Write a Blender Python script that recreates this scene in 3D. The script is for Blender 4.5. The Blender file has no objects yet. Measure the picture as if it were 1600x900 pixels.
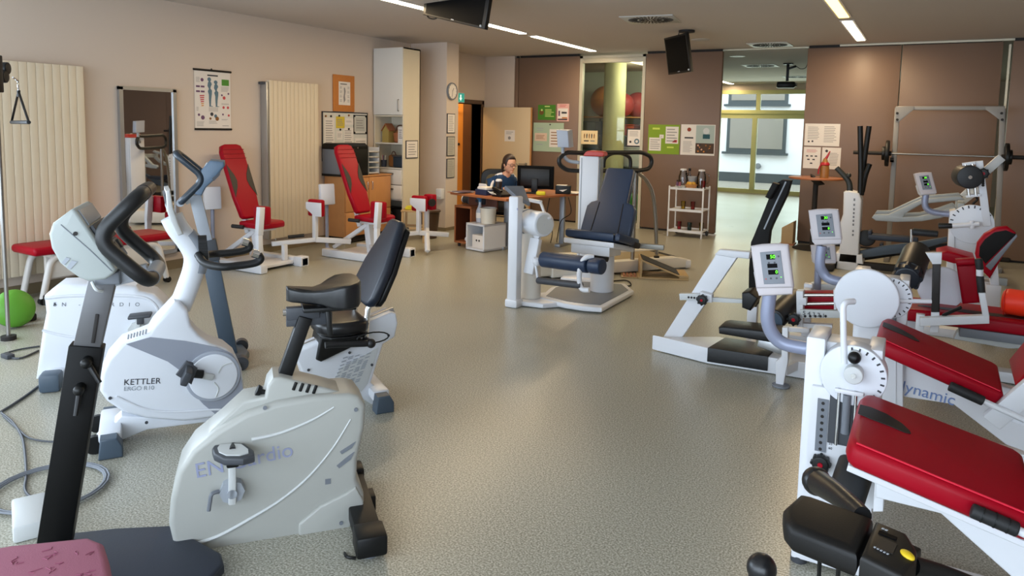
import bpy, bmesh, math, random
from mathutils import Vector, Matrix
random.seed(4)
SC = bpy.context.scene
COL = SC.collection
V = Vector

# ------------------------------------------------------------------ camera
CF, CY, CPITCH, CROLL, CYAW, CH = 1138.15, 312.59, .0995883, .0199993, -.518355, 1.62
_F = V((math.sin(CYAW)*math.cos(CPITCH), math.cos(CYAW)*math.cos(CPITCH), -math.sin(CPITCH)))
_R0 = V((math.cos(CYAW), -math.sin(CYAW), 0)); _U0 = _R0.cross(_F)
_R = math.cos(CROLL)*_R0+math.sin(CROLL)*_U0
_U = -math.sin(CROLL)*_R0+math.cos(CROLL)*_U0
EYE = V((0, 0, CH))
cd = bpy.data.cameras.new('camera'); cam = bpy.data.objects.new('camera', cd); COL.objects.link(cam)
cd.sensor_width = 36; cd.lens = CF/1600*36; cd.shift_y = -(450-CY)/1600; cd.clip_start = .05
cam.matrix_world = Matrix(((_R.x, _U.x, -_F.x, 0), (_R.y, _U.y, -_F.y, 0), (_R.z, _U.z, -_F.z, CH), (0, 0, 0, 1)))
SC.camera = cam

# ------------------------------------------------------------------ light
SC.view_settings.view_transform = 'Standard'; SC.view_settings.look = 'None'
SC.view_settings.gamma = 1; SC.view_settings.use_curve_mapping = False
SC.view_settings.exposure = EXPOSURE = 0.12
w = bpy.data.worlds.new('sky'); SC.world = w; w.use_nodes = True
w.node_tree.nodes['Background'].inputs[0].default_value = (.82, .91, 1, 1)
w.node_tree.nodes['Background'].inputs[1].default_value = 3.6


def area(name, loc, d, sx, sy, power, col):
    l = bpy.data.lights.new(name, 'AREA'); l.shape = 'RECTANGLE'; l.size = sx; l.size_y = sy; l.energy = power; l.color = col
    o = bpy.data.objects.new(name, l); COL.objects.link(o); o.location = loc
    o.rotation_euler = V(d).to_track_quat('-Z', 'Y').to_euler(); return o


DAY = (.66, .82, 1.0); WARM = (1.0, .74, .44)
area('window_daylight', (-2.0, -1.9, 1.5), (0, 1, .08), 8.5, 2.2, 175, DAY)
area('side_window_daylight', (-7.0, .6, 1.6), (1, 0.1, .05), 4.0, 1.8, 135, DAY)
area('courtyard_daylight', (-3.5, 19.4, 1.4), (0, -1, -.15), 5.0, 2.3, 60, (.8, 1, .85))


def glow(name, loc, power, col=WARM, r=.1):
    l = bpy.data.lights.new(name, 'POINT'); l.energy = power; l.color = col; l.shadow_soft_size = r
    o = bpy.data.objects.new(name, l); COL.objects.link(o); o.location = loc; return o


glow('corridor_light', (-8.2, 10.9, 2.6), 45, (1, .62, .25), .15)
glow('storage_light', (-4.6, 13.2, 2.6), 26, (1, .95, .7), .2)

# ------------------------------------------------------------------ materials


def lin(c):
    return c/12.92 if c <= .04045 else ((c+.055)/1.055)**2.4


def rgb(h):
    if isinstance(h, str):
        h = [int(h[i:i+2], 16)/255 for i in (0, 2, 4)]
    return tuple(lin(c) for c in h)+(1,)


def mat(name, h, rough=.5, metal=0, emit=None, estr=0, bump=0, bscale=200, var=0, vscale=3, spec=.5, coat=0, trans=0):
    m = bpy.data.materials.new(name); m.use_nodes = True; nt = m.node_tree; b = nt.nodes['Principled BSDF']
    b.inputs['Base Color'].default_value = rgb(h); b.inputs['Roughness'].default_value = rough
    b.inputs['Metallic'].default_value = metal; b.inputs['Specular IOR Level'].default_value = spec
    if coat: b.inputs['Coat Weight'].default_value = coat; b.inputs['Coat Roughness'].default_value = .15
    if trans: b.inputs['Transmission Weight'].default_value = trans
    if emit: b.inputs['Emission Color'].default_value = rgb(emit); b.inputs['Emission Strength'].default_value = estr
    if bump or var:
        tc = nt.nodes.new('ShaderNodeTexCoord'); n = nt.nodes.new('ShaderNodeTexNoise')
        nt.links.new(tc.outputs['Object'], n.inputs['Vector'])
    if bump:
        n.inputs['Scale'].default_value = bscale
        bp = nt.nodes.new('ShaderNodeBump'); bp.inputs['Strength'].default_value = bump; bp.inputs['Distance'].default_value = .002
        nt.links.new(n.outputs['Fac'], bp.inputs['Height']); nt.links.new(bp.outputs['Normal'], b.inputs['Normal'])
    if var:
        n2 = nt.nodes.new('ShaderNodeTexNoise'); n2.inputs['Scale'].default_value = vscale; n2.inputs['Detail'].default_value = 4
        nt.links.new(tc.outputs['Object'], n2.inputs['Vector'])
        mx = nt.nodes.new('ShaderNodeMix'); mx.data_type = 'RGBA'
        c = rgb(h); mx.inputs[6].default_value = tuple(x*(1-var) for x in c[:3])+(1,)
        mx.inputs[7].default_value = tuple(min(1, x*(1+var)) for x in c[:3])+(1,)
        nt.links.new(n2.outputs['Fac'], mx.inputs[0]); nt.links.new(mx.outputs[2], b.inputs['Base Color'])
    return m


class MM:
    wall = mat('wall_paint', 'd0c1b3', .8, bump=.15, bscale=120)
    ceil = mat('ceiling_paint', 'c6bfb8', .9)
    panel = mat('brown_panel', '79604f', .45, var=.03)
    panel_edge = mat('panel_edge', 'd8d2bc', .4)
    dark = mat('dark_gap', '1c1816', .7)
    skirt = mat('skirting', '7d6f55', .5)
    white = mat('white_powder_coat', 'd9dbe0', .35, bump=.05, bscale=400)
    white2 = mat('white_plastic', 'd7dbe2', .32)
    cream = mat('radiator_cream', 'd8cab2', .4)
    grey = mat('grey_plastic', '9aa0a8', .4)
    lgrey = mat('light_grey_plastic', 'c3c6c6', .42)
    mgrey = mat('mid_grey', '70757d', .45)
    dgrey = mat('dark_grey', '3b3e44', .5)
    frontgrey = mat('warm_grey_plastic', 'a6a7a2', .4)
    steel = mat('brushed_steel', '9c9a96', .3, .9)
    chrome = mat('chrome', 'd4d4d4', .12, 1)
    alu = mat('aluminium', 'aeb0b2', .35, .8)
    black = mat('black_plastic', '0b0c0d', .42, spec=.35)
    rubber = mat('black_rubber', '17181a', .6, bump=.3, bscale=90)
    foam = mat('black_foam', '101215', .45, bump=.1, bscale=300)
    vinylb = mat('black_vinyl', '0e0f12', .33, bump=.12, bscale=250)
    padk = mat('matt_black_pad', '0b0a09', .65, bump=.1, bscale=250, spec=.25)
    navy = mat('navy_vinyl', '20324c', .42, bump=.1, bscale=250)
    navyp = mat('navy_plastic', '43515f', .45)
    red = mat('red_vinyl', '9a041c', .42, bump=.12, bscale=220, spec=.18)
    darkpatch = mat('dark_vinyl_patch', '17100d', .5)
    wood = mat('beech_wood', 'c28a56', .45, var=.12, vscale=8)
    wood2 = mat('cherry_wood', 'a3643f', .4, var=.12, vscale=8)
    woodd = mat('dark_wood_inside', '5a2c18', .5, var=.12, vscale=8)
    plywood = mat('plywood', 'b09468', .5, var=.1, vscale=8)
    paper = mat('paper', 'e2dcd6', .8)
    ink = mat('ink', '3a3a40', .8)
    greyink = mat('grey_ink', '8d8a8a', .8)
    green = mat('green_card', '7d9c1e', .7)
    dgreen = mat('dark_green_card', '3f7a1c', .7)
    glassboard = mat('pale_green_board', 'a9bda6', .25)
    cork = mat('orange_card', 'c07a3a', .8, var=.1, vscale=30)
    yellow = mat('yellow', 'd8cf2c', .7)
    gball = mat('green_rubber', '5a9a2c', .5, bump=.5, bscale=60)
    skin = mat('skin', 'd8a68a', .5)
    hair = mat('dark_brown_hair', '2c1b15', .5, bump=.6, bscale=180)
    jacket = mat('navy_jacket', '173f68', .75, bump=.2, bscale=200)
    jwhite = mat('white_sleeve_stripe', 'e6e6ea', .75)
    ledg = mat('green_led', '3cff1e', .5, emit='6cff28', estr=2.0)
    ledr = mat('red_led', 'a04040', .5, emit='d03030', estr=.15)
    screen = mat('dark_screen', '030304', .6, spec=.1)
    lamp = mat('lamp_diffuser', 'fff6d8', .5, emit='fff3d2', estr=9)
    lampy = mat('warm_lamp_diffuser', 'ffe9a0', .5, emit='ffd877', estr=4)
    orangeball = mat('orange_ball', 'c07a36', .5)
    redball = mat('red_ball', 'a83a3c', .5)
    bin = mat('brown_bin', '4a3626', .3)
    blue = mat('blue_cap', '1a5f8a', .4)
    lime = mat('lime_frame', 'd6d79a', .45)
    yellowcol = mat('cream_column', 'ddd8a8', .6)
    stone = mat('gravel', '8c8880', .9, bump=1, bscale=12, var=.35, vscale=14)
    extw = mat('white_render', 'e9edf6', .8)
    anth = mat('anthracite', '3c444c', .5)
    extglass = mat('window_reflection', '8a8682', .08)
    redfoam = mat('orange_red_cushion', 'ff3a1c', .4)
    pinkfab = mat('pink_fabric', '96586c', .8, bump=.2, bscale=260)
    mauve = mat('mauve_pattern', '8d4a62', .8)
    exitg = mat('exit_green', '2f9a8a', .5, emit='3fb09c', estr=.5)
    exitw = mat('exit_white', 'ffffff', .5, emit='e8fff8', estr=.8)
    orange = mat('orange_door', 'dfa050', .5)
    door = mat('beige_door', 'cdb795', .5)
    bluel = mat('faint_blue_letter', '9298b6', .5)


def glass(name, tint=(1, 1, 1), refl=.5, rough=0.0):
    m = bpy.data.materials.new(name); m.use_nodes = True; nt = m.node_tree; nt.nodes.clear()
    o = nt.nodes.new('ShaderNodeOutputMaterial'); mx = nt.nodes.new('ShaderNodeMixShader'); t = nt.nodes.new('ShaderNodeBsdfTransparent')
    g = nt.nodes.new('ShaderNodeBsdfGlossy'); f = nt.nodes.new('ShaderNodeFresnel'); f.inputs[0].default_value = 1.5
    k = nt.nodes.new('ShaderNodeMath'); k.operation = 'MULTIPLY'; k.inputs[1].default_value = refl*2
    nt.links.new(f.outputs[0], k.inputs[0]); nt.links.new(k.outputs[0], mx.inputs[0])
    t.inputs[0].default_value = tint+(1,); g.inputs['Roughness'].default_value = rough
    nt.links.new(t.outputs[0], mx.inputs[1]); nt.links.new(g.outputs[0], mx.inputs[2]); nt.links.new(mx.outputs[0], o.inputs[0])
    return m


MM.pane = glass('clear_pane', (.95, .98, .93), .5)
MM.clear = glass('clear_plastic', (.9, .92, .95), .9, .05)


def cglass(n, t): return glass(n, t, .8, .05)


MM.gl_y = cglass('yellow_glass', (.85, .75, .1)); MM.gl_r = cglass('red_glass', (.8, .15, .15)); MM.gl_p = cglass('pink_glass', (.85, .2, .4))
MM.gl_b = cglass('teal_glass', (.1, .45, .5))


def floor_material():
    m = bpy.data.materials.new('speckled_vinyl_floor'); m.use_nodes = True; nt = m.node_tree; b = nt.nodes['Principled BSDF']
    N = nt.nodes.new; L = nt.links.new
    tc = N('ShaderNodeTexCoord')
    n1 = N('ShaderNodeTexNoise'); n1.inputs['Scale'].default_value = 130; n1.inputs['Detail'].default_value = 2
    L(tc.outputs['Object'], n1.inputs['Vector'])
    r1 = N('ShaderNodeValToRGB'); e = r1.color_ramp.elements
    e[0].position = .32; e[0].color = rgb('747264'); e[1].position = .68; e[1].color = rgb('c5c3b8')
    q = r1.color_ramp.elements.new(.5); q.color = rgb('9e9c8e')
    L(n1.outputs['Fac'], r1.inputs[0])
    n2 = N('ShaderNodeTexNoise'); n2.inputs['Scale'].default_value = 1.3; n2.inputs['Detail'].default_value = 5
    L(tc.outputs['Object'], n2.inputs['Vector'])
    L(r1.outputs[0], b.inputs['Base Color'])
    mr = N('ShaderNodeMapRange'); mr.inputs[3].default_value = .24; mr.inputs[4].default_value = .36
    L(n2.outputs['Fac'], mr.inputs[0]); L(mr.outputs[0], b.inputs['Roughness'])
    b.inputs['Specular IOR Level'].default_value = .5
    return m


MM.floor = floor_material()


def tread_material():
    m = mat('diamond_tread_rubber', '0f1114', .4); nt = m.node_tree; b = nt.nodes['Principled BSDF']
    tc = nt.nodes.new('ShaderNodeTexCoord'); k = nt.nodes.new('ShaderNodeTexChecker'); k.inputs['Scale'].default_value = 28
    mp = nt.nodes.new('ShaderNodeMapping'); mp.inputs['Rotation'].default_value = (.6, .6, .785)
    nt.links.new(tc.outputs['Object'], mp.inputs[0]); nt.links.new(mp.outputs[0], k.inputs[0])
    bp = nt.nodes.new('ShaderNodeBump'); bp.inputs['Strength'].default_value = .8; bp.inputs['Distance'].default_value = .004
    nt.links.new(k.outputs['Fac'], bp.inputs['Height']); nt.links.new(bp.outputs['Normal'], b.inputs['Normal'])
    return m


MM.tread = tread_material()

# ------------------------------------------------------------------ helpers


def ray(px, py): return _F+_R*((px-800)/CF)-_U*((py-CY)/CF)


def hit(px, py, axis, val):
    d = ray(px, py); t = (val-EYE[axis])/d[axis]; return EYE+d*t


def WX(px, py, x): return hit(px, py, 0, x)
def WY(px, py, y): return hit(px, py, 1, y)
def WZ(px, py, z=0): return hit(px, py, 2, z)


class Fr:
    """a thing: an Empty standing at loc, turned by ang degrees, with helpers from photo pixels to its own coordinates"""
    def __init__(s, name, label, cat, loc, ang=0, group=None):
        s.o = bpy.data.objects.new(name, None); COL.objects.link(s.o); s.o.empty_display_size = .1
        loc = V(loc); a = math.radians(ang); s.c, s.s = math.cos(a), math.sin(a); s.loc = loc
        s.o.location = loc; s.o.rotation_euler = (0, 0, a)
        s.o['label'] = label; s.o['category'] = cat
        if group: s.o['group'] = group

    def L(s, P):
        d = P-s.loc; return V((d.x*s.c+d.y*s.s, -d.x*s.s+d.y*s.c, d.z))

    def W(s, p): return s.loc+V((p[0]*s.c-p[1]*s.s, p[0]*s.s+p[1]*s.c, p[2]))

    def _r(s, px, py):
        d = ray(px, py); return V((d.x*s.c+d.y*s.s, -d.x*s.s+d.y*s.c, d.z)), s.L(EYE)

    def h(s, px, py, ax, val):
        d, e = s._r(px, py); t = (val-e[ax])/d[ax]; return e+d*t

    def y(s, px, py, y=0): return s.h(px, py, 1, y)
    def x(s, px, py, x=0): return s.h(px, py, 0, x)
    def z(s, px, py, z=0): return s.h(px, py, 2, z)
    def ys(s, pts, y=0): return [s.h(a, b, 1, y) for a, b in pts]
    def zs(s, pts, z=0): return [s.h(a, b, 2, z) for a, b in pts]
    def xs(s, pts, x=0): return [s.h(a, b, 0, x) for a, b in pts]


def fillet(pts, r, k=6, closed=False):
    out = []; n = len(pts); pts = [V(p) for p in pts]
    for i, p in enumerate(pts):
        if not closed and i in (0, n-1): out.append(p); continue
        a = pts[i-1]; b = pts[(i+1) % n]; da = a-p; db = b-p
        rr = min(r, da.length*.49, db.length*.49)
        if rr < 1e-5: out.append(p); continue
        A = p+da.normalized()*rr; Bb = p+db.normalized()*rr
        for j in range(k+1):
            t = j/k; out.append(A*(1-t)**2+p*2*t*(1-t)+Bb*t*t)
    return out


def smoothpts(pts, k=6):
    pts = [V(p) for p in pts]; out = []
    for i in range(len(pts)-1):
        p0 = pts[max(i-1, 0)]; p1 = pts[i]; p2 = pts[i+1]; p3 = pts[min(i+2, len(pts)-1)]
        for j in range(k):
            t = j/k
            out.append(.5*((2*p1)+(p2-p0)*t+(2*p0-5*p1+4*p2-p3)*t*t+(3*p1-p0-3*p2+p3)*t**3))
    out.append(pts[-1]); return out


class B:
    """collects shapes and links them as one mesh"""
    def __init__(s): s.v = []; s.f = []

    def add(s, bm):
        bm.verts.index_update(); k = len(s.v)
        s.v += [tuple(v.co) for v in bm.verts]; s.f += [[k+v.index for v in f.verts] for f in bm.faces]; bm.free(); return s

    def ext(s, pts, vec, bev=0, seg=3, caps=True):
        """planar outline pushed along vec"""
        bm = bmesh.new(); pts = [V(p) for p in pts]; vec = V(vec)
        a = [bm.verts.new(p) for p in pts]; b = [bm.verts.new(p+vec) for p in pts]; n = len(pts)
        f1 = bm.faces.new(a); f2 = bm.faces.new(b[::-1])
        for i in range(n): bm.faces.new((a[i-1], a[i], b[i], b[i-1]))
        bmesh.ops.recalc_face_normals(bm, faces=bm.faces[:])
        if bev:
            ed = (set(f1.edges) | set(f2.edges)) if caps else bm.edges[:]
            bmesh.ops.bevel(bm, geom=list(ed), offset=bev, segments=seg, profile=.5, affect='EDGES', clamp_overlap=True)
        return s.add(bm)

    def pr(s, pts, y0, y1, bev=0, seg=3, caps=True):
        """side outline (x,z) made solid between local y0 and y1"""
        P = [V((p[0], y0, p[-1])) for p in pts]; return s.ext(P, (0, y1-y0, 0), bev, seg, caps)

    def sl(s, pts, z0, z1, bev=0, seg=3, caps=True):
        P = [V((p[0], p[1], z0)) for p in pts]; return s.ext(P, (0, 0, z1-z0), bev, seg, caps)

    def box(s, c, d, bev=0, rot=None, seg=2):
        bm = bmesh.new(); bmesh.ops.create_cube(bm, size=1)
        bmesh.ops.scale(bm, vec=V(d), verts=bm.verts)
        if bev: bmesh.ops.bevel(bm, geom=bm.edges[:], offset=bev, segments=seg, profile=.5, affect='EDGES', clamp_overlap=True)
        if rot is not None:
            m = rot if isinstance(rot, Matrix) else Matrix.Rotation(rot[2], 3, 'Z') @ Matrix.Rotation(rot[1], 3, 'Y') @ Matrix.Rotation(rot[0], 3, 'X')
            bmesh.ops.transform(bm, matrix=m.to_4x4(), verts=bm.verts)
        bmesh.ops.translate(bm, vec=V(c), verts=bm.verts); return s.add(bm)

    def bx(s, x0, x1, y0, y1, z0, z1, bev=0):
        return s.box(((x0+x1)/2, (y0+y1)/2, (z0+z1)/2), (abs(x1-x0), abs(y1-y0), abs(z1-z0)), bev)

    def bar(s, p, q, w, h, bev=.004, up=(0, 1, 0)):
        """rectangular tube p to q; w across (side), h along up"""
        p, q = V(p), V(q); d = (q-p); z = d.normalized(); u = V(up); u = (u-z*u.dot(z))
        if u.length < 1e-4: u = V((1, 0, 0)); u = u-z*u.dot(z)
        u.normalize(); x = u.cross(z); m = Matrix((x, u, z)).transposed()
        return s.box((p+q)/2, (w, h, d.length), bev, m)

    def cyl(s, p, q, r, r2=None, bev=0, n=24):
        p, q = V(p), V(q); d = q-p; bm = bmesh.new()
        bmesh.ops.create_cone(bm, cap_ends=True, segments=n, radius1=r, radius2=r if r2 is None else r2, depth=d.length)
        if bev:
            ed = [e for e in bm.edges if any(len(f.verts) > 4 for f in e.link_faces)]
            bmesh.ops.bevel(bm, geom=ed, offset=bev, segments=3, profile=.5, affect='EDGES', clamp_overlap=True)
        m = d.to_track_quat('Z', 'Y').to_matrix().to_4x4(); m.translation = (p+q)/2
        bmesh.ops.transform(bm, matrix=m, verts=bm.verts); return s.add(bm)

    def sph(s, c, r, sc=(1, 1, 1), n=20, rot=None):
        bm = bmesh.new(); bmesh.ops.create_uvsphere(bm, u_segments=n, v_segments=max(8, n//2), radius=r)
        bmesh.ops.scale(bm, vec=V(sc), verts=bm.verts)
        if rot is not None: bmesh.ops.transform(bm, matrix=rot.to_4x4(), verts=bm.verts)
        bmesh.ops.translate(bm, vec=V(c), verts=bm.verts); return s.add(bm)

    def lathe(s, prof, o=(0, 0, 0), ax=(0, 0, 1), n=28):
        bm = bmesh.new(); q = V(ax).to_track_quat('Z', 'Y'); rings = []
        for r, z in prof:
            rings.append([bm.verts.new(V(o)+q @ V((r*math.cos(2*math.pi*i/n), r*math.sin(2*math.pi*i/n), z))) for i in range(n)])
        for a, b in zip(rings, rings[1:]):
            for i in range(n): bm.faces.new((a[i-1], a[i], b[i], b[i-1]))
        for rg in (rings[0], rings[-1]):
            bm.faces.new(rg)
        bmesh.ops.remove_doubles(bm, verts=bm.verts[:], dist=1e-6)
        bmesh.ops.recalc_face_normals(bm, faces=bm.faces[:]); return s.add(bm)

    def tube(s, pts, r, n=12, closed=False, r2=None, flat=1):
        bm = bmesh.new(); pts = [V(p) for p in pts]
        c = [pts[0]]
        for p in pts[1:]:
            if (p-c[-1]).length > 1e-5: c.append(p)
        pts = c; m = len(pts); rings = []; prev = None
        for i, p in enumerate(pts):
            a = pts[i-1] if (i > 0 or closed) else p; b = pts[(i+1) % m] if (i < m-1 or closed) else p
            t = (b-a).normalized()
            if prev is None:
                u = t.orthogonal().normalized()
                if abs(t.z) < .95: u = (V((0, 0, 1))-t*t.z).normalized()
            else:
                u = (prev-t*prev.dot(t)).normalized()
            prev = u; w_ = t.cross(u)
            rr = r if r2 is None else r+(r2-r)*i/(m-1)
            rings.append([bm.verts.new(p+(u*math.cos(2*math.pi*k/n)*flat+w_*math.sin(2*math.pi*k/n))*rr) for k in range(n)])
        pairs = list(zip(rings, rings[1:]))+([(rings[-1], rings[0])] if closed else [])
        for a, b in pairs:
            for k in range(n): bm.faces.new((a[k-1], a[k], b[k], b[k-1]))
        if not closed: bm.faces.new(rings[0]); bm.faces.new(rings[-1])
        bmesh.ops.recalc_face_normals(bm, faces=bm.faces[:]); return s.add(bm)

    def obj(s, name, m, parent=None, label=None, ang=35):
        me = bpy.data.meshes.new(name); me.from_pydata(s.v, [], s.f); me.update()
        me.shade_smooth(); me.set_sharp_from_angle(angle=math.radians(ang))
        o = bpy.data.objects.new(name, me); COL.objects.link(o); me.materials.append(m)
        if parent is not None: o.parent = parent.o if isinstance(parent, Fr) else parent
        if label: o['label'] = label
        return o


def struct(o): o['kind'] = 'structure'; return o


def tag(o, label, cat, group=None):
    o['label'] = label; o['category'] = cat
    if group: o['group'] = group
    return o


def dup(root, loc=None, rotz=None, label=None, group=None):
    r = root.copy(); COL.objects.link(r)
    if loc is not None: r.location = loc
    if rotz is not None: r.rotation_euler = (0, 0, rotz)
    if label: r['label'] = label
    if group: r['group'] = group
    for ch in list(root.children):
        c = ch.copy(); COL.objects.link(c); c.parent = r
        for g in list(ch.children):
            d = g.copy(); COL.objects.link(d); d.parent = c
    return r


def txt(body, size, pos, xd, ud, m, parent, name='lettering', align='LEFT', ext=.0006, sp=1):
    c = bpy.data.curves.new(name, 'FONT'); c.body = body; c.size = size; c.extrude = ext; c.align_x = align; c.align_y = 'CENTER'; c.space_character = sp
    o = bpy.data.objects.new(name, c); COL.objects.link(o); bpy.context.view_layer.update()
    me = bpy.data.meshes.new_from_object(o.evaluated_get(bpy.context.evaluated_depsgraph_get())); bpy.data.objects.remove(o); bpy.data.curves.remove(c)
    o = bpy.data.objects.new(name, me); COL.objects.link(o); me.materials.clear(); me.materials.append(m)
    x = V(xd).normalized(); u = V(ud); u = (u-x*u.dot(x)).normalized(); n = x.cross(u)
    mm = Matrix((x, u, n)).transposed().to_4x4(); mm.translation = V(pos)
    if parent is not None: o.parent = parent.o if isinstance(parent, Fr) else parent
    o.matrix_local = mm; return o


def circ(c, r, n=32, a0=0, a1=360, sx=1, sz=1):
    """circle points in the x-z plane"""
    return [V((c[0]+r*sx*math.cos(math.radians(a0+(a1-a0)*i/n)), 0, c[-1]+r*sz*math.sin(math.radians(a0+(a1-a0)*i/n)))) for i in range(n if a1-a0 == 360 else n+1)]


def rpoly(pts, r, k=4): return fillet([V((p[0], 0, p[-1])) if len(p) == 2 else V(p) for p in pts], r, k, True)
# ------------------------------------------------------------------ the room
H = 2.88
struct(B().bx(-9.5, 6, -2.2, 20.2, -.1, 0).obj('floor', MM.floor))
struct(B().bx(-9.5, 6, -2.2, 20.2, H, H+.15).obj('ceiling', MM.ceil))
b = B(); X0, X1 = -7.32, -7.12
b.bx(X0, X1, -2.2, -1.5, 0, H).bx(X0, X1, -1.5, 2.6, 0, .7).bx(X0, X1, -1.5, 2.6, 2.6, H).bx(X0, X1, 2.6, 10.4, 0, H)
b.bx(X0, X1, 10.4, 11.28, 2.02, H).bx(X0, X1, 11.28, 20.0, 0, H)
struct(b.obj('wall_left', MM.wall))
b = B(); b.bx(-7.32, 6, -2.2, -2.0, 0, .4).bx(-7.32, 6, -2.2, -2, 2.65, H).bx(-7.32, -6.4, -2.2, -2, .4, 2.65).bx(2.4, 6, -2.2, -2, .4, 2.65)
struct(b.obj('wall_front', MM.wall))
struct(B().bx(4.2, 4.4, -2.2, 20, 0, H).obj('wall_right', MM.wall))
struct(B().bx(-7.12, -6.5, 11.4, 11.55, 0, H).obj('wall_back', MM.wall))
struct(B().bx(-7.115, -6.43, 9.2, 9.52, 0, H).obj('wall_column', MM.wall))
b = B().bx(-7.118, -7.106, -1.9, 9.2, 0, .1)
struct(b.obj('baseboard_left', MM.skirt))
struct(B().bx(-7.1, -6.43, 9.188, 9.2, 0, .05).bx(-6.43, -6.418, 9.2, 9.52, 0, .05).obj('baseboard_column', MM.skirt))
# window frames behind the camera
b = B()
for x in (-6.4, -4.2, -2.0, .2, 2.34): b.bx(x, x+.06, -2.15, -2.05, .4, 2.65)
b.bx(-6.4, 2.4, -2.15, -2.05, .4, .46).bx(-6.4, 2.4, -2.15, -2.05, 2.59, 2.65)
struct(b.obj('window_1', MM.white))
b = B()
for y in (-1.5, .5, 2.54): b.bx(-7.27, -7.2, y, y+.06, .7, 2.6)
b.bx(-7.27, -7.2, -1.5, 2.6, .7, .76).bx(-7.27, -7.2, -1.5, 2.6, 2.54, 2.6)
struct(b.obj('window_2', MM.white))
# partition panels at the back
PB = 11.4


def panel(n, x0, x1, y=PB, z1=2.84):
    o = struct(B().bx(x0+.006, x1-.006, y, y+.09, .03, z1, .003).obj('wall_panel', MM.panel))
    e = B().bx(x0+.02, x1-.02, y+.02, y+.07, z1, H-.002).bx(x0+.02, x1-.02, y+.015, y+.075, .0, .03).obj('panel_seal', MM.dark, o)
    return o


panel(1, -6.5, -6.42); panel(2, -6.42, -5.23); panel(3, -4.07, -2.84); panel(4, -1.63, -.42); panel(5, -.42, .74)
panel(6, .83, 2.05, PB-.06); panel(7, 2.05, 4.2, PB-.06)
struct(B().bx(.79, .815, PB-.06, PB-.03, .02, 2.8).obj('trim_1', MM.panel_edge))
struct(B().bx(-1.2, 4.2, PB-.03, PB-.001, H-.03, H-.004).bx(-4.07, -1.63, PB+.1, PB+.13, H-.02, H-.002).obj('trim_2', MM.panel_edge))
struct(B().bx(-3.3, -2.82, PB-.04, PB+.02, 0, .018).obj('trim_3', MM.white))
# glazed bay
gx0, gx1 = -5.23, -4.07
b = B().bx(gx0, gx0+.05, PB, PB+.09, 0, 2.84).bx(gx1-.05, gx1, PB, PB+.09, 0, 2.84).bx(gx0, gx1, PB, PB+.09, 2.8, 2.84)
b.bx(gx0+.05, gx1-.05, PB+.01, PB+.08, 2.72, 2.8, .005).bx(gx0+.05, gx1-.05, PB, PB+.08, 0, .08)
o = struct(b.obj('window_3', mat('bay_frame', 'bdb7a4', .4)))
B().bx(gx0+.05, gx1-.05, PB+.03, PB+.036, .08, 2.8).obj('glass_pane', MM.pane, o)

# corridor behind the doorway in the left wall
struct(B().bx(-9.4, -9.3, 9, 13, 0, H).bx(-9.4, -7.34, 11.62, 11.7, 0, H).bx(-9.4, -7.32, 8.9, 9, 0, H).obj('wall_corridor', MM.wall))
b = B().bx(X0-.02, X1+.03, 10.33, 10.4, 0, 2.09).bx(X0-.02, X1+.03, 11.28, 11.34, 0, 2.09).bx(X0-.02, X1+.03, 10.33, 11.34, 2.02, 2.09)
o = struct(b.obj('trim_4', mat('door_frame_brown', '5b4636', .5)))
f = Fr('door', 'wide beige door standing open in front of the brown partition, paper notice on it', 'door', (-7.06, 11.3, 0), 0)
f.o['kind'] = 'thing'
B().bx(0, .98, -.04, 0, .02, 1.97, .003).obj('door_leaf', MM.door, f)
B().bx(.978, .988, -.042, .002, .02, 1.97).obj('edge_band', MM.wood, f)
b = B().cyl((.91, -.04, .98), (.91, -.055, .98), .024).tube(fillet([(.91, -.05, .98), (.91, -.095, .98), (.79, -.095, .98)], .02), .009)
b.obj('door_handle', MM.steel, f)
f = Fr('fire_door', 'orange lit corridor door seen through the doorway beside the column', 'door', (-7.62, 11.5, 0), 0)
B().bx(-1.0, .0, 0, .05, .02, 2.3).obj('door_leaf', MM.orange, f)
B().bx(.0, .28, -.05, .08, 0, 2.3).obj('jamb', mat('corridor_jamb', '6b4a35', .5), f)
B().cyl((-.12, -.005, 1.28), (-.12, -.02, 1.28), .025).obj('lock_plate', MM.dark, f)
B().bx(-.5, -.2, -.05, 0, 1.93, 1.98).tube([(-.25, -.06, 1.96), (-.05, -.14, 1.97)], .01).obj('door_closer', MM.steel, f)

# next room
struct(B().bx(-7.12, -5.05, 20.0, 20.15, 0, H).bx(-2.2, 4.3, 20.0, 20.15, 0, H).bx(-5.05, -2.2, 20.0, 20.15, 2.72, H).obj('wall_far', MM.wall))
b = B()
fx = [-5.05, -3.98, -2.28]
for z0, z1 in ((0, .1), (2.62, 2.72), (2.14, 2.2), (1.98, 2.1)): b.bx(-5.05, -2.2, 19.98, 20.1, z0, z1)
for x in (-5.05, -2.28): b.bx(x, x+.08, 19.98, 20.1, 0, 2.72)
b.bx(-4.12, -4.0, 19.96, 20.1, .1, 2.0).bx(-4.05, -3.95, 19.98, 20.1, 2.2, 2.62)
b.bx(-5.05, -2.2, 19.95, 20.1, 2.1, 2.16)
o = struct(b.obj('window_4', MM.lime))
B().bx(-4.97, -2.28, 20.04, 20.046, .1, 2.62).obj('glass_pane', MM.pane, o)
struct(B().bx(-9, 4, 20.2, 24.2, -.1, .02).obj('ground_courtyard', MM.stone))
ext = B().bx(-9, 3.5, 24, 24.2, .0, 5)
o = struct(ext.obj('wall_courtyard', MM.extw))
B().bx(-9, 3.5, 23.95, 24.0, 0, .32).obj('plinth', MM.anth, o)


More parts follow.
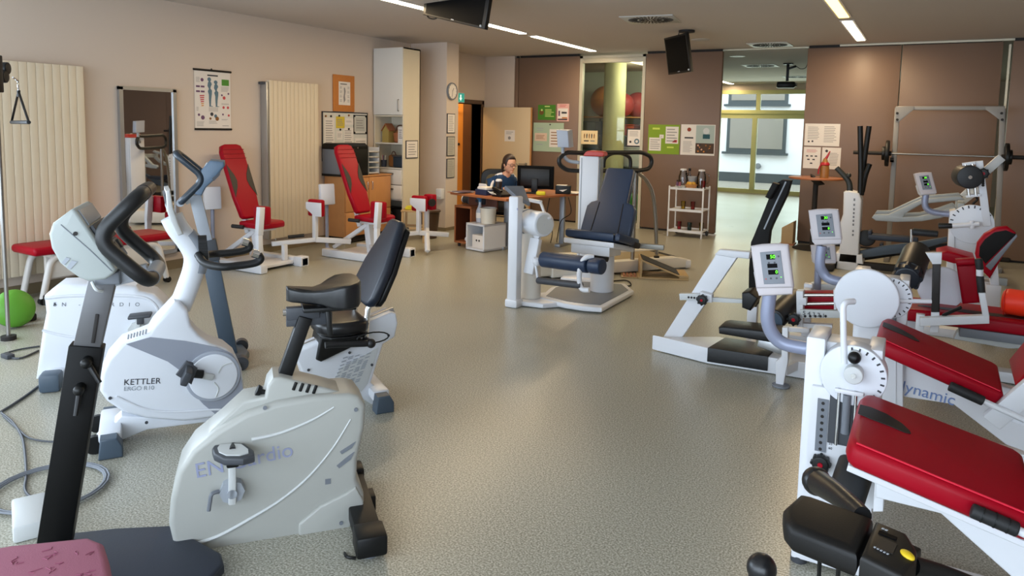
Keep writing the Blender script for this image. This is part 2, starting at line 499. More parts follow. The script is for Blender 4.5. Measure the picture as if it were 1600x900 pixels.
def exwin(x0, x1, z0, z1, n):
    w_ = struct(B().bx(x0, x1, 23.93, 24.0, z0, z1).obj('window_%d' % n, MM.anth)); k = (x1-x0)/2
    B().bx(x0+.1, x0+k-.05, 23.915, 23.93, z0+.12, z1-.08).bx(x0+k+.05, x1-.1, 23.915, 23.93, z0+.12, z1-.08).obj('glass_pane', MM.extglass, w_)
    B().bx(x0-.12, x1+.08, 23.85, 24.0, z0-.07, z0).obj('window_sill', MM.anth, w_)


exwin(-5.72, -3.9, .98, 2.18, 5); exwin(-5.72, -3.9, 2.5, 3.7, 6)
b = tag(B().cyl((-4.7, 23.99, .55), (-4.7, 23.9, .55), .09, bev=.02).obj('outdoor_socket', MM.mgrey), 'round grey socket low on the white courtyard wall', 'socket')
# storage room behind the glazed bay
struct(B().bx(-7.1, -3.95, 15.2, 15.3, 0, H).bx(-4.03, -3.95, 11.5, 15.2, 0, H).obj('wall_storage', mat('storage_wall', 'c9cfc0', .8)))
struct(B().cyl((-5.35, 13.3, 0), (-5.35, 13.3, H), .21, n=40).obj('wall_round_pillar', MM.yellowcol))

# ------------------------------------------------------------------ lamps


def strip(x, y0, y1, m, label, power, g, part=2):
    f = Fr('ceiling_light', label, 'light', (x, (y0+y1)/2, H), 0, g); k = (y1-y0)/2
    B().bx(-.075, .075, -k-.02, k+.02, -.006, 0).obj('frame', MM.white, f)
    for i in range(part):
        a = -k+2*k*i/part; c = -k+2*k*(i+1)/part
        B().bx(-.05, .05, a, c, -.012, -.006).obj('diffuser', m[i % len(m)], f)
    l = area('strip_lamp', (x, (y0+y1)/2, H-.03), (0, 0, -1), .1, y1-y0, power, WARM if power else WARM); return f


G1, G2 = 'left row of ceiling strip lights', 'right row of ceiling strip lights'
strip(-4.84, 4.9, 6.62, [MM.lampy, MM.lamp], 'left-row ceiling strip light nearest the camera, partly behind the television', 26, G1)
strip(-4.84, 6.75, 8.7, [MM.lamp], 'left-row ceiling strip light in the middle, just right of the near television', 26, G1)
strip(-4.84, 9.0, 11.05, [MM.lamp], 'left-row ceiling strip light ending at the brown partition', 30, G1)
strip(-.9, 6.4, 8.75, [MM.lampy], 'yellowish ceiling strip light of the right row, at the top edge', 22, G2)
strip(-.9, 9.05, 10.95, [MM.lamp], 'white ceiling strip light of the right row, ending at the partition', 34, G2)
strip(-4.66, 18.2, 19.8, [MM.lamp], 'short strip light on the ceiling of the far room', 20, 'far room strip lights')
# ------------------------------------------------------------------ left wall: radiators, mirror, posters
LW = -7.12


def wallfr(name, label, cat, y, z, group=None):      # frame on the left wall: local x runs along the wall, front is local -y
    return Fr(name, label, cat, (LW, y, z), 90, group)


def radiator(label, y0, y1, z0, z1, side=False):
    f = wallfr('radiator', label, 'radiator', y0, 0, 'tall panel radiators on the left wall'); n = max(3, round((y1-y0)/.07)); w_ = (y1-y0)/n
    b = B()
    for i in range(n): b.bx(i*w_+.0012, (i+1)*w_-.0012, -.115, -.06, z0, z1, .003)
    b.obj('front_panel', MM.cream, f)
    B().bx(.02, y1-y0-.02, -.07, -.03, z0+.03, z1-.02).obj('back_panel', MM.cream, f)
    for x in (.15, y1-y0-.15):
        for z in (z0+.25, z1-.25): B().bx(x-.02, x+.02, -.035, -.003, z-.06, z+.06).obj('wall_bracket', MM.white, f)
    B().cyl((.1, -.08, z0-.0), (.1, -.08, z0-.1), .012).cyl((.1, -.08, z0-.09), (.1, -.005, z0-.09), .012).cyl((.1, -.08, z0-.06), (.06, -.12, z0-.06), .018).obj('valve', MM.chrome, f)
    if side:
        B().bx(-.05, -.02, -.12, -.02, z0, z1-.02, .006).obj('side_panel', MM.alu, f)
        B().bx(-.075, -.02, -.1, -.01, z1-.05, z1-.02, .004).obj('end_cap', MM.dgrey, f)
    return f


radiator('tall cream panel radiator at the left edge behind the red bench', 2.9, 4.04, .2, 2.11)
radiator('tall cream panel radiator between anatomy poster and whiteboard', 6.28, 7.1, .18, 2.13, True)

f = wallfr('wall_mirror', 'tall narrow mirror in an aluminium frame on the left wall', 'mirror', 4.43, 0)
b = B().bx(0, .04, -.045, -.005, .19, 1.95).bx(.6, .64, -.045, -.005, .19, 1.95).bx(0, .64, -.045, -.005, 1.92, 1.955).bx(0, .64, -.045, -.005, .185, .225)
b.obj('frame', MM.alu, f)
B().bx(.04, .6, -.028, -.02, .225, 1.92).obj('mirror_glass', mat('mirror_silver', 'e6e4e2', .015, 1), f)


def sheet(f, x0, x1, z0, z1, m, d=0, name='paper_sheet', t=.0015, par=None):
    return B().bx(x0, x1, -d-t, -d, z0, z1).obj(name, m, par or f)


def lines(f, x0, x1, z0, z1, n, m, d=.002, par=None, full=.75, th=.3):
    b = B(); h = (z1-z0)/n
    for i in range(n):
        z = z1-h*(i+.5); xe = x0+(x1-x0)*(full+(1-full)*random.random())
        b.bx(x0, xe, -d-.0006, -d, z-h*th/2, z+h*th/2)
    return b.obj('printed_text', m, par or f)


def blob(f, pts, m, d=.003, par=None, name='printed_picture'):
    return B().pr(pts, -d-.0006, -d).obj(name, m, par or f)


# anatomy poster
f = wallfr('anatomy_poster', 'anatomy wall chart with two side-view figures hung on black rods', 'poster', 5.32, 1.53)
W, Hh = .48, .66
p = sheet(f, 0, W, 0, Hh, MM.paper, .006, 'chart_sheet')
B().cyl((-.01, -.009, Hh), (W+.01, -.009, Hh), .012).obj('hanging_rod', MM.black, f)
B().cyl((-.005, -.009, 0), (W+.005, -.009, 0), .012).obj('hanging_rod', MM.black, f)
B().cyl((W*.48, -.006, Hh+.012), (W*.48, 0, Hh+.02), .008).obj('nail', MM.dark, f)
fb = mat('print_blue', '5d7888', .8); fr_ = mat('print_red', 'c04a50', .8); fo = mat('print_brown', '8a5a2c', .8); fp = mat('print_purple', '6a4a6a', .8); fgn = mat('print_green', '4f8a34', .8)


def figure(x, z0, h):
    q = [(-.012, 0), (.03, 0), (.03, .012), (.008, .03), (.012, .25), (.02, .42), (.022, .55), (.006, .62), (.012, .7), (.022, .76), (.012, .84), (.006, .86), (.016, .9), (.012, .97), (-.004, 1), (-.022, .97), (-.024, .9), (-.012, .86), (-.02, .8), (-.024, .7), (-.01, .6), (-.022, .52), (-.012, .4), (-.012, .25), (-.008, .03)]
    blob(f, [(x+a*h*2.6 if 0 else x+a*1.25, z0+c*h) for a, c in q], fb, .008, p)


figure(.2, .255, .33); figure(.285, .255, .3)
lines(f, .17, .31, .595, .615, 1, MM.ink, .008, p, 1, .8)
for x0, x1, z0, z1, n in ((.02, .08, .52, .58, 5), (.35, .46, .43, .49, 4), (.02, .13, .03, .09, 5), (.18, .31, .2, .25, 4), (.18, .3, .06, .1, 3), (.35, .46, .28, .3, 2), (.35, .44, .1, .12, 2), (.02, .05, .2, .25, 4), (.36, .46, .03, .05, 1)):
    lines(f, x0, x1, z0, z1, n, MM.greyink, .008, p)
blob(f, [(.36, .5), (.46, .5), (.46, .57), (.36, .57)], fgn, .008, p)
blob(f, circ((.1, .55), .02, 10), fp, .008, p)
for x, z in ((.045, .475), (.105, .475), (.045, .42), (.105, .42)): blob(f, [(x-.025, z-.01), (x+.025, z-.01), (x+.025, z+.01), (x-.025, z+.01)], fp, .008, p)
for i in range(6): blob(f, [(.065+.004*i, .365-.022*i), (.125-.002*i, .37-.022*i), (.125-.002*i, .382-.022*i), (.065+.004*i, .378-.022*i)], fr_ if i < 4 else mat('print_orange', 'd39a5a', .8), .008, p)
for x, z, r, m in ((.05, .16, .015, fp), (.1, .13, .025, fp), (.22, .17, .022, MM.ink), (.27, .15, .02, fb), (.29, .12, .025, fo), (.2, .12, .015, fo), (.39, .36, .02, fr_), (.36, .39, .012, fp), (.45, .41, .012, fp), (.38, .25, .016, fr_), (.44, .25, .016, fr_), (.37, .17, .012, fp), (.45, .16, .014, fr_)):
    blob(f, circ((x, z), r, 9), m, .008, p)

# orange framed chart and the whiteboard
f = wallfr('framed_chart', 'orange mounted chart with a small white sheet above the whiteboard', 'poster', 7.48, 1.79)
B().bx(0, .42, -.02, -.004, 0, .5, .002).obj('backing_board', MM.cork, f)
p = sheet(f, .1, .33, .09, .41, MM.paper, .021)
lines(f, .13, .3, .36, .395, 1, MM.ink, .024, p); blob(f, [(.2, .12), (.23, .16), (.22, .22), (.235, .28), (.22, .33), (.2, .33), (.205, .26), (.19, .2)], MM.greyink, .024, p)
for x in (.12, .27):
    for z in (.13, .19, .25, .31): lines(f, x, x+.045, z, z+.04, 3, MM.greyink, .024, p)
f = wallfr('whiteboard', 'whiteboard with pinned papers and a black frame above the printer', 'whiteboard', 7.28, 1.12)
B().bx(0, .89, -.015, -.003, 0, .66).obj('board', mat('whiteboard_face', 'd6d6cf', .25), f)
b = B().bx(-.01, .9, -.02, -.003, .65, .665).bx(-.01, .9, -.02, -.003, -.01, .005).bx(-.01, .003, -.02, -.003, 0, .66).bx(.887, .9, -.02, -.003, 0, .66)
b.obj('frame', MM.ink, f)
for i, (x0, x1, z0, z1, m, l) in enumerate(((.03, .22, .2, .58, MM.paper, 'long white sheet at the left end of the whiteboard'), (.25, .42, .44, .6, mat('yellow_note', 'd0b93a', .8), 'yellow note pinned on the whiteboard'), (.4, .6, .08, .45, MM.paper, 'white sheet at the middle of the whiteboard'), (.43, .6, .49, .58, MM.paper, 'small narrow slip at the top of the whiteboard'), (.63, .87, .1, .3, MM.paper, 'lower right sheet on the whiteboard'), (.26, .38, .28, .4, MM.paper, 'small white note with dark dots on the whiteboard'))):
    g = wallfr('paper_note', l, 'paper', 7.28, 1.12, 'papers on the whiteboard'); p = sheet(g, x0, x1, z0, z1, m, .016)
    lines(g, x0+.02, x1-.02, z0+.03, z1-.03, max(2, int((z1-z0)/.035)), MM.greyink, .018, p)
g = wallfr('document_frame', 'black-cornered clear document frame at top right of the whiteboard', 'frame', 7.28, 1.12)
b = B().bx(.6, .88, -.024, -.016, .36, .37).bx(.6, .88, -.024, -.016, .62, .63).bx(.6, .61, -.024, -.016, .36, .63).bx(.87, .88, -.024, -.016, .36, .63)
for x in (.6, .85):
    for z in (.36, .6): b.bx(x, x+.03, -.026, -.016, z, z+.03)
b.obj('border', MM.black, g); p = sheet(g, .64, .84, .4, .6, mat('grey_paper', 'b8bab4', .8), .0165); lines(g, .66, .82, .43, .57, 4, MM.greyink, .018, p)
for k, (x, z) in enumerate(((.05, .6), (.15, .6), (.31, .61), (.5, .62), (.33, .42), (.5, .43))):
    tag(B().cyl((LW+.016, 7.28+x, 1.12+z), (LW+.03, 7.28+x, 1.12+z), .014, bev=.004).obj('board_magnet', MM.black if k % 3 else fo), 'small round magnet holding a paper on the whiteboard', 'magnet', 'magnets on the whiteboard')

# wooden cupboard with printer and letter trays
f = Fr('cupboard', 'low beech cupboard with two pairs of doors under the printer', 'cupboard', (-7.1, 7.3, 0), 0)
B().bx(0, .36, 0, .95, .1, .9).bx(-.0, .38, -.01, .96, .9, .92, .003).obj('body', MM.wood, f)
B().bx(.02, .33, .02, .93, .02, .1).obj('plinth', MM.dark, f)
b = B()
for z0, z1 in ((.11, .43), (.44, .89)):
    for k in range(2):
        d = B().bx(.36, .378, .01+.47*k, .47+.47*k, z0, z1, .002).obj('door', MM.wood, f); yy = .42+.1*k
        B().tube(fillet([(.378, yy, z1-.06), (.405, yy, z1-.06), (.405, yy, z1-.17), (.378, yy, z1-.17)], .02), .006).obj('handle', MM.chrome, d)
for x in (.03, .33):
    for y in (.03, .92): B().cyl((x, y, 0), (x, y, .1), .018).obj('leg', MM.alu, f)
f = Fr('printer', 'large printer with grey sides and a black front standing on the beech cupboard', 'printer', (-7.08, 7.24, .921), 0)
B().bx(0, .33, 0, .5, .02, .36, .008).obj('body', mat('printer_grey', '6c6f75', .5), f)
B().pr([(0, .36), (.36, .36), (.36, .40), (.31, .44), (.05, .44), (0, .42)], -.01, .51, .008).obj('lid', MM.black, f)
B().bx(.325, .36, -.01, .51, .02, .37, .006).bx(0, .36, -.01, .51, 0, .03).obj('front_panel', MM.black, f)
B().cyl((.36, .3, .38), (.363, .3, .38), .012).obj('badge', MM.chrome, f)
f = Fr('letter_tray', 'stack of pale letter trays beside the printer', 'letter tray', (-7.05, 7.79, .921), 0)
for k in range(5): B().bx(0, .3, 0, .24, .02+.075*k, .03+.075*k).bx(0, .012, 0, .24, .02+.075*k, .06+.075*k).bx(0, .3, .228, .24, .02+.075*k, .08+.075*k).obj('tray', MM.lgrey if k % 2 else MM.white, f)
for x, y in ((0, 0), (.29, 0), (.29, .23), (0, .23)): B().bx(x, x+.01, y, y+.01, 0, .4).obj('corner_post', MM.grey, f)

# tall white cabinet with open shelves
f = Fr('tall_cabinet', 'tall white cabinet with upper door and open shelves beside the column', 'cabinet', (-7.1, 8.32, 0), 0)
cw, cdp = .54, .39
b = B().bx(0, .018, 0, cdp, 0, 2.72).bx(cw-.02, cw, 0, cdp, 0, 2.72).bx(0, cw, 0, cdp, 2.7, 2.72).bx(0, cw, cdp-.015, cdp, 0, 2.72).bx(0.01, cw-.015, 0.001, cdp-.01, .06, .08).bx(0.01, cw-.015, 0.001, cdp-.01, 1.74, 1.76)
b.obj('body', mat('cabinet_cream', 'd8cfba', .5), f)
wsh = mat('shelf_white', 'd8d6d0', .5)
for z in (1.36, 1.0, .545): B().bx(.018, cw-.02, .005, cdp-.015, z-.018, z).obj('shelf', wsh, f)
d = B().bx(.004, cw-.004, -.02, -.001, 1.765, 2.715, .002).obj('door', wsh, f)
B().tube(fillet([(.47, -.02, 1.98), (.47, -.05, 1.98), (.47, -.05, 1.82), (.47, -.02, 1.82)], .012), .007).obj('handle', MM.steel, d)
for z0, z1 in ((.76, .975), (.55, .75)):
    d = B().bx(.02, cw-.022, -.018, .36, z0, z1, .002).obj('drawer', wsh, f)
    B().bx(.12, .38, -.034, -.018, z1-.07, z1-.045, .004).obj('handle', MM.steel, d)
t0 = f
g = Fr('birdhouse_ornament', 'small wooden house-shaped ornament on the upper cabinet shelf', 'ornament', (-7.03, 8.42, 1.361), 0)
B().pr([(0, 0), (.12, 0), (.12, .17), (.06, .25), (0, .17)], 0, .14).obj('body', mat('straw', 'a08a4a', .7), g)
B().ext([(-.015, -.01, .165), (.06, -.01, .265), (.135, -.01, .165), (.135, -.01, .18), (.06, -.01, .28), (-.015, -.01, .18)], (0, .16, 0)).obj('roof', MM.wood2, g)
g = Fr('gift_basket', 'dark wicker basket of goods next to the house ornament', 'basket', (-6.78, 8.54, 1.361), 0)
B().lathe([(.08, 0), (.1, .02), (.11, .14), (.1, .15), (.09, .03)]).obj('basket', MM.wood2, g)
B().sph((-.03, 0, .15), .05).sph((.04, .02, .16), .06).sph((.02, -.05, .14), .045).obj('goods', fo, g)
B().tube(smoothpts([(-.1, 0, .12), (-.06, 0, .24), (.06, 0, .24), (.1, 0, .12)]), .008).obj('handle', MM.woodd, g)
g = Fr('file_box', 'white file box with printed front on the upper cabinet shelf', 'box', (-6.69, 8.36, 1.361), 0)
B().bx(0, .1, 0, .25, 0, .23, .003).obj('body', MM.paper, g); lines(g, .015, .085, .06, .2, 5, MM.ink, .0005)
g = Fr('pen_pot', 'dark pot of pens on the second cabinet shelf', 'pen pot', (-7.0, 8.42, 1.001), 0)
B().lathe([(.04, 0), (.045, .1), (.04, .1), (.035, .01)]).obj('pot', mat('pot_blue', '2a3448', .5), g)
for k in range(5): B().cyl((.015*math.cos(k*1.3), .015*math.sin(k*1.3), .02), (.035*math.cos(k*1.3), .03*math.sin(k*1.3), .17), .005).obj('pen', (MM.white, MM.blue, fr_)[k % 3], g)
g = Fr('leather_bag', 'brown leather bag on the second cabinet shelf', 'bag', (-6.9, 8.5, 1.001), 0)
B().box((.02, 0, .09), (.12, .12, .18), .03).obj('body', fo, g); B().tube(smoothpts([(-.02, 0, .17), (0, 0, .22), (.04, 0, .22), (.06, 0, .17)]), .007).obj('handle', MM.woodd, g)
g = Fr('storage_tub', 'dark blue tub on the second cabinet shelf', 'tub', (-6.72, 8.5, 1.001), 0)
B().box((0, 0, .08), (.18, .22, .16), .02).obj('tub', mat('tub_blue', '22303f', .6), g); B().box((0, 0, .165), (.2, .24, .02), .006).obj('lid', MM.dgrey, g)
g = Fr('black_case', 'flat black case in the low open compartment of the tall cabinet', 'case', (-6.83, 8.51, .081), 0)
B().box((0, 0, .16), (.4, .3, .32), .02).obj('case', MM.black, g); B().tube(fillet([(-.06, -.18, .25), (-.06, -.2, .28), (.06, -.2, .28), (.06, -.18, .25)], .02), .008).obj('handle', MM.dgrey, g)
g = Fr('framed_notice', 'thin black framed notice on the side of the tall white cabinet', 'frame', (-7.1+cw, 8.37, 1.14), 90)
B().bx(0, .28, -.012, -.001, 0, .26).obj('frame', MM.ink, g); p = sheet(g, .012, .268, .012, .248, MM.paper, .012); lines(g, .05, .24, .04, .22, 5, MM.greyink, .014, p)

# column: clock and three framed certificates
g = Fr('wall_clock', 'round silver wall clock on the column', 'clock', (-6.43, 9.325, 2.15), 90)
B().lathe([(0, 0), (.13, 0), (.135, .012), (.13, .03), (.115, .034), (.112, .022), (0, .022)], ax=(0, -1, 0)).obj('case', MM.mgrey, g)
B().cyl((0, -.022, 0), (0, -.024, 0), .112, n=40).obj('dial', MM.paper, g)
b = B()
for k in range(12):
    a = math.radians(30*k); b.bar((.092*math.sin(a), -.0245, .092*math.cos(a)), (.104*math.sin(a), -.0245, .104*math.cos(a)), .006, .001, 0)
b.obj('hour_mark', MM.ink, g)
B().bar((0, -.026, 0), (.03, -.026, .05), .008, .002, 0).obj('hour_hand', MM.ink, g); B().bar((0, -.027, 0), (-.012, -.027, -.085), .005, .002, 0).obj('minute_hand', MM.ink, g)
for z, l in ((1.66, 'top one of three framed sheets on the column'), (1.31, 'middle one of three framed sheets on the column, greyest'), (.97, 'lowest of three framed sheets on the column')):
    g = Fr('framed_certificate', l, 'frame', (-6.43, 9.21, z-.15), 90, 'framed sheets on the column')
    B().bx(0, .21, -.014, -.001, 0, .3, .002).obj('frame', MM.ink, g); p = sheet(g, .012, .198, .012, .288, MM.paper if z > 1.5 else mat('toned_paper', 'b3b0a4', .8), .0142)
    lines(g, .03, .18, .03, .27, 9, MM.greyink, .016, p)
# exit sign
g = Fr('exit_sign', 'lit green emergency exit sign above the doorway', 'sign', (-7.12, 10.5, 2.11), 90)
B().bx(-.16, .16, -.05, -.001, -.085, .085, .004).obj('housing', MM.white, g)
p = B().bx(-.15, .15, -.053, -.05, -.075, .075).obj('sign_face', MM.exitg, g)
b = B().ext([(.02, -.054, .05), (.05, -.054, .05), (.05, -.054, -.005), (.075, -.054, -.005), (.035, -.054, -.055), (-.005, -.054, -.005), (.02, -.054, -.005)], (0, -.001, 0)).bx(-.11, -.05, -.055, -.053, -.06, .06)
b.obj('arrow', MM.exitw, p)
B().sph((-.035, -.054, .035), .013, (1, .1, 1)).bar((-.035, -.054, .02), (-.03, -.054, -.02), .016, .001, 0).bar((-.03, -.054, -.02), (-.01, -.054, -.055), .01, .001, 0).bar((-.03, -.054, -.02), (-.05, -.054, -.055), .01, .001, 0).obj('running_figure', MM.exitg, p)

# ------------------------------------------------------------------ bin, stool
g = Fr('waste_bin', 'brown translucent waste bin beside the column', 'bin', (-6.22, 8.5, 0), 0)
B().lathe([(.1, 0), (.115, .01), (.15, .38), (.158, .4), (.15, .4), (.11, .02)]).obj('bin', MM.bin, g)
B().lathe([(.152, .375), (.165, .385), (.165, .405), (.15, .41)]).obj('rim', MM.bin, g)
g = Fr('wooden_stool', 'small pale wooden stool with a yellow cloth on top', 'stool', (-6.2, 8.13, 0), 28)
B().box((0, 0, .44), (.34, .34, .025), .008).obj('seat', mat('pale_wood', 'c9a878', .5), g)
for sx in (-1, 1):
    for sy in (-1, 1): B().bar((sx*.15, sy*.15, 0), (sx*.145, sy*.145, .43), .03, .03).obj('leg', mat('pale_wood_leg', 'c9a878', .5), g)
B().bar((-.15, -.15, .2), (.15, -.15, .2), .02, .03, up=(0, 0, 1)).bar((-.15, .15, .2), (.15, .15, .2), .02, .03, up=(0, 0, 1)).obj('stretcher', mat('pale_wood_rail', 'c9a878', .5), g)
tag(B().box((-6.2, 8.13, .472), (.26, .27, .035), .015, (0, 0, .6)).box((-6.17, 8.1, .495), (.18, .2, .02), .01, (0, 0, .4)).obj('folded_cloth', MM.yellow), 'folded yellow cloth lying on the wooden stool', 'cloth')
g = Fr('cup_dispenser', 'slim white plastic dispenser on the column above the bin', 'dispenser', (-6.49, 9.195, .5), 0)
B().bx(-.05, .05, -.1, 0, 0, .16, .012).obj('housing', MM.white, g); B().bx(-.05, .05, -.11, -.09, .02, .05, .005).obj('outlet', MM.lgrey, g)

# ------------------------------------------------------------------ desk corner
g = Fr('desk', 'L-shaped wood desk with grey legs at the back of the gym', 'desk', (0, 0, 0), 0)
top = [(-5.5, 7.98), (-4.45, 7.66), (-4.08, 9.1), (-4.72, 9.3), (-4.95, 8.4), (-5.3, 8.55)]
B().sl(top, .715, .745, .004).obj('tabletop', MM.wood2, g)
for x, y in ((-4.84, 8.36), (-4.33, 9.0)):
    B().bar((x, y, .02), (x, y, .715), .07, .05).bx(x-.04, x+.04, y-.14, y+.34, 0, .04, .004).obj('leg', mat('desk_steel', '8c9096', .4, .3), g)
B().bx(-5.4, -4.95, 8.28, 8.31, .5, .7).obj('modesty_panel', MM.woodd, g)
B().tube(smoothpts([(-4.15, 8.8, .7), (-4.1, 8.78, .5), (-4.3, 8.9, .36), (-4.4, 9, .1), (-4.5, 9.2, .01)]), .006).tube(smoothpts([(-4.5, 8.95, .7), (-4.52, 8.9, .4), (-4.48, 9, .2), (-4.55, 9.1, .01)]), .006).obj('cable', MM.black, g)
g = Fr('desk_pedestal', 'open red-brown wooden pedestal unit under the left end of the desk', 'cabinet', (-5.53, 8.13, 0), -10)
b = B().bx(0, .02, 0, .42, .05, .55).bx(.29, .31, 0, .42, .05, .55).bx(0, .31, 0, .42, .53, .56).bx(0, .31, 0, .42, .05, .075).bx(0, .31, .4, .42, .05, .55)
b.obj('body', MM.wood2, g)
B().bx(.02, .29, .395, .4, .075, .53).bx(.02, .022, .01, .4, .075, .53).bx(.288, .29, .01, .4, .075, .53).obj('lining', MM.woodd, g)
for x in (.05, .26):
    for y in (.05, .37): B().cyl((x, y, 0), (x, y, .05), .02).obj('caster', MM.dark, g)
tag(B().box((-5.33, 8.2, .105), (.12, .1, .05), .02, (0, 0, .4)).obj('white_case', MM.white), 'small white case inside the desk pedestal', 'case')
g = Fr('shoulder_bag', 'dark rolled bag lying on the desk pedestal', 'bag', (-5.42, 8.36, .561), -10)
B().cyl((-.12, 0, .06), (.3, 0, .06), .058, bev=.02).obj('body', mat('bag_dark', '20242c', .7), g); B().cyl((-.14, 0, .06), (-.12, 0, .06), .05, bev=.01).obj('end_cap', MM.lgrey, g)
B().bx(.0, .02, -.06, .06, .0, .12, .004).bx(.18, .2, -.06, .06, 0, .12, .004).obj('strap', MM.dgrey, g)
g = Fr('cube_shelf', 'white open storage cube holding a small white carton, in front of the desk', 'shelf', (-5.24, 7.98, 0), -14)
b = B().bx(0, .025, 0, .4, .01, .36).bx(.32, .345, 0, .4, .01, .36).bx(0, .345, 0, .4, .335, .36).bx(0, .345, 0, .4, .01, .035).bx(0, .345, .385, .4, .01, .36)
b.obj('cube', MM.white, g)
k = Fr('carton', 'small white carton with two dark holes inside the storage cube', 'box', g.W((.075, .04, .036)), -14)
B().bx(0, .22, 0, .25, 0, .17, .006).obj('box', MM.paper, k); B().cyl((.085, .003, .1), (.085, -.002, .1), .014).cyl((.135, .003, .1), (.135, -.002, .1), .014).obj('hole', MM.dark, k)
k = Fr('spray_bottle', 'clear spray bottle with a blue cap on the storage cube', 'bottle', g.W((.1, .15, .361)), -14)
B().lathe([(.0, 0), (.045, .002), (.05, .03), (.05, .15), (.03, .2), (.018, .24), (.018, .27), (0, .27)]).obj('body', mat('bottle_white', 'cfd6e2', .2, trans=.3), k)
B().cyl((0, 0, .27), (0, 0, .3), .022).box((-.015, 0, .32), (.08, .03, .04), .008).obj('spray_head', MM.blue, k); B().lathe([(.0505, .06), (.0508, .13)]).obj('paper_band', MM.paper, k)
k = Fr('bucket', 'white plastic bucket standing on the storage cube', 'bucket', g.W((.24, .17, .361)), -14)
B().lathe([(0, 0), (.095, .001), (.105, .19), (.116, .19), (.116, .205), (.1, .205), (.09, .02), (0, .02)]).obj('pail', mat('bucket_white', 'd9d4c6', .4), k)
B().lathe([(0, .16), (.096, .165), (.06, .19), (0, .195)]).obj('contents', MM.woodd, k)
# on the desk
ZT = .746
k = Fr('magazine_pile', 'loose magazines at the left end of the desk', 'magazines', (-5.35, 8.02, ZT), -20)
for i, (m, a) in enumerate(((MM.wood2, .1), (MM.lgrey, -.25), (mat('mag_cover', '5a4a5a', .4), .3))): B().box((.03*i-.03, .01*i, .004+.007*i), (.2, .27, .006), .001, (0, 0, a)).obj('magazine', m, k)
k = Fr('letter_stand', 'slanted white document tray on the desk beside the woman', 'letter tray', (-5.13, 8.18, ZT), -18)
B().pr([(-.1, 0), (.13, 0), (.13, .02), (.07, .12), (-.06, .12)], 0, .02, .003).pr([(-.1, 0), (.13, 0), (.1, .06), (-.08, .06)], .02, .2, .003).obj('stand', MM.white, k); B().bx(-.1, .12, -.03, -.0, 0, .012).obj('folder', MM.yellow, k)
k = Fr('storage_box', 'dark blue box with white paper on the front edge of the desk', 'box', (-4.95, 7.98, ZT), -18)
B().bx(-.1, .12, -.09, .09, 0, .07, .004).obj('box', mat('box_navy', '1d2a4a', .5), k); B().bx(-.08, .1, -.07, .1, .071, .1, .003).obj('paper_stack', MM.paper, k)
k = Fr('travel_mug', 'dark travel mug with white lid on the desk in front of the woman', 'mug', (-4.84, 8.13, ZT), 0)
B().lathe([(0, 0), (.035, 0), (.042, .17), (0, .17)]).obj('body', mat('mug_brown', '2a221e', .35), k); B().lathe([(0, .17), (.043, .17), (.043, .185), (.03, .2), (0, .2)]).obj('lid', MM.white, k)
k = Fr('telephone', 'black desk telephone with a coiled cord', 'telephone', (-4.66, 7.92, ZT), -20)
B().pr([(-.09, 0), (.09, 0), (.09, .03), (-.09, .075)], -.1, .1, .006).obj('base', MM.black, k); B().box((-.03, -.06, .085), (.18, .045, .035), .012, (0, .2, 0)).obj('handset', MM.black, k)
b = [(.0+.03*math.cos(t*1.2), -.13+.012*math.sin(t*1.2)-.004*t, .03+.008*math.sin(t*.7)+.002*t) for t in range(20)]
B().tube(smoothpts(b, 3), .005, 8).obj('coiled_cord', MM.lgrey, k)
k = Fr('desktop_monitor', 'black desktop monitor on the desk right of the woman', 'monitor', (-4.55, 8.6, ZT), 14)
B().bx(-.25, .25, -.02, .02, .06, .37, .008).obj('display', MM.screen, k); B().bx(-.2, .2, -.035, -.02, .1, .33, .01).obj('back_cover', MM.black, k)
B().bar((0, -.04, .01), (0, -.04, .2), .08, .03).obj('neck', MM.black, k); B().box((0, -.03, .008), (.24, .18, .016), .006).obj('base', MM.black, k)
k = Fr('card_box', 'small black open box at the right end of the desk', 'box', (-4.24, 8.82, ZT), 20)
B().bx(-.1, .1, -.07, .07, 0, .11, .004).obj('box', MM.black, k); B().ext([(-.05, -.0705, .05), (.06, -.0705, .065), (.0, -.0705, .03)], (0, -.001, 0)).obj('emblem', MM.paper, k); B().bx(-.09, .05, -.06, .06, .11, .116).obj('paper', MM.paper, k)
tag(B().box((-4.36, 8.4, ZT+.025), (.12, .08, .05), .015, (0, 0, .4)).obj('sponge', MM.yellow), 'yellow pad lying on the desk before the black box', 'pad')
tag(B().box((-4.2, 9.02, ZT+.004), (.21, .3, .008), .001, (0, 0, .2)).obj('paper_pile', MM.paper), 'white papers on the far right corner of the desk', 'papers')
k = Fr('office_chair', 'dark office chair with rounded back behind the seated woman', 'chair', (-5.72, 9.5, 0), 30)
B().pr(rpoly([(-.24, .52), (.24, .52), (.22, .98), (-.22, .98)], .15, 6), .1, .15, .02).obj('backrest', MM.black, k)
B().pr(rpoly([(-.16, .6), (.16, .6), (.14, .9), (-.14, .9)], .1, 6), .085, .1, .005).obj('back_pad', mat('chair_olive', '5a523c', .8), k)
B().box((0, -.15, .46), (.48, .46, .09), .04).obj('seat', MM.black, k); B().bar((0, .12, .4), (0, .14, .6), .05, .03).cyl((0, -.12, .1), (0, -.12, .42), .03).obj('column', MM.dgrey, k)
for i in range(5):
    a = i*2*math.pi/5; B().bar((0, -.12, .09), (.28*math.cos(a), -.12+.28*math.sin(a), .06), .04, .03, up=(0, 0, 1)).sph((.28*math.cos(a), -.12+.28*math.sin(a), .03), .03).obj('caster_arm', MM.black, k)


# ------------------------------------------------------------------ the seated woman


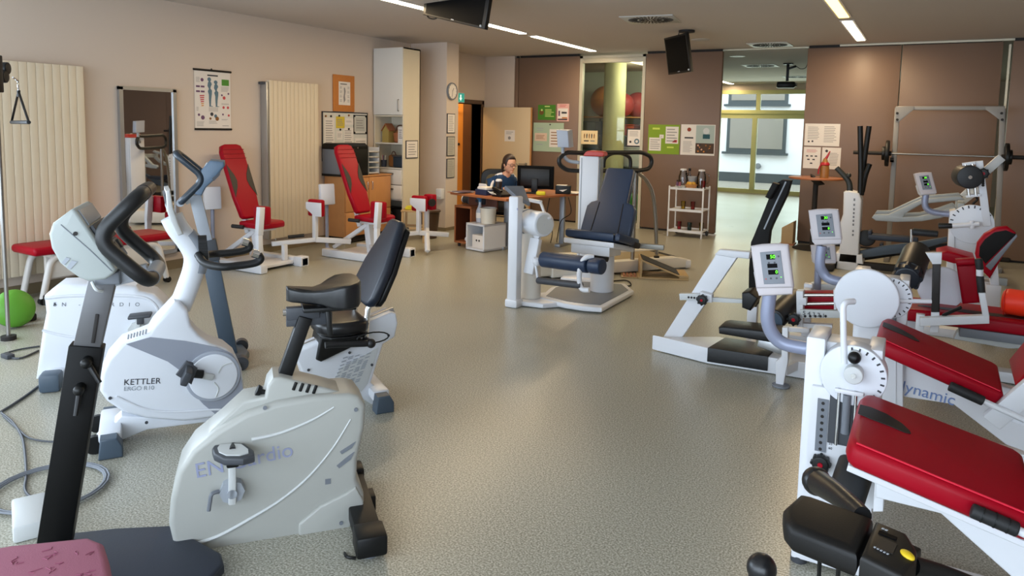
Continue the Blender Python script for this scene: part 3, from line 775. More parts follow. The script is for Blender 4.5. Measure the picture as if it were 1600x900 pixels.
def skin(name, verts, edges, radii, m, parent, root=0, sub=2):
    me = bpy.data.meshes.new(name); me.from_pydata([tuple(v) for v in verts], edges, []); o = bpy.data.objects.new(name, me); COL.objects.link(o)
    md = o.modifiers.new('skin', 'SKIN'); md.use_smooth_shade = True
    for i, r in enumerate(radii):
        s = me.skin_vertices[0].data[i]; s.radius = r if isinstance(r, tuple) else (r, r); s.use_root = (i == root)
    sb = o.modifiers.new('sub', 'SUBSURF'); sb.levels = sb.render_levels = sub
    bpy.context.view_layer.update(); dg = bpy.context.evaluated_depsgraph_get()
    nm = bpy.data.meshes.new_from_object(o.evaluated_get(dg)); nm.name = name; bpy.data.objects.remove(o); bpy.data.meshes.remove(me)
    nm.materials.clear(); nm.materials.append(m); nm.shade_smooth()
    r = bpy.data.objects.new(name, nm); COL.objects.link(r)
    if parent is not None: r.parent = parent.o if isinstance(parent, Fr) else parent
    return r


# local frame: x = the way she faces (towards the monitor), z up
k = Fr('person', 'person with dark hair and glasses in a navy and white jacket seated at the desk', 'person', (-5.33, 8.98, 0), -26)
bv = [(0, 0, .5), (.03, 0, .62), (.07, 0, .76), (.12, 0, .88), (.17, 0, .955), (.2, 0, 1.0),           # pelvis .. neck
      (.11, .13, .885), (.08, .19, .85), (.14, .23, .68), (.33, .13, .765), (.4, .1, .77),                # left arm
      (.11, -.13, .885), (.08, -.19, .85), (.14, -.23, .68), (.33, -.13, .765), (.4, -.1, .77),           # right arm
      (.06, .1, .5), (.42, .11, .5), (.43, .11, .1), (.53, .11, .06), (.06, -.1, .5), (.42, -.11, .5), (.43, -.11, .1), (.53, -.11, .06)]
be = [(0, 1), (1, 2), (2, 3), (3, 4), (4, 5), (3, 6), (6, 7), (7, 8), (8, 9), (9, 10), (3, 11), (11, 12), (12, 13), (13, 14), (14, 15), (0, 16), (16, 17), (17, 18), (18, 19), (0, 20), (20, 21), (21, 22), (22, 23)]
brd = [(.15, .12), (.13, .11), (.14, .105), (.13, .095), (.055, .055), (.048, .048), .06, .055, .042, .03, .024, .06, .055, .042, .03, .024, .085, .06, .04, .03, .085, .06, .04, .03]
body = skin('body', bv, be, brd, MM.skin, k)
# head with face, joined into the body mesh
hb = B(); hc = V((.245, 0, 1.11)); tilt = Matrix.Rotation(.2, 3, 'Y')


def hp(x, y, z): return hc+tilt @ V((x, y, z))


hb.sph(hc, .1, (.98, .8, 1.18), 24, tilt); hb.sph(hp(.03, 0, -.055), .07, (.95, .82, .95), 20, tilt)
hb.ext([hp(.09, -.012, -.03), hp(.09, .012, -.03), hp(.122, .013, -.032), hp(.095, 0, .02)], tilt @ V((0, 0, -.004)), .002)
hb.sph(hp(.115, 0, -.028), .015, (1, 1, .8)); hb.sph(hp(.08, 0, -.065), .025, (.9, 1.1, .5)); hb.sph(hp(.07, 0, -.1), .028)
for s in (-1, 1): hb.sph(hp(-.005, s*.08, -.015), .026, (.7, .4, 1.2)); hb.sph(hp(.083, s*.033, .008), .014, (.6, 1, .7))
# hands: palm and five curled fingers each
for s in (-1, 1):
    w0 = V((.4, s*.1, .775)); hb.box(w0+V((.035, -s*.005, -.005)), (.08, .065, .025), .011, (0, .1, -s*.2))
    for j, (dy, ln) in enumerate(((-.026, .06), (-.009, .068), (.009, .064), (.025, .05))):
        a = w0+V((.07, dy, -.003)); hb.tube(smoothpts([a, a+V((ln*.5, -s*.003, .006)), a+V((ln*.85, -s*.006, -.008)), a+V((ln, -s*.008, -.022))], 3), .0085, 8, r2=.006)
    a = w0+V((.015, -s*.032, 0)); hb.tube(smoothpts([a, a+V((.025, -s*.02, 0)), a+V((.05, -s*.024, -.012))], 3), .01, 8, r2=.007)
head = hb.obj('head', MM.skin)
bm = bmesh.new(); bm.from_mesh(body.data); bm.from_mesh(head.data); bm.to_mesh(body.data); bm.free(); bpy.data.objects.remove(head); body.data.shade_smooth()
h2 = B(); h2.sph(hp(-.018, 0, .022), .106, (1, .88, 1.1), 24, tilt)
bm = bmesh.new()
h2o = h2.tube(smoothpts([hp(-.11, 0, .0), hp(-.15, 0, -.05), hp(-.16, .0, -.13), hp(-.15, 0, -.2)]), .034, 12, r2=.012).obj('hair', MM.hair, k)
for v in h2o.data.vertices:       # clear the face
    q = tilt.inverted() @ (v.co-hc)
    if q.x > .045 and q.z < .075: v.co = hc+tilt @ V((.045-.35*(q.x-.045), q.y, q.z))
jb = skin('jacket', [bv[i] for i in (0, 1, 2, 3, 4)]+[bv[i] for i in (6, 7, 8, 9)]+[bv[i] for i in (11, 12, 13, 14)], [(0, 1), (1, 2), (2, 3), (3, 4), (3, 5), (5, 6), (6, 7), (7, 8), (3, 9), (9, 10), (10, 11), (11, 12)],
          [(.165, .135), (.15, .13), (.16, .125), (.15, .115), (.066, .066), .078, .072, .058, .043, .078, .072, .058, .043], MM.jacket, k)
for s in (-1, 1): B().tube(smoothpts([(.17, s*.07, .965), (.13, s*.15, .93), (.15, s*.235, .8), (.2, s*.26, .7)]), .02, 10, flat=1).obj('sleeve_stripe', MM.jwhite, jb)
skin('trousers', [bv[i] for i in (0, 16, 17, 18, 20, 21, 22)], [(0, 1), (1, 2), (2, 3), (0, 4), (4, 5), (5, 6)], [(.16, .125), .095, .072, .055, .095, .072, .055], mat('trousers', '20242c', .8), k)
b = B()
for s in (-1, 1):
    B().box((.5, s*.11, .045), (.26, .09, .08), .03).obj('shoe', MM.black, k)
    gg = [hp(.1, s*.033+.026*math.cos(t*.4488), .008+.02*math.sin(t*.4488)) for t in range(14)]
b = B()
for s in (-1, 1):
    b.tube([hp(.104, s*.034+.027*math.cos(t*.4488), .006+.02*math.sin(t*.4488)) for t in range(14)], .0028, 6, closed=True); b.tube([hp(.1, s*.06, .01), hp(0, s*.085, .012)], .0025, 6)
b.tube([hp(.106, -.008, .01), hp(.106, .008, .01)], .0025, 6).obj('glasses', MM.dgrey, k)

# ------------------------------------------------------------------ papers on the partition and the glazed bay


def notice(name, label, cat, x0, x1, z0, z1, m, y=PB, g=None, d=.004):
    f = Fr(name, label, cat, (x0, y, z0), 0, g); B().bx(0, x1-x0, -d, -.0005, 0, z1-z0).obj('sheet', m, f); return f, x1-x0, z1-z0


f, w_, h_ = notice('green_poster', 'dark green poster with pale lettering on the partition behind the open door', 'poster', -6.01, -5.67, 1.76, 2.02, MM.dgreen)
pl = mat('pale_green_print', 'b8cf7a', .8)
lines(f, .14, .32, .05, .19, 6, pl, .0045, full=.6, th=.45); lines(f, .13, .23, .22, .245, 1, pl, .0045, full=1, th=.7); blob(f, circ((.07, .13), .045, 12), mat('poster_brown', '6a4a20', .8), .0045); blob(f, circ((.075, .17), .018, 10), pl, .0052)
f, w_, h_ = notice('picture_poster', 'pink-edged picture poster beside the dark green poster', 'poster', -5.64, -5.41, 1.74, 2.04, mat('pink_paper', 'd8a8a0', .8))
for q, m in ((((.02, .05), (.21, .05), (.21, .22), (.02, .22)), MM.paper), (((.09, .13), (.19, .13), (.19, .16), (.09, .165)), MM.ink), (((.02, .02), (.2, .02), (.2, .045), (.02, .04)), MM.ink), (((.1, .05), (.2, .05), (.2, .07), (.1, .07)), MM.cork), (((.03, .09), (.06, .09), (.06, .18), (.03, .18)), fp)): blob(f, q, m, .0045 if m is MM.paper else .0053)
lines(f, .05, .18, .24, .29, 2, fr_, .0045)
f, w_, h_ = notice('glass_board', 'pale green glass board with two paper notes on the partition', 'board', -6.09, -5.5, 1.21, 1.71, MM.glassboard, d=.01)
B().cyl((.33, -.01, .47), (.33, -.022, .47), .012).obj('magnet', MM.ink, f); lines(f, .07, .2, .35, .42, 2, MM.grey, .0105); lines(f, .07, .2, .1, .14, 1, MM.grey, .0105)
for x0, x1, z0, z1, l in ((.03, .27, .18, .32, 'small pink note at the left of the pale green board'), (.32, .55, .08, .39, 'tall cream note at the right of the pale green board')):
    q = Fr('paper_note', l, 'paper', (-6.09, PB-.0105, 1.21), 0); p = sheet(q, x0, x1, z0, z1, MM.paper if x0 > .3 else mat('pink_note', 'd9bda8', .8), 0); lines(q, x0+.03, x1-.03, z0+.03, z1-.03, 5, fo, .0025, p)
f, w_, h_ = notice('exercise_card', 'cream card with a row of small figures fixed on the glazed bay', 'card', -5.18, -4.88, 1.36, 1.59, mat('cream_card', 'e0cba0', .8), PB+.03)
for i in range(5): blob(f, [(.05+.045*i, .1), (.065+.045*i, .1), (.07+.045*i, .16), (.06+.045*i, .185), (.048+.045*i, .16)], MM.ink if i % 2 else fo, .0045)
blob(f, [(.05, .045), (.14, .045), (.14, .065), (.05, .065)], MM.ink, .0045); blob(f, [(.17, .045), (.25, .045), (.25, .065), (.17, .065)], MM.greyink, .0045)
f, w_, h_ = notice('framed_notice', 'black framed notice sheet fixed on the glass of the bay', 'frame', -4.36, -4.1, 1.34, 1.64, MM.ink, PB+.03, d=.01)
p = sheet(f, .02, .24, .02, .28, MM.paper, .0102); lines(f, .05, .21, .17, .26, 5, MM.greyink, .0122, p); blob(f, circ((.18, .09), .045, 14), fb, .0122, p); blob(f, circ((.18, .09), .022, 14), MM.paper, .013, p); blob(f, circ((.07, .08), .02, 10), MM.ink, .0122, p)
f, w_, h_ = notice('green_board', 'lime green board with two white notes right of the glazed bay', 'board', -3.98, -3.46, 1.24, 1.71, MM.green)
yl = mat('lime_print', 'c8d860', .8)
lines(f, .07, .19, .38, .43, 1, yl, .0045, full=1, th=.6); lines(f, .32, .43, .09, .13, 1, yl, .0045, full=1, th=.6)
for q in ((.02, .22, .05, .26, 'white note at lower left of the lime green board'), (.29, .5, .17, .44, 'white framed note at upper right of the lime green board'), (.19, .26, .25, .31, 'tiny picture note in the middle of the lime green board')):
    n_ = Fr('paper_note', q[4], 'paper', (-3.98, PB-.0045, 1.24), 0); p = sheet(n_, q[0], q[1], q[2], q[3], MM.paper, 0); lines(n_, q[0]+.02, q[1]-.02, q[2]+.02, q[3]-.02, 5 if q[1]-q[0] > .1 else 1, MM.greyink, .0025, p)
    if q[0] > .28: blob(n_, [(.4, .19), (.48, .19), (.48, .23), (.44, .23)], fr_, .0025, p)
f, w_, h_ = notice('white_poster', 'white and grey poster with a photograph strip at the right of the lime board', 'poster', -3.44, -2.9, 1.24, 1.72, MM.paper)
blob(f, circ((.13, .4), .032, 16), mat('apple_brown', '8a3a24', .8), .0045); lines(f, .06, .2, .25, .29, 1, MM.ink, .0045, full=1, th=.6); lines(f, .04, .19, .04, .22, 10, MM.greyink, .0045)
blob(f, [(.24, .19), (.53, .19), (.53, .47), (.24, .47)], mat('pale_teal_print', 'a5b4b0', .8), .0045); blob(f, [(.35, .26), (.46, .26), (.46, .33), (.35, .33)], mat('deep_teal', '24505c', .8), .0053); blob(f, circ((.4, .38), .05, 14), MM.lgrey, .0053)
blob(f, [(.24, .03), (.53, .03), (.53, .19), (.24, .19)], mat('photo_dark', '4a382c', .8), .0045)
for i in range(14): blob(f, circ((.26+.26*random.random(), .05+.12*random.random()), .014, 8), random.choice([MM.skin, fo, MM.ink, MM.hair, MM.cork]), .005+.0002*i)
f, w_, h_ = notice('notice_sheet', 'wide white double text sheet right of the opening', 'notice', -1.6, -1.13, 1.44, 1.76, MM.paper)
lines(f, .04, .2, .09, .28, 8, MM.greyink, .0045); lines(f, .26, .43, .05, .29, 10, MM.greyink, .0045); blob(f, circ((.06, .06), .014, 8), MM.ink, .0045); blob(f, circ((.11, .065), .014, 8), MM.ink, .0045)
f, w_, h_ = notice('notice_sheet', 'lower left white sheet with small drawings right of the opening', 'notice', -1.6, -1.37, 1.11, 1.42, MM.paper)
for x, z in ((.05, .18), (.11, .18), (.17, .18), (.07, .13), (.14, .13), (.11, .075)): blob(f, [(x-.018, z-.008), (x+.018, z-.01), (x+.015, z+.01), (x-.016, z+.008)], MM.ink, .0045)
lines(f, .04, .2, .23, .28, 3, fr_, .0045)
f, w_, h_ = notice('notice_sheet', 'lower right white sheet behind the bottle on the round table', 'notice', -1.35, -1.1, 1.11, 1.42, MM.paper)
lines(f, .1, .23, .05, .24, 9, MM.greyink, .0045); blob(f, circ((.06, .26), .02, 8), MM.ink, .0045)
q = Fr('door_notice', 'white notice taped on the open beige door', 'notice', (-6.6, 11.259, 1.37), 0); p = sheet(q, 0, .21, 0, .2, MM.paper, 0); lines(q, .03, .18, .12, .18, 2, MM.greyink, .0025, p); blob(q, circ((.1, .06), .03, 9), MM.greyink, .0025, p)

# ------------------------------------------------------------------ trolley with bottles and glasses
g = Fr('drinks_trolley', 'white three-tier trolley with glasses beside the opening', 'trolley', (-3.42, 10.86, 0), 0)
tw, td = .52, .36
for x, y in ((0, 0), (tw, 0), (0, td), (tw, td)): B().bar((x, y, 0 if y == 0 else .1), (x, y, .78), .022, .022).obj('leg', MM.white, g)
for z in (.75, .42, .1): B().bx(0, tw, 0, td, z-.012, z, .003).bx(-.005, tw+.005, -.006, .006, z-.025, z+.012).bx(-.005, tw+.005, td-.006, td+.006, z-.025, z+.012).obj('shelf', MM.white, g)
for x in (.02, tw-.02): B().cyl((x-.015, td+.03, .055), (x+.015, td+.03, .055), .055, bev=.01).obj('wheel', MM.dgrey, g)


def vessel(name, label, cat, x, y, z, prof, m, grp=None, extra=None):
    v = Fr(name, label, cat, g.W((x, y, z+.001)), 0, grp); B().lathe(prof, n=20).obj('body', m, v)
    if extra: extra(v)
    return v


tum = [(0, 0), (.03, 0), (.037, .12), (.034, .12), (.028, .008), (0, .008)]
vessel('drinking_glass', 'yellow tumbler on the middle trolley shelf', 'glass', .18, .15, .42, tum, MM.gl_y, 'tumblers on the trolley')
vessel('drinking_glass', 'red tumbler on the middle trolley shelf', 'glass', .33, .15, .42, tum, MM.gl_r, 'tumblers on the trolley')
vessel('drinking_glass', 'pink tumbler at the left of the bottom trolley shelf', 'glass', .13, .15, .1, tum, MM.gl_p, 'tumblers on the trolley')
vessel('drinking_glass', 'teal tumbler in the middle of the bottom trolley shelf', 'glass', .3, .12, .1, tum, MM.gl_b, 'tumblers on the trolley')
vessel('drinking_glass', 'yellow tumbler at the right of the bottom trolley shelf', 'glass', .46, .2, .1, tum, MM.gl_y, 'tumblers on the trolley')
jug = [(0, 0), (.06, 0), (.07, .02), (.07, .17), (.05, .24), (.05, .26), (.045, .26), (.046, .24), (.064, .17), (.064, .025), (0, .01)]


def lidh(v): B().lathe([(0, .26), (.05, .26), (.045, .285), (0, .29)]).obj('lid', MM.white, v); B().tube(smoothpts([(.06, 0, .22), (.11, 0, .2), (.11, 0, .1), (.068, 0, .06)]), .008).obj('handle', MM.clear, v)


vessel('glass_jug', 'clear jug with white lid at the left of the trolley top', 'jug', .14, .22, .75, jug, MM.clear, None, lidh)
vessel('glass_jug', 'clear jug with white lid at the right of the trolley top', 'jug', .43, .2, .75, jug, MM.clear, None, lidh)
vessel('drinking_bottle', 'dark capped bottle behind the jugs on the trolley', 'bottle', .21, .31, .75, [(0, 0), (.035, 0), (.035, .16), (.015, .22), (.015, .25), (0, .25)], MM.clear, None, lambda v: B().cyl((0, 0, .25), (0, 0, .29), .02).obj('cap', MM.black, v))
vessel('glass_bowl', 'grey glass bowl in the middle of the trolley top', 'bowl', .285, .22, .75, [(0, 0), (.04, 0), (.045, .08), (.075, .17), (.07, .175), (.04, .09), (0, .08)], MM.grey)
vessel('drinking_glass', 'dark red tumbler at the right end of the trolley top', 'glass', .49, .1, .75, tum, MM.gl_r)
for i, x in enumerate((.09, .13)): vessel('drinking_bottle', ('small purple bottle at the left front of the trolley top', 'small pink bottle beside the purple one on the trolley top')[i], 'bottle', x, .09, .75, [(0, 0), (.018, 0), (.018, .07), (.01, .09), (0, .09)], (fp, MM.pinkfab)[i], None, lambda v: B().cyl((0, 0, .09), (0, 0, .115), .012).obj('cap', MM.dark, v))
vessel('shallow_dish', 'shallow cream dish on the trolley top', 'dish', .16, .06, .75, [(0, 0), (.07, 0), (.09, .03), (.085, .032), (.06, .008), (0, .008)], MM.lgrey)
q = Fr('fruit_basket', 'small basket of yellow fruit on the trolley top', 'basket', g.W((.31, .07, .751)), 0); B().lathe([(0, 0), (.07, 0), (.095, .06), (.09, .062), (.06, .01), (0, .01)]).obj('basket', MM.wood, q)
for a, c in ((-.04, .01), (.03, .02), (0, -.03)): B().sph((a, c, .065), .035).obj('fruit', mat('fruit_gold', 'd0a03c', .5), q)

# round standing table with a bottle
g = Fr('bistro_table', 'round wooden standing table with a dark column beside the notices', 'table', (-1.35, 10.92, 0), 0)
B().cyl((0, 0, .985), (0, 0, 1.01), .36, bev=.006, n=48).obj('tabletop', MM.wood2, g); B().cyl((0, 0, .03), (0, 0, .985), .035).obj('column', MM.dark, g); B().lathe([(0, 0), (.26, 0), (.26, .015), (.06, .045), (0, .05)], n=40).obj('base', MM.dark, g)
B().cyl((-.02, 0, .93), (.02, 0, .985), .06, .12).obj('collar', MM.dark, g)
q = Fr('wrapped_bottle', 'gift bottle wrapped in gold paper with a red ribbon on the round table', 'bottle', (-1.24, 10.86, 1.011), 0)
B().lathe([(0, 0), (.055, 0), (.06, .12), (.05, .19), (.028, .25), (.02, .27), (0, .27)]).obj('wrapping', mat('gold_wrap', '9a6a34', .4), q)
B().lathe([(.056, .17), (.062, .18), (.058, .2), (.045, .215)]).tube(smoothpts([(-.045, -.03, .19), (-.07, -.04, .12), (-.075, -.05, .05)]), .022, 10, flat=.4).tube(smoothpts([(0, 0, .25), (.03, 0, .31), (.055, 0, .37)]), .022, 10, r2=.006).obj('red_ribbon', mat('ribbon_red', 'b02030', .4), q)
q = Fr('step_box', 'small plywood step box on the floor at the end of the partition', 'box', (-1.8, 11.12, 0), 0)
B().pr([(0, .0), (.16, .0), (.16, .34), (0, .24)], 0, .25, .004).obj('box', MM.plywood, q); B().bx(-.02, .18, -.06, .24, .0, .015).obj('base_board', MM.wood2, q)

# ------------------------------------------------------------------ store room behind the glass
def ball(label, c, r, m, grp):
    o = B().sph(c, r, n=32).obj('exercise_ball', m); tag(o, label, 'ball', grp)
    B().tube([V(c)+V((r*1.001*math.cos(t*math.pi/20), r*1.001*math.sin(t*math.pi/20), .1*r)) for t in range(40)], .004, 6, closed=True).obj('seam', m, o); return o


ball('big orange exercise ball on the store rack left of the pillar', (-6.0, 14.45, 2.2), .33, MM.orangeball, None)
ball('red exercise ball nearest the pillar on the store rack', (-5.42, 13.9, 2.11), .24, MM.redball, 'red balls on the store rack')
ball('middle red exercise ball on the store rack', (-5.3, 14.45, 2.13), .26, MM.redball, 'red balls on the store rack')
ball('rightmost red exercise ball on the store rack', (-5.1, 15.0-.12, 2.16), .2, MM.redball, 'red balls on the store rack')
g = Fr('store_rack', 'wire shelving rack in the store room behind the glass', 'rack', (-6.4, 13.6, 0), 0)
for x in (0, .95, 2.0):
    for y in (0, 1.5): B().cyl((x, y, 0), (x, y, 2.0), .016).obj('post', MM.dgrey, g)
for z in (1.87, 1.5, .9, .3): B().bx(0, 2.0, 0, 1.5, z-.02, z).obj('shelf', MM.wood if z > 1.8 else MM.grey, g)
for nm, l, x, y, z, s, m in (('storage_crate', 'blue-grey crate on the store rack left of the pillar', .28, .3, 1.5, (.42, .4, .25), mat('crate_blue', '5f747a', .6)), ('storage_crate', 'red-orange crate on the store rack right of the pillar', 1.15, .25, 1.5, (.36, .36, .2), mat('crate_red', 'a8402c', .6)), ('storage_crate', 'dark green crate low on the store rack', .35, .25, .9, (.6, .4, .3), mat('crate_green', '2c4a34', .6)), ('storage_crate', 'white carton low on the store rack right of the pillar', 1.3, .25, .9, (.5, .4, .35), MM.white)):
    q = Fr(nm, l, 'crate', g.W((x, y, z+.001)), 0, 'crates in the store room'); B().box((0, 0, s[2]/2), s, .015).obj('body', m, q); B().box((0, 0, s[2]+.012), (s[0]+.02, s[1]+.02, .022), .006).obj('lid', m, q)
q = Fr('gym_ball', 'green ball low behind the glass bay', 'ball', (-4.5, 12.1, .26), 0); B().sph((0, 0, 0), .26).obj('ball', mat('ball_green', '2f8a3c', .5), q); B().cyl((0, -.255, 0), (0, -.262, 0), .012).obj('valve', MM.white, q)

# ------------------------------------------------------------------ ceiling things


def vent(label, x, y, s, grp):
    f = Fr('ceiling_vent', label, 'vent', (x, y, H), 8 if y < 9 else 0, grp); B().bx(-s, s, -s, s, -.008, 0, .002).obj('plate', MM.lgrey, f)
    b = B()
    for ring, (r0, r1, n) in enumerate(((.1, .2, 8), (.24, .45, 20), (.5, .85, 34))):
        for i in range(n):
            a = 2*math.pi*i/n; c, d = math.cos(a), math.sin(a); b.bar((s*r0*c, s*r0*d, -.009), (s*r1*c, s*r1*d, -.009), .004, s*.05, 0, up=(-d, c, 0))
    b.obj('slot', MM.dark, f)


GV = 'square ceiling vents'
vent('square swirl ceiling vent above the treadmill', -2.87, 8.15, .3, GV); vent('square ceiling vent above the opening in the partition', -2.1, 11.1, .28, GV)
vent('far room ceiling vent left of the projector', -2.9, 14.5, .3, GV); vent('far room ceiling vent right of the projector', -2.7, 17.6, .3, GV)
for x, y, l in ((-2.86, 10.2, 'round flush ceiling speaker before the partition'), (-2.9, 12.6, 'round flush ceiling speaker in the far room')):
    f = Fr('ceiling_speaker', l, 'speaker', (x, y, H), 0); B().cyl((0, 0, -.006), (0, 0, 0), .11, bev=.003, n=36).obj('grille', MM.grey, f); B().lathe([(.11, -.008), (.125, -.006), (.125, 0), (.11, 0)]).obj('ring', MM.lgrey, f)


def tv(label, quad, mount, brand):
    """television from its four front corners (tl, tr, br, bl)"""
    c = sum((V(q) for q in quad), V())/4; f = Fr('television', label, 'television', (mount[0], mount[1], H), 0); L = [f.L(V(q)) for q in quad]
    x = (L[1]-L[0]).normalized(); n = x.cross(L[3]-L[0]).normalized(); n = n if n.y > 0 else -n
    B().ext(L, n*.05, .008).obj('housing', MM.black, f)
    m = (L[0]+L[1]+L[2]+L[3])/4; I = [m+(p-m)*.9+(-n)*.002 for p in L]; B().ext(I, n*.003).obj('screen', MM.screen, f)
    p0 = L[2]+(L[0]-L[2])*.06-n*.003; B().sph(p0, .012).obj('power_light', MM.lgrey, f)
    lo = (L[2]+L[3])/2+(L[0]-L[3])*.05-n*.002; B().bar(lo-x*.02, lo+x*.02, .01, .002, 0, up=tuple(n)).obj('badge', MM.grey, f)
    h = m+n*.08; B().cyl((0, 0, 0), (0, 0, -.025), .1).cyl((0, 0, 0), (0, 0, h.z+.02), .02).bar((0, 0, h.z+.04), m+n*.05, .05, .05).obj('ceiling_mount', MM.dark, f)
    B().tube(smoothpts([(-.08, 0, 0), (-.1, 0, -.06), (0, .03, -.1), m+n*.06]), .006, 8).obj('cable', MM.dgrey, f); return f, L, n


q1 = [WY(668, -42, 6.25), WY(768, -24, 6.05), WY(757, 46, 6.05), WY(660, 23, 6.25)]
f, L, n = tv('near black ceiling television cut by the top edge', q1, (-4.15, 6.4), '')
a = L[3]; B().tube(smoothpts([a+V((.03, .03, .02)), a+V((.06, .03, -.03)), a+V((.14, .03, -.045)), a+V((.2, .03, -.01))]), .008, 8).obj('hanging_cable', MM.black, f)
q2 = [WY(1037, 60, 9.25), WY(1072, 51, 9.0), WY(1079, 112, 9.0), WY(1044, 117, 9.25)]
tv('far black ceiling television in front of the brown partition', q2, (-2.76, 9.2), '')
f = Fr('projector', 'black video projector hanging from the far room ceiling', 'projector', (-2.35, 14.2, H), 10)
B().cyl((0, 0, 0), (0, 0, -.02), .09).bar((0, 0, 0), (0, 0, -.32), .05, .05).bar((0, 0, -.1), (.14, 0, -.05), .04, .04).obj('ceiling_mount', MM.black, f)
B().box((-.02, 0, -.39), (.32, .28, .11), .03).obj('housing', MM.black, f); B().cyl((.13, -.05, -.39), (.17, -.06, -.39), .035).obj('lens', MM.chrome, f)
B().tube(smoothpts([(.14, 0, -.05), (.22, 0, -.1), (.3, 0, -.08), (.33, 0, 0)]), .006, 8).obj('cable', MM.dgrey, f)
# ------------------------------------------------------------------ cardio machines on the left
def off(pts, y, fr): return [fr.y(a, b, y) for a, b in pts]


def bolt(b, fr, px, py, y, r=.008): p = fr.y(px, py, y); b.cyl(p, p+V((0, -.004, 0)), r, n=10); return b


# --- front upright ergometer
f = Fr('upright_ergometer', 'nearest grey upright exercise bike with black column and black saddle', 'exercise bike', (-2.434, 1.711, 0), 50)
NY = -.11
shell = [(274, 867), (263, 821), (266, 783), (278, 738), (300, 705), (338, 674), (384, 646), (432, 630), (490, 620), (545, 616), (561, 619), (572, 634), (570, 670), (559, 719), (558, 749), (569, 772), (571, 806), (548, 821), (546, 843), (467, 853), (350, 874)]
o = B().pr(off(shell, NY, f), NY, -NY, .022, 4).obj('side_cover', MM.frontgrey, f, ang=50)
spine = [(300, 711), (331, 672), (380, 627), (414, 621), (418, 603), (427, 591), (440, 590), (500, 604), (545, 616), (560, 640), (540, 780), (330, 800)]
B().pr(off(spine, -.075, f), -.075, .075, .012, 3).obj('spine_cover', MM.frontgrey, f, ang=50)
b = B()
for i in range(4):
    p0, p1 = f.y(463+10.5*i, 597+1.6*i, -.076), f.y(458+10.5*i, 610+1.8*i, -.076); b.bar(p0, p1, .013, .006, .003)
b.obj('vent_slot', MM.black, f)
b = B()
for q in (((293, 853), (340, 838), (395, 808), (440, 780), (482, 745), (520, 700), (548, 655)), ((393, 687), (440, 676), (490, 655), (522, 636))):
    b.tube(smoothpts(off(q, NY-.001, f), 5), .0075, 8, r2=.003)
b.obj('side_groove', MM.lgrey, f)
B().ext(off([(467, 820), (500, 792), (540, 772), (556, 762), (568, 782), (569, 806), (548, 821), (546, 842), (467, 852)], NY-.012, f), (0, .02, 0), .008).obj('corner_bulge', MM.frontgrey, f)
b = B()
for q in (((531, 706), (545, 697), (556, 690), (550, 700), (534, 710)), ((526, 728), (540, 716), (554, 706), (548, 718), (530, 732))): b.ext(off(q, NY-.003, f), (0, .004, 0))
b.obj('cooling_slit', MM.mgrey, f)
b = B()
for q in ((290, 855), (556, 640), (533, 817), (414, 637)): bolt(b, f, *q, NY-.001 if q[0] != 533 else NY-.013)
b.obj('screw', MM.mgrey, f)
p = f.y(304, 738, NY-.0015); q = f.y(352, 727, NY-.0015)
txt('EN·Cardio', .082, p, q-p, (0, 0, 1), MM.bluel, f)
B().bx(*(lambda a: (a.x, a.x+.022, NY-.002, NY, a.z, a.z+.022))(f.y(508, 757, NY))).obj('badge', MM.mgrey, f)
p = f.y(363, 766, -.13)
B().cyl(p+V((0, .03, 0)), p+V((0, -.02, 0)), .045, n=8).cyl(p+V((0, -.02, 0)), p+V((0, -.035, 0)), .018).obj('crank_hub', MM.grey, f)
B().bar(f.y(363, 788, -.155), f.y(363, 716, -.155), .028, .02, .006).obj('crank_arm', MM.lgrey, f)
pd = [f.z(a, c, f.y(363, 708, -.2).z) for a, c in ((331, 700), (336, 693), (362, 691), (382, 692), (397, 703), (398, 711), (380, 716), (350, 716), (334, 709))]
o = B().sl(pd, pd[0].z-.03, pd[0].z, .008).obj('pedal', MM.dgrey, f)
m = sum(pd, V())/len(pd); B().sl([m+(a-m)*V((.72, .72, 0)).x for a in pd], pd[0].z, pd[0].z+.004).obj('tread_plate', MM.lgrey, o)
B().cyl(m+V((0, 0, 0)), m+V((0, .08, -.012)), .012).box(m+V((0, -.0, -.04)), (.045, .03, .05), .008).obj('spindle', MM.black, f)
B().tube(smoothpts([f.y(342, 768, -.14), f.y(331, 772, -.15), f.y(328, 785, -.15), f.y(326, 798, -.15)]), .008, 8).obj('strap', MM.mgrey, f)
# other pedal on the far side
p = f.y(363, 766, .13); B().bar(p, p+V((.0, .03, -.16)), .028, .02).box(p+V((0, .09, -.16)), (.1, .1, .03), .008).obj('pedal', MM.dgrey, f)
# saddle, rail, post
z0, z1 = f.y(500, 477, 0).z, f.y(500, 440, 0).z; xa, xb = f.y(447, 460, 0).x, f.y(561, 460, 0).x; Ls = xb-xa
o_ = [(0, .0), (.015, .022), (.06, .035), (.2, .042), (.36, .05), (.47, .07), (.58, .105), (.7, .128), (.84, .128), (.95, .1), (1, .05)]
ol = [(xa+Ls*u, -w_) for u, w_ in o_]+[(xa+Ls*u, w_) for u, w_ in o_[::-1]]
bs = B().sl(ol, z0+.005, z1-.004, .03, 5)
so = bs.obj('saddle', MM.vinylb, f, ang=60)
for v in so.data.vertices:
    u = (v.co.x-xa)/Ls
    if v.co.z > (z0+z1)/2: v.co.z += .03*max(0, u-.5)-.02*math.sin(math.pi*min(1, u*1.5))-.006*(1-u)
    else: v.co.z += .022*max(0, 1-u*1.6)
B().bx(xa+.06, xb-.02, -.07, .07, z0-.012, z0+.006, .005).obj('saddle_base', MM.black, so)
p, q = f.y(447, 490, 0), f.y(499, 486, 0)
B().bar(p+V((0, 0, .0)), q, .05, .035, .004).bar(p+V((0, 0, -.028)), q+V((.05, 0, -.03)), .05, .018, .004).obj('saddle_rail', MM.dgrey, f)
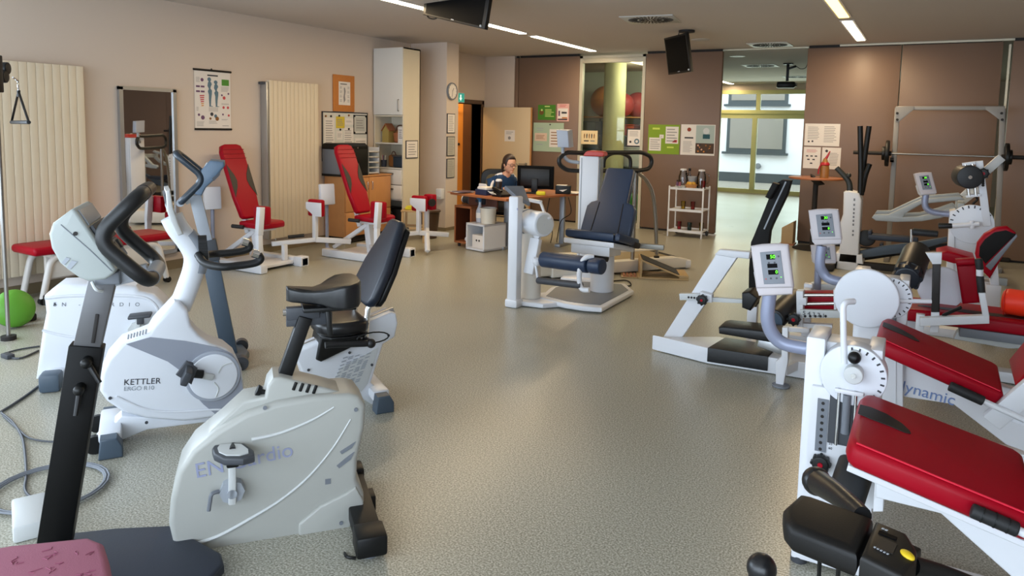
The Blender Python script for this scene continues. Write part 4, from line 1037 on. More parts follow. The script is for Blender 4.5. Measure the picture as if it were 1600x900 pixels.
B().cyl(p+V((-.012, 0, .005)), p+V((.004, 0, .005)), .014).obj('rail_knob', MM.chrome, f)
B().cyl(q+V((.012, 0, 0)), q+V((.012, 0, .05)), .022).obj('clamp', MM.chrome, f)
B().bar(f.y(477, 494, 0), f.y(438, 605, 0), .055, .05, .006).obj('saddle_post', MM.black, f)
B().bar(f.y(512, 482, -.05), f.y(516, 524, -.06), .022, .016, .005).bar(f.y(505, 484, -.03), f.y(518, 480, -.06), .02, .03).obj('adjust_lever', MM.black, f)
b = B(); p = f.y(401, 609, -.03); q = f.y(417, 614, -.03); b.cyl(p, p+(q-p)*.45, .022, .018, bev=.003).cyl(p+(q-p)*.45, q+(q-p)*.2, .01)
b.obj('lock_knob', MM.black, f)
# base
zt = .05
B().sl([f.z(*q, zt) for q in ((97, 833), (180, 824), (266, 820), (346, 863), (350, 880), (325, 905), (180, 945), (30, 940))], .005, zt, .012).obj('front_base', mat('dark_blue_base', '252b38', .5, bump=.15, bscale=150), f)
p, q = f.y(300, 880, 0), f.y(585, 850, 0)
B().bx(p.x, q.x, -.04, .04, .0, .07, .006).obj('base_beam', MM.black, f)
q = f.z(582, 880, .0); xm, yn = q.x, q.y
B().bx(xm-.05, xm+.05, yn+.03, .24, .025, .085, .008).bx(xm-.058, xm+.058, yn, yn+.12, .018, .1, .012).bx(xm-.058, xm+.058, .16, .26, .018, .1, .012).obj('rear_foot', MM.black, f)
for y in (yn+.06, .2): B().cyl((xm, y, 0), (xm, y, .03), .03).obj('levelling_foot', MM.mgrey, f)
B().tube(smoothpts([f.y(535, 845, -.1), f.z(540, 868, .005), f.z(556, 872, .005)]), .006, 8).obj('power_cable', MM.black, f)
# column
a0, a1 = f.y(83, 870, 0), f.y(137, 538, 0); a0 = a0+(a1-a0)*(.06-a0.z)/(a1.z-a0.z)
B().bar(a0, a1, .11, .07, .004).obj('column', mat('column_black', '040404', .5, spec=.2), f)
a2 = f.y(163, 430, 0)
B().bar(a1-(a1-a0)*.05, a2, .088, .05, .004).obj('inner_tube', mat('tube_grey', '5d5d5f', .4, .3), f)
B().bar(f.y(152, 491, -.027), f.y(145, 536, -.027), .012, .008, .002).obj('height_slot', MM.dark, f)
for c, e in (((136, 565), (156, 598)), ((125, 607), (118, 650))):
    p, q = f.y(*c, -.05), f.y(*e, -.085); B().cyl(p+V((0, .03, 0)), p+V((0, -.02, 0)), .018).tube([p, q], .011, 10, r2=.008).sph(p+V((0, -.02, 0)), .019).obj('clamp_lever', MM.black, f)
# console
con = [(76, 366), (82, 349), (110, 328), (114, 327), (119, 330), (181, 421), (178, 428), (165, 437), (138, 440), (124, 435), (107, 423), (93, 411), (80, 388)]
o = B().pr(off(con, -.14, f), -.14, .14, .014, 4).obj('console', mat('console_shell', 'a3aaa8', .4), f, ang=50)
A, Cn = f.y(117, 328, -.14), f.y(182, 420, -.14); d = (Cn-A); nn = V((-d.z, 0, d.x)).normalized(); nn = nn if nn.z > 0 else -nn
for t0, t1, m, h_ in ((.02, .28, MM.grey, .006), (.3, .62, MM.dgrey, .014), (.64, .97, MM.mgrey, .008)):
    P = A+d*t0; Q = A+d*t1; B().ext([V((P.x, -.115, P.z)), V((Q.x, -.115, Q.z)), V((Q.x, .115, Q.z)), V((P.x, .115, P.z))], nn*h_, .004).obj('display_panel', m, o)
b = B()
for y in (-.07, 0, .07): P = A+d*.75; b.cyl(V((P.x, y, P.z)), V((P.x, y, P.z))+nn*.018, .018)
b.obj('button', MM.dgrey, o)
b = B()
for q in (((96, 411), (103, 402), (110, 404), (101, 414)), ((104, 418), (112, 407), (121, 409), (110, 421))): b.ext(off(q, -.143, f), (0, .006, 0))
b.obj('grip_slit', MM.grey, o)
B().tube(off([(95, 351), (140, 390), (175, 424)], -.1405, f), .002, 6).obj('seam', MM.mgrey, o); p = f.y(118, 365, -.1405); B().cyl(p, p+V((0, -.004, 0)), .007).obj('screw', MM.dark, o)
B().pr(off([(146, 436), (186, 424), (188, 445), (146, 446)], -.05, f), -.05, .05, .006).obj('console_bracket', MM.mgrey, f)
B().tube(smoothpts([f.y(144, 441, -.06), f.y(150, 452, -.08), f.y(160, 455, -.06)]), .006, 8).obj('cable', MM.lgrey, f)


def handlebar(fr, top, knee, low, w, r, m):
    P = [fr.y(*low, -w), fr.y(*knee, -w), fr.y(*top, -w)]
    far = [V((q.x, w, q.z)) for q in P[::-1]]
    pts = fillet(P+far, .075, 8, True)
    o_ = B().tube(pts, r, 16, closed=True).obj('handlebar', m, fr, ang=80)
    q = V((P[0].x, 0, P[0].z)); B().cyl(q+V((0, -.1, 0)), q+V((0, .1, 0)), r*1.12).obj('pulse_grip', MM.grey, o_)
    q = V((P[2].x, 0, P[2].z)); B().cyl(q+V((0, -.06, 0)), q+V((0, .06, 0)), r*1.06).obj('end_grip', MM.black, o_); return P


P = handlebar(f, (216, 306), (148, 372), (232, 442), .19, .026, MM.foam)
q = V((P[0].x, 0, P[0].z)); B().bar(f.y(178, 436, 0), q+V((-.02, 0, .01)), .05, .04).obj('handlebar_stem', MM.grey, f)

# --- rear white ergometer
fy = V((-math.sin(math.radians(50)), math.cos(math.radians(50)), 0)); o_ = WZ(57, 595, .02)+fy*.13; o_.z = 0
f = Fr('upright_ergometer', 'white upright exercise bike with blue-grey column behind the nearest bike', 'exercise bike', o_, 50)
NY = -.13
shell = [(55, 594), (65, 520), (71, 490), (68, 463), (90, 446), (140, 444), (212, 447), (217, 455), (240, 460), (258, 477), (268, 505), (272, 540), (268, 575), (258, 596), (160, 598), (109, 594)]
B().pr(off(shell, NY, f), NY, .13, .03, 4).obj('side_cover', MM.white2, f, ang=50)
b = B().tube(smoothpts(off([(66, 516), (80, 520), (110, 526), (150, 530)], NY, f)), .008, 8).tube(smoothpts(off([(70, 466), (120, 462), (210, 463), (240, 474), (252, 500)], NY, f)), .01, 8)
b.obj('side_groove', MM.white2, f)
p = f.y(83, 476, NY-.0015); q = f.y(190, 476, NY-.0015); txt('EN - CARDIO', .034, p, q-p, (0, 0, 1), MM.mgrey, f, sp=2.6)
B().ext([p+V((-.0, 0, -.006)), p+V((.02, 0, -.006)), p+V((.01, 0, .014))], (0, -.001, 0)).obj('badge', MM.dgrey, f)
p = f.y(215, 516, -.15); B().cyl(p+V((0, .03, 0)), p+V((0, -.02, 0)), .055, n=10).obj('crank_hub', MM.lgrey, f)
B().bar(p+V((0, -.03, -.02)), f.y(216, 497, -.18), .03, .02).obj('crank_arm', MM.lgrey, f)
p = f.y(219, 493, -.23); B().box(p, (.13, .1, .02), .008, (0, -.05, 0)).box(p+V((0, 0, -.03)), (.04, .03, .05), .006).obj('pedal', MM.dgrey, f)
B().bar(f.y(224, 516, -.15), f.y(235, 500, -.16), .01, .01, .002).obj('strap', MM.lgrey, f)
p = f.y(81, 590, -.25); B().bx(p.x-.05, p.x+.05, -.3, .3, .02, .09, .01).obj('rear_foot', MM.white2, f)
for y in (-.27, .27): B().bx(p.x-.055, p.x+.055, y-.06, y+.06, .0, .11, .018).obj('foot_cap', MM.navyp, f)
c1 = f.y(360, 545, 0); c1.z = max(c1.z, .05)
B().bx(0, c1.x, -.05, .05, .01, .08, .01).obj('base_beam', MM.white2, f)
B().sl([(c1.x-.25, -.22), (c1.x+.06, -.25), (c1.x+.12, 0), (c1.x+.06, .25), (c1.x-.25, .22)], .005, .06, .015).obj('front_base', MM.navyp, f)
for y in (-.2, .2): B().cyl((c1.x+.07, y-.03, .045), (c1.x+.07, y+.03, .045), .045).obj('wheel', MM.dgrey, f)
c2 = f.y(337, 440, 0); c3 = f.y(305, 305, 0); d = (c2-c1); B().bar(V((c1.x, 0, .03)), c1+d*1.55, .1, .06, .006).obj('column', MM.navyp, f)
B().bar(c1+d*1.45, c3, .075, .05, .004).obj('inner_tube', MM.grey, f); B().bar(c1+d*1.3, c1+d*1.6, .115, .075, .006).obj('column_sleeve', MM.dgrey, f)
con = [(314, 266), (328, 251), (350, 253), (351, 260), (332, 284), (321, 294), (315, 306), (303, 304), (304, 290)]
o = B().pr(off(con, -.13, f), -.13, .13, .012).obj('console', mat('console_blue_grey', '5d7186', .4), f, ang=50)
A, Cn = f.y(326, 252, -.13), f.y(304, 292, -.13); d = Cn-A; nn = V((-d.z, 0, d.x)).normalized(); nn = nn if nn.z > 0 else -nn
P, Q = A+d*.08, A+d*.85; B().ext([V((P.x, -.11, P.z)), V((Q.x, -.11, Q.z)), V((Q.x, .11, Q.z)), V((P.x, .11, P.z))], nn*.008, .003).obj('display_panel', MM.lgrey, o)
B().ext(off([(331, 279), (340, 272), (347, 262), (343, 274), (334, 283)], -.132, f), (0, .005, 0)).obj('grip_slit', MM.dgrey, o)
P = handlebar(f, (274, 241), (321, 279), (281, 318), .12, .021, mat('blue_black_foam', '1d2a36', .4))
q = V((P[0].x, 0, P[0].z)); B().bar(f.y(304, 306, 0), q+V((.02, 0, 0)), .05, .04).obj('handlebar_stem', MM.lgrey, f)
zt = f.y(135, 350, 0).z; xa, xb = f.y(100, 355, 0).x, f.y(178, 355, 0).x; Ls = xb-xa
o_ = [(0, .05), (.04, .1), (.14, .125), (.3, .125), (.45, .1), (.62, .06), (.85, .045), (.98, .03), (1, 0)]
B().sl([(xa+Ls*u, -w_) for u, w_ in o_]+[(xa+Ls*u, w_) for u, w_ in o_[::-1]], zt-.075, zt, .03, 4).obj('saddle', mat('saddle_blue_black', '202b3c', .35), f, ang=60)
B().bar((xa+.1, 0, zt-.09), (f.y(150, 455, 0).x, 0, f.y(150, 455, 0).z), .05, .05).obj('saddle_post', MM.black, f)

# --- recumbent bike
fy = V((-math.sin(math.radians(57)), math.cos(math.radians(57)), 0)); o_ = WZ(172, 718, 0)+fy*.23
f = Fr('recumbent_bike', 'white and grey recumbent exercise bike with tall black backrest', 'exercise bike', o_, 57)
NY = -.1
shell = [(167, 628), (156, 612), (158, 585), (168, 562), (190, 537), (233, 520), (240, 508), (273, 472), (281, 473), (293, 484), (299, 509), (311, 524), (329, 537), (353, 545), (369, 558), (378, 577), (383, 623), (377, 640), (343, 652), (289, 659), (230, 655), (193, 645)]
B().pr(off(shell, NY, f), NY, .1, .02, 4).obj('side_cover', MM.white2, f, ang=50)
B().ext(off([(197, 538), (235, 527), (290, 533), (340, 543), (363, 553), (374, 570), (381, 620), (377, 634), (341, 651), (318, 632), (294, 606), (280, 578), (262, 565)], NY-.004, f), (0, .006, 0)).obj('grey_panel', mat('panel_blue_grey', '8d929e', .4), f)
p = f.y(333, 587, NY)
B().cyl(p+V((0, .01, 0)), p+V((0, -.014, 0)), .135, bev=.006, n=48).obj('flywheel_ring', mat('ring_grey', '9aa0ab', .4), f)
B().cyl(p+V((0, -.01, 0)), p+V((0, -.02, 0)), .118, bev=.006, n=48).obj('flywheel_disc', MM.white2, f)
b = B()
for k in range(3):
    a = k*2.094+.6; b.tube(smoothpts([p+V((.03*math.cos(a), -.0205, .03*math.sin(a))), p+V((.07*math.cos(a+.25), -.0205, .07*math.sin(a+.25))), p+V((.11*math.cos(a), -.0205, .11*math.sin(a)))]), .004, 6)
b.obj('spoke_groove', MM.lgrey, f)
B().bar(p+V((0, -.03, 0)), f.y(304, 584, -.14), .035, .022, .008).obj('crank_arm', MM.lgrey, f)
q = f.y(292, 584, -.2); B().cyl(f.y(318, 585, -.15), f.y(295, 583, -.15), .022, bev=.006).obj('pedal_axle', MM.black, f)
B().box(q, (.035, .11, .08), .008, (.3, .4, 0)).ext([q+V((-.05, 0, .0)), q+V((0, 0, .065)), q+V((.05, 0, .02)), q+V((.02, 0, -.06))], (0, .02, 0), .004).obj('pedal', MM.dgrey, f)
B().cyl(f.y(333, 587, .1), f.y(333, 587, .16), .02).bar(f.y(333, 587, .15), f.y(345, 600, .15), .03, .02).box(f.y(346, 602, .2), (.09, .09, .03), .008).obj('pedal', MM.dgrey, f)
p = f.y(193, 598, NY-.0015); q = f.y(236, 596, NY-.0015); txt('KETTLER', .042, p, q-p, (0, 0, 1), MM.ink, f)
p = f.y(193, 608, NY-.0015); q = f.y(240, 606, NY-.0015); txt('ERGO R10', .03, p, q-p, (0, 0, 1), MM.grey, f)
b = B()
for i in range(7):
    a = f.y(200+4.6*i, 532-1.4*i, NY-.001); c = f.y(197+4.6*i, 526-1.4*i, NY+.06); b.bar(a+V((0, 0, .006)), a+V((.004, 0, .03)), .008, .004, .001)
b.obj('vent_slot', MM.grey, f)
b = B()
for q in ((172, 622), (229, 660)): bolt(b, f, *q, NY-.001)
b.obj('screw', MM.dgrey, f)
B().tube(smoothpts(off([(182, 620), (230, 640), (280, 643), (330, 640), (345, 640)], NY-.002, f)), .006, 8).obj('side_groove', MM.white2, f)
# base beam and feet
x1 = f.y(172, 705, -.2).x; x2 = f.y(600, 638, -.21).x
B().pr(off([(150, 688), (190, 650), (300, 655), (350, 648), (340, 658), (230, 672), (176, 694)], -.05, f), -.05, .05, .008).obj('base_beam', MM.white2, f)
B().bx(x1-.05, x1+.05, -.16, .18, .05, .11, .015).obj('front_foot', MM.white2, f)
for y in (-.185, .19): B().pr([(x1-.05, .0), (x1+.055, 0), (x1+.055, .055), (x1+.03, .1), (x1-.04, .1)], y-.045, y+.045, .008).obj('foot_cap', MM.navyp, f)
for y in (-.13, .15): B().cyl((x1-.065, y-.012, .045), (x1-.065, y+.012, .045), .045).obj('wheel', MM.black, f)
B().bx(x2-.05, x2+.05, -.16, .18, .05, .11, .015).obj('rear_foot', MM.white2, f)
for y in (-.185, .19): B().pr([(x2-.05, .0), (x2+.055, 0), (x2+.055, .055), (x2+.03, .1), (x2-.04, .1)], y-.045, y+.045, .008).obj('foot_cap', MM.navyp, f)
# seat carrier
rail = [(462, 552), (466, 549), (612, 488), (619, 490), (622, 505), (617, 527), (599, 538), (590, 566), (580, 598), (594, 610), (604, 628), (592, 640), (571, 626), (545, 612), (478, 600), (470, 576), (463, 562)]
B().pr(off(rail, -.07, f), -.07, .07, .012, 3).obj('rear_frame', MM.white2, f, ang=50)
B().ext(off([(532, 575), (560, 560), (592, 542), (585, 565), (574, 600), (565, 612), (545, 606), (520, 596)], -.073, f), (0, .004, 0), .001).obj('texture_panel', MM.lgrey, f)
b = B()
for i in range(16):
    for j in range(5):
        if (i+j) % 2 == 0 or random.random() < .5:
            t = j/5; x = 536+t*46-i*1.2; y = 560+i*2.9-t*8
            if 520 < x < 582-i*.6: b.bar(f.y(x, y, -.0745), f.y(x+7, y-2.4, -.0745), .005, .002, 0)
b.obj('texture_dash', MM.grey, f)
b = B()
for q in ((482, 578), (546, 551), (607, 524), (581, 570)): bolt(b, f, *q, -.075)
b.obj('screw', MM.dgrey, f)
B().bar(f.y(470, 545, 0), f.y(615, 485, 0), .045, .03, .006).obj('slide_rail', MM.alu, f)
B().pr(off([(495, 563), (503, 520), (560, 526), (568, 532), (560, 538), (502, 566)], -.1, f), -.1, .1, .01).obj('seat_bracket', MM.black, f)
s0, s1 = f.y(487, 503, 0), f.y(556, 518, 0); w_ = .21
B().sl(rpoly([(s0.x, 0, -w_*.7), (s0.x+.1, 0, -w_), (s1.x, 0, -w_*.95), (s1.x, 0, w_*.95), (s0.x+.1, 0, w_), (s0.x, 0, w_*.7)], .06), 0, 1) if 0 else None
so = [(s0.x, -.13), (s0.x+.05, -.2), (s0.x+.14, -.215), (s1.x, -.2), (s1.x+.03, -.15), (s1.x+.03, .15), (s1.x, .2), (s0.x+.14, .215), (s0.x+.05, .2), (s0.x, .13)]
so_ = B().sl(so, s0.z-.05, s0.z+.03, .03, 4).obj('seat', MM.vinylb, f, ang=60)
B().sl([(s0.x+.02+(x-s0.x)*.92, y*.94) for x, y in so], s0.z-.068, s0.z-.048, .008).obj('seat_shell', MM.black, f)
a, c = f.y(557, 468, 0), f.y(617, 342, 0); d = c-a; L_ = d.length; d.normalize(); nx = V((-d.z, 0, d.x))
if nx.x > 0: nx = -nx
bo = [(0, -.14), (.03, -.19), (.12, -.215), (.45, -.2), (.8, -.13), (.97, -.1), (1, -.07), (1, .07), (.97, .1), (.8, .13), (.45, .2), (.12, .215), (.03, .19), (0, .14)]
B().ext([a+d*(L_*t)+V((0, y, 0))+nx*.0 for t, y in bo], nx*-.055, .022, 4).obj('backrest', mat('dark_navy_vinyl', '161e2b', .4, bump=.1, bscale=250), f, ang=60)
B().ext([a+d*(L_*(.03+.93*t))+V((0, y*.95, 0))-nx*.055 for t, y in bo], nx*-.035, .012, 3).obj('back_shell', MM.black, f)
for y in (-.13, .13): B().tube([V((s1.x+.02, y, s0.z-.08)), a+V((.03, y, -.03)), a+d*.15+V((.06, y, 0))], .016, 10).obj('back_strut', MM.chrome, f)
for y in (-.24, .24): B().tube(fillet([V((s1.x+.02, y*.5, s0.z-.1)), V((s1.x+.02, y, s0.z-.09)), V((s0.x+.06, y, s0.z-.07)), V((s0.x+.02, y, s0.z-.07))], .04), .018, 12).sph((s1.x+.02, y, s0.z-.09), .026).obj('side_handle', MM.foam, f)
q = f.y(575, 526, -.2); B().tube([q+V((.09*math.cos(t*.3927)+.02, -.03, .03*math.sin(t*.3927)-.0)) for t in range(16)], .004, 8, closed=True).obj('sensor_cable', MM.black, f)
# mast, console and long side handles
ms = smoothpts(off([(280, 482), (293, 450), (303, 420), (304, 398), (294, 378), (278, 357), (268, 338)], 0, f), 5)
B().tube(ms, .042, 14, flat=1.3).obj('mast', MM.white2, f, ang=80)
B().tube(smoothpts(off([(309, 425), (314, 400), (306, 380), (294, 366)], 0, f), 5), .04, 12).obj('mast_cover', mat('mast_grey', '868c95', .4), f)
B().pr(off([(259, 298), (266, 297), (271, 325), (280, 352), (287, 366), (278, 369), (266, 345), (261, 330)], -.14, f), -.14, .14, .008).obj('console', MM.lgrey, f)
B().pr(off([(256, 305), (260, 301), (265, 328), (268, 340), (262, 332)], -.12, f), -.12, .12, .003).obj('display_panel', MM.dgrey, f)
b = B()
for i in range(7): p = f.y(316+.4*i, 378+4.0*i, -.03); b.cyl(p+V((-.02, 0, 0)), p+V((.02, 0, 0)), .035)
b.obj('bellows', MM.rubber, f)
for s, pts in ((-1, [(313, 405), (322, 415), (345, 417), (372, 415), (398, 411), (407, 405), (404, 398)]),):
    P = off(pts, -.2, f)
    for s in (-1, 1):
        PP = [V((q.x, s*(.06+.14*min(1, i/2)), q.z)) for i, q in enumerate(P)]
        o = B().tube(smoothpts(PP, 5), .02, 12).obj('side_handle', MM.foam, f); B().cyl(PP[-1], PP[-1]+V((-.03, 0, .01)), .022).obj('end_cap', MM.chrome, o)
tag(B().tube(smoothpts([WZ(5, 555, .008), WZ(30, 560, .008), WZ(60, 548, .008)]), .007, 8).tube(smoothpts([WZ(4, 553, .008), WZ(30, 546, .008), WZ(62, 541, .008)]), .006, 8).box(WZ(12, 556, .015), (.09, .05, .03), .006).obj('power_cable', MM.dgrey), 'grey plug lead on the floor at the left of the white bike', 'cable')
tag(B().tube(smoothpts([WZ(2, 643, .008), WZ(20, 632, .008), WZ(45, 615, .008), WZ(68, 597, .008)]), .007, 8).obj('power_cable', MM.dgrey), 'dark cable on the floor running to the white bike at the left edge', 'cable')
tag(B().tube(smoothpts([WZ(2, 645, .008), WZ(20, 660, .008), WZ(33, 680, .008), WZ(38, 700, .008), WZ(41, 740, .008), WZ(39, 765, .008), WZ(52, 778, .008), WZ(80, 780, .008), WZ(100, 770, .008)]), .006, 8).tube(smoothpts([WZ(5, 650, .008), WZ(28, 670, .008), WZ(50, 686, .008), WZ(100, 690, .008), WZ(150, 680, .008)]), .005, 8).obj('power_cable', MM.dgrey), 'dark lead on the floor running down to the coiled grey cable', 'cable')
c = WZ(78, 762, .01); b = B()
for k in range(4): b.tube([c+V(((.21+.006*k)*math.cos(t*.2618), (.21+.006*k)*math.sin(t*.2618), .002+.004*(k % 2))) for t in range(24)], .005, 8, closed=True)
tag(b.obj('coiled_cable', MM.mgrey), 'coil of flat grey cable lying on the floor behind the black column', 'cable')
g = Fr('power_supply', 'white power supply box on the floor behind the black column', 'box', WZ(48, 822, 0), 65); B().bx(-.06, .06, -.12, .14, 0, .07, .012).obj('housing', MM.lgrey, g); B().cyl((0, .14, .03), (0, .18, .03), .012).obj('plug', MM.black, g)

# --- patterned stool right at the camera
zt = .52; c = WZ(60, 905, zt)
g = Fr('padded_stool', 'mauve patterned stool cushion cut by the lower left corner', 'stool', (c.x, c.y, 0), 31)
P = [g.z(*q, zt) for q in ((-120, 872), (20, 848), (140, 836), (163, 845), (171, 870), (178, 905), (175, 940), (-100, 990))]
B().sl(P, zt-.075, zt, .022, 4).obj('seat', MM.pinkfab, g, ang=60)
b = B(); xs = [q.x for q in P]; ys = [q.y for q in P]
for i in range(60):
    px, py = random.uniform(-60, 160), random.uniform(856, 960); q = g.z(px, py, zt+.0006); s_ = .008
    v = [q+V((random.uniform(-s_, s_)*1.6, random.uniform(-s_, s_)*1.6, 0)) for _ in range(4)]; b.tube(v, .0011, 4)
b.obj('fabric_pattern', MM.mauve, g)
B().sl([V((q.x, q.y, 0)) for q in P], zt-.09, zt-.076, .004).obj('seat_board', MM.black, g)
m = sum(P, V())/len(P); B().cyl((m.x, m.y, .06), (m.x, m.y, zt-.09), .03).obj('column', MM.steel, g)
for i in range(5):
    a = i*1.2566; B().bar((m.x, m.y, .08), (m.x+.2*math.cos(a), m.y+.2*math.sin(a), .06), .04, .03, up=(0, 0, 1)).sph((m.x+.2*math.cos(a), m.y+.2*math.sin(a), .028), .027).obj('caster_arm', MM.black, g)

# ------------------------------------------------------------------ red abductor machines
def abductor(label, loc, ang, g, front):
    f = Fr('abductor_machine', label, 'weight machine', loc, ang, g)
    B().bar((-.5, -.27, .05), (.4, -.27, .05), .09, .09, .006, (0, 0, 1)).bar((-.45, .3, .05), (.42, .3, .05), .09, .09, .006, (0, 0, 1)).bx(.3, .42, .24, .36, 0, .11, .006).bx(-.4, .3, -.24, .26, .03, .06, .004).obj('base_frame', MM.white, f)
    B().bar((.02, 0, .06), (-.04, 0, .45), .08, .08).bar((-.5, -.1, .08), (-.03, -.02, .4), .05, .05).bx(-.15, .18, -.1, .1, .42, .45, .004).obj('seat_frame', MM.white, f)
    st = [(-.1, -.17), (.2, -.19), (.27, -.14), (.29, 0), (.27, .14), (.2, .19), (-.1, .17)]
    B().sl(st, .455, .525, .02, 3).obj('seat', MM.red, f, ang=60)
    a, c = V((-.08, 0, .55)), V((-.42, 0, 1.37)); d = (c-a); L_ = d.length; d.normalize(); n = V((d.z, 0, -d.x))
    ol = [(0, -.1), (.03, -.13), (.3, -.155), (.9, -.155), (.98, -.13), (1, -.08), (1, .08), (.98, .13), (.9, .155), (.3, .155), (.03, .13), (0, .1)]
    br = B().ext([a+d*(L_*t)+V((0, y, 0)) for t, y in ol], n*-.07, .022, 4).obj('backrest', MM.red, f, ang=60)
    for s in (-1, 1):
        q = [(.28, .15), (.42, .085), (.5, .068), (.58, .085), (.72, .15)]
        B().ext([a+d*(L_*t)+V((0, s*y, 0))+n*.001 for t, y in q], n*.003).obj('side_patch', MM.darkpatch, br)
    b = B()
    for k in range(3): t = .8+.06*k; b.tube([a+d*(L_*t)+V((0, -.15, 0))+n*.001, a+d*(L_*t)+V((0, .15, 0))+n*.001], .004, 6)
    b.obj('seam', mat('red_seam', '8a0c1c', .5), br)
    B().bar(a-n*.09+V((0, 0, -.15)), a-n*.09+d*.5, .06, .04).obj('back_post', MM.white, f)
    for s in (-1, 1): B().tube([(.02, s*.22, .47), (-.12, s*.25, .475)], .022, 12).obj('seat_handle', MM.rubber, f)
    # near knee arm
    p = V((.4, -.34, 0))
    B().bar((.36, -.3, .12), (.36, -.3, .45), .05, .06).bar((.36, -.3, .42), (.36, -.27, .72), .055, .07).bar((.1, -.1, .15), (.36, -.3, .15), .05, .05).obj('knee_arm', MM.white, f)
    B().box((.3, -.2, .62), (.2, .08, .2), .02).obj('knee_pad', MM.red, f)
    # far knee arm
    B().bar((.3, .58, .26), (.3, .58, .66), .05, .05).bar((.05, .15, .24), (.3, .58, .26), .05, .05, up=(0, 0, 1)).bar((.3, .58, .26), (.46, 1.0, .2), .05, .06, up=(0, 0, 1)).bar((.2, .2, .06), (.2, .2, .24), .05, .05).obj('knee_arm', MM.white, f)
    B().ext([(.18, .55, .7), (.42, .55, .7), (.42, .55, .54), (.32, .55, .54), (.18, .55, .62)], (0, .012, 0), .002).obj('pad_plate', MM.white, f)
    B().box((.28, .62, .63), (.22, .07, .2), .02).obj('knee_pad', MM.red, f)
    B().cyl((.1, .35, .3), (.2, .5, .31), .02).obj('lever_grip', MM.rubber, f)
    B().tube(fillet([(-.5, -.16, .06), (-.56, -.16, .08), (-.56, -.16, .62)], .05), .022, 12).obj('display_post', mat('post_grey_blue', '8b90a2', .4), f)
    B().box((-.55, -.17, .75), (.07, .19, .26), .015, (0, -.1, -.35)).box((-.575, -.165, .7), (.05, .17, .12), .012, (0, -.1, -.35)).obj('display', MM.white2, f)
    return f


abductor('red upholstered white machine near the left wall between poster and radiator', (-6.5, 5.64, 0), 0, 'red seated machines by the left wall', 0)
f = abductor('red upholstered white machine in front of the beech cupboard', (-5.88, 6.82, 0), 0, 'red seated machines by the left wall', 1)
B().bar((.3, .75, .3), (.3, .75, .62), .05, .05).bar((.3, .75, .3), (.5, .5, .05), .05, .05).obj('knee_arm', MM.white, f)
o = B().box((.33, .78, .64), (.14, .1, .2), .015).obj('knee_pad', MM.red, f); B().cyl((.39, .73, .64), (.41, .72, .64), .05).obj('pad_hole', MM.dark, o)

# ------------------------------------------------------------------ red bench by the radiator
f = Fr('therapy_bench', 'long red padded bench with white frame in front of the left radiator', 'bench', (-6.76, 3.97, 0), 88)
B().box((0, 0, .47), (1.3, .42, .075), .03, seg=4).obj('seat', MM.red, f, ang=60)
for s in (-1, 1):
    for y in (-.17, .17):
        pts = fillet([(s*.58, y, .05), (s*.5, y, .4), (s*.3, y, .42)], .08)
        o = B().tube(pts, .028, 12).obj('leg', mat('bench_white', 'cfcbc6', .4), f); B().cyl((s*.585, y-.025, .03), (s*.585, y+.025, .03), .03).obj('caster', MM.black, o)
B().bx(-.5, .5, -.17, .17, .4, .43, .003).bx(-.5, .5, -.165, -.155, .22, .41, .003).bx(-.47, .47, -.02, .02, .25, .4, .003).obj('frame_panel', mat('bench_panel', 'd4cfc8', .4), f)
txt('Enraf-Nonius', .055, (-.33, -.167, .33), (1, 0, 0), (0, 0, 1), MM.greyink, f)
f = Fr('step_platform', 'flat black step board behind the white bike, under the red bench', 'step', (-6.2, 3.5, 0), 84); B().box((.05, 0, .1), (.62, .3, .1), .02).obj('platform', MM.black, f); B().box((-.2, 0, .025), (.08, .28, .05), .01).box((.3, 0, .025), (.08, .28, .05), .01).obj('riser', MM.dgrey, f)

# ------------------------------------------------------------------ pulley station at the left edge
bx_ = WY(2, 300, 2.7)
f = Fr('cable_pulley', 'chrome pulley pole with black pulley wheels at the left edge', 'pulley machine', (bx_.x, bx_.y, 0), -50)
B().cyl((0, 0, .03), (0, 0, 2.5), .014).obj('guide_pole', MM.steel, f); B().cyl((0, 0, 0), (0, 0, .03), .05).obj('base_plate', MM.dark, f); B().box((-.06, .02, 2.52), (.3, .2, .06), .01).obj('top_beam', MM.dgrey, f)
y0 = 0
p1, p2 = f.y(16, 107, 0), f.y(13, 120, 0)
for p in (p1, p2): o = B().cyl(p+V((0, -.05, 0)), p+V((0, -.01, 0)), .045, bev=.008).obj('pulley_wheel', MM.black, f); B().cyl(p+V((0, -.056, 0)), p+V((0, -.05, 0)), .008).obj('axle', MM.chrome, o)
B().bx(-.05, .03, -.03, .03, p2.z-.12, p1.z+.08, .008).obj('pulley_block', MM.black, f)
B().cyl((0, -.02, p1.z+.08), (0, -.02, 2.5), .004).obj('cable', MM.dgrey, f)
p = f.y(28, 128, -.04); q = f.y(29, 141, -.04); B().tube(smoothpts([f.y(20, 121, -.04), f.y(26, 125, -.04), p, q]), .007, 8).tube([p+V((.008*math.cos(t*.5), 0, .03*math.sin(t*.5)-.03)) for t in range(13)], .004, 6, closed=True).obj('carabiner', MM.chrome, f)
bx_l = f.loc; T = f.W(f.y(29, 143, -.06))
g = Fr('strap_handle', 'black triangular strap handle hanging from the pulley', 'handle', (T.x, T.y, T.z-.26), -20)
a, c, e = g.y(29, 143, 0), g.y(18, 191, 0), g.y(45, 191, 0)
B().tube([a, c], .009, 8, flat=.5).tube([a, e], .009, 8, flat=.5).cyl(a+V((0, 0, -.04)), a+V((0, 0, .01)), .012).obj('strap', MM.black, g); B().cyl(c, e, .014, bev=.003).obj('grip', MM.rubber, g)
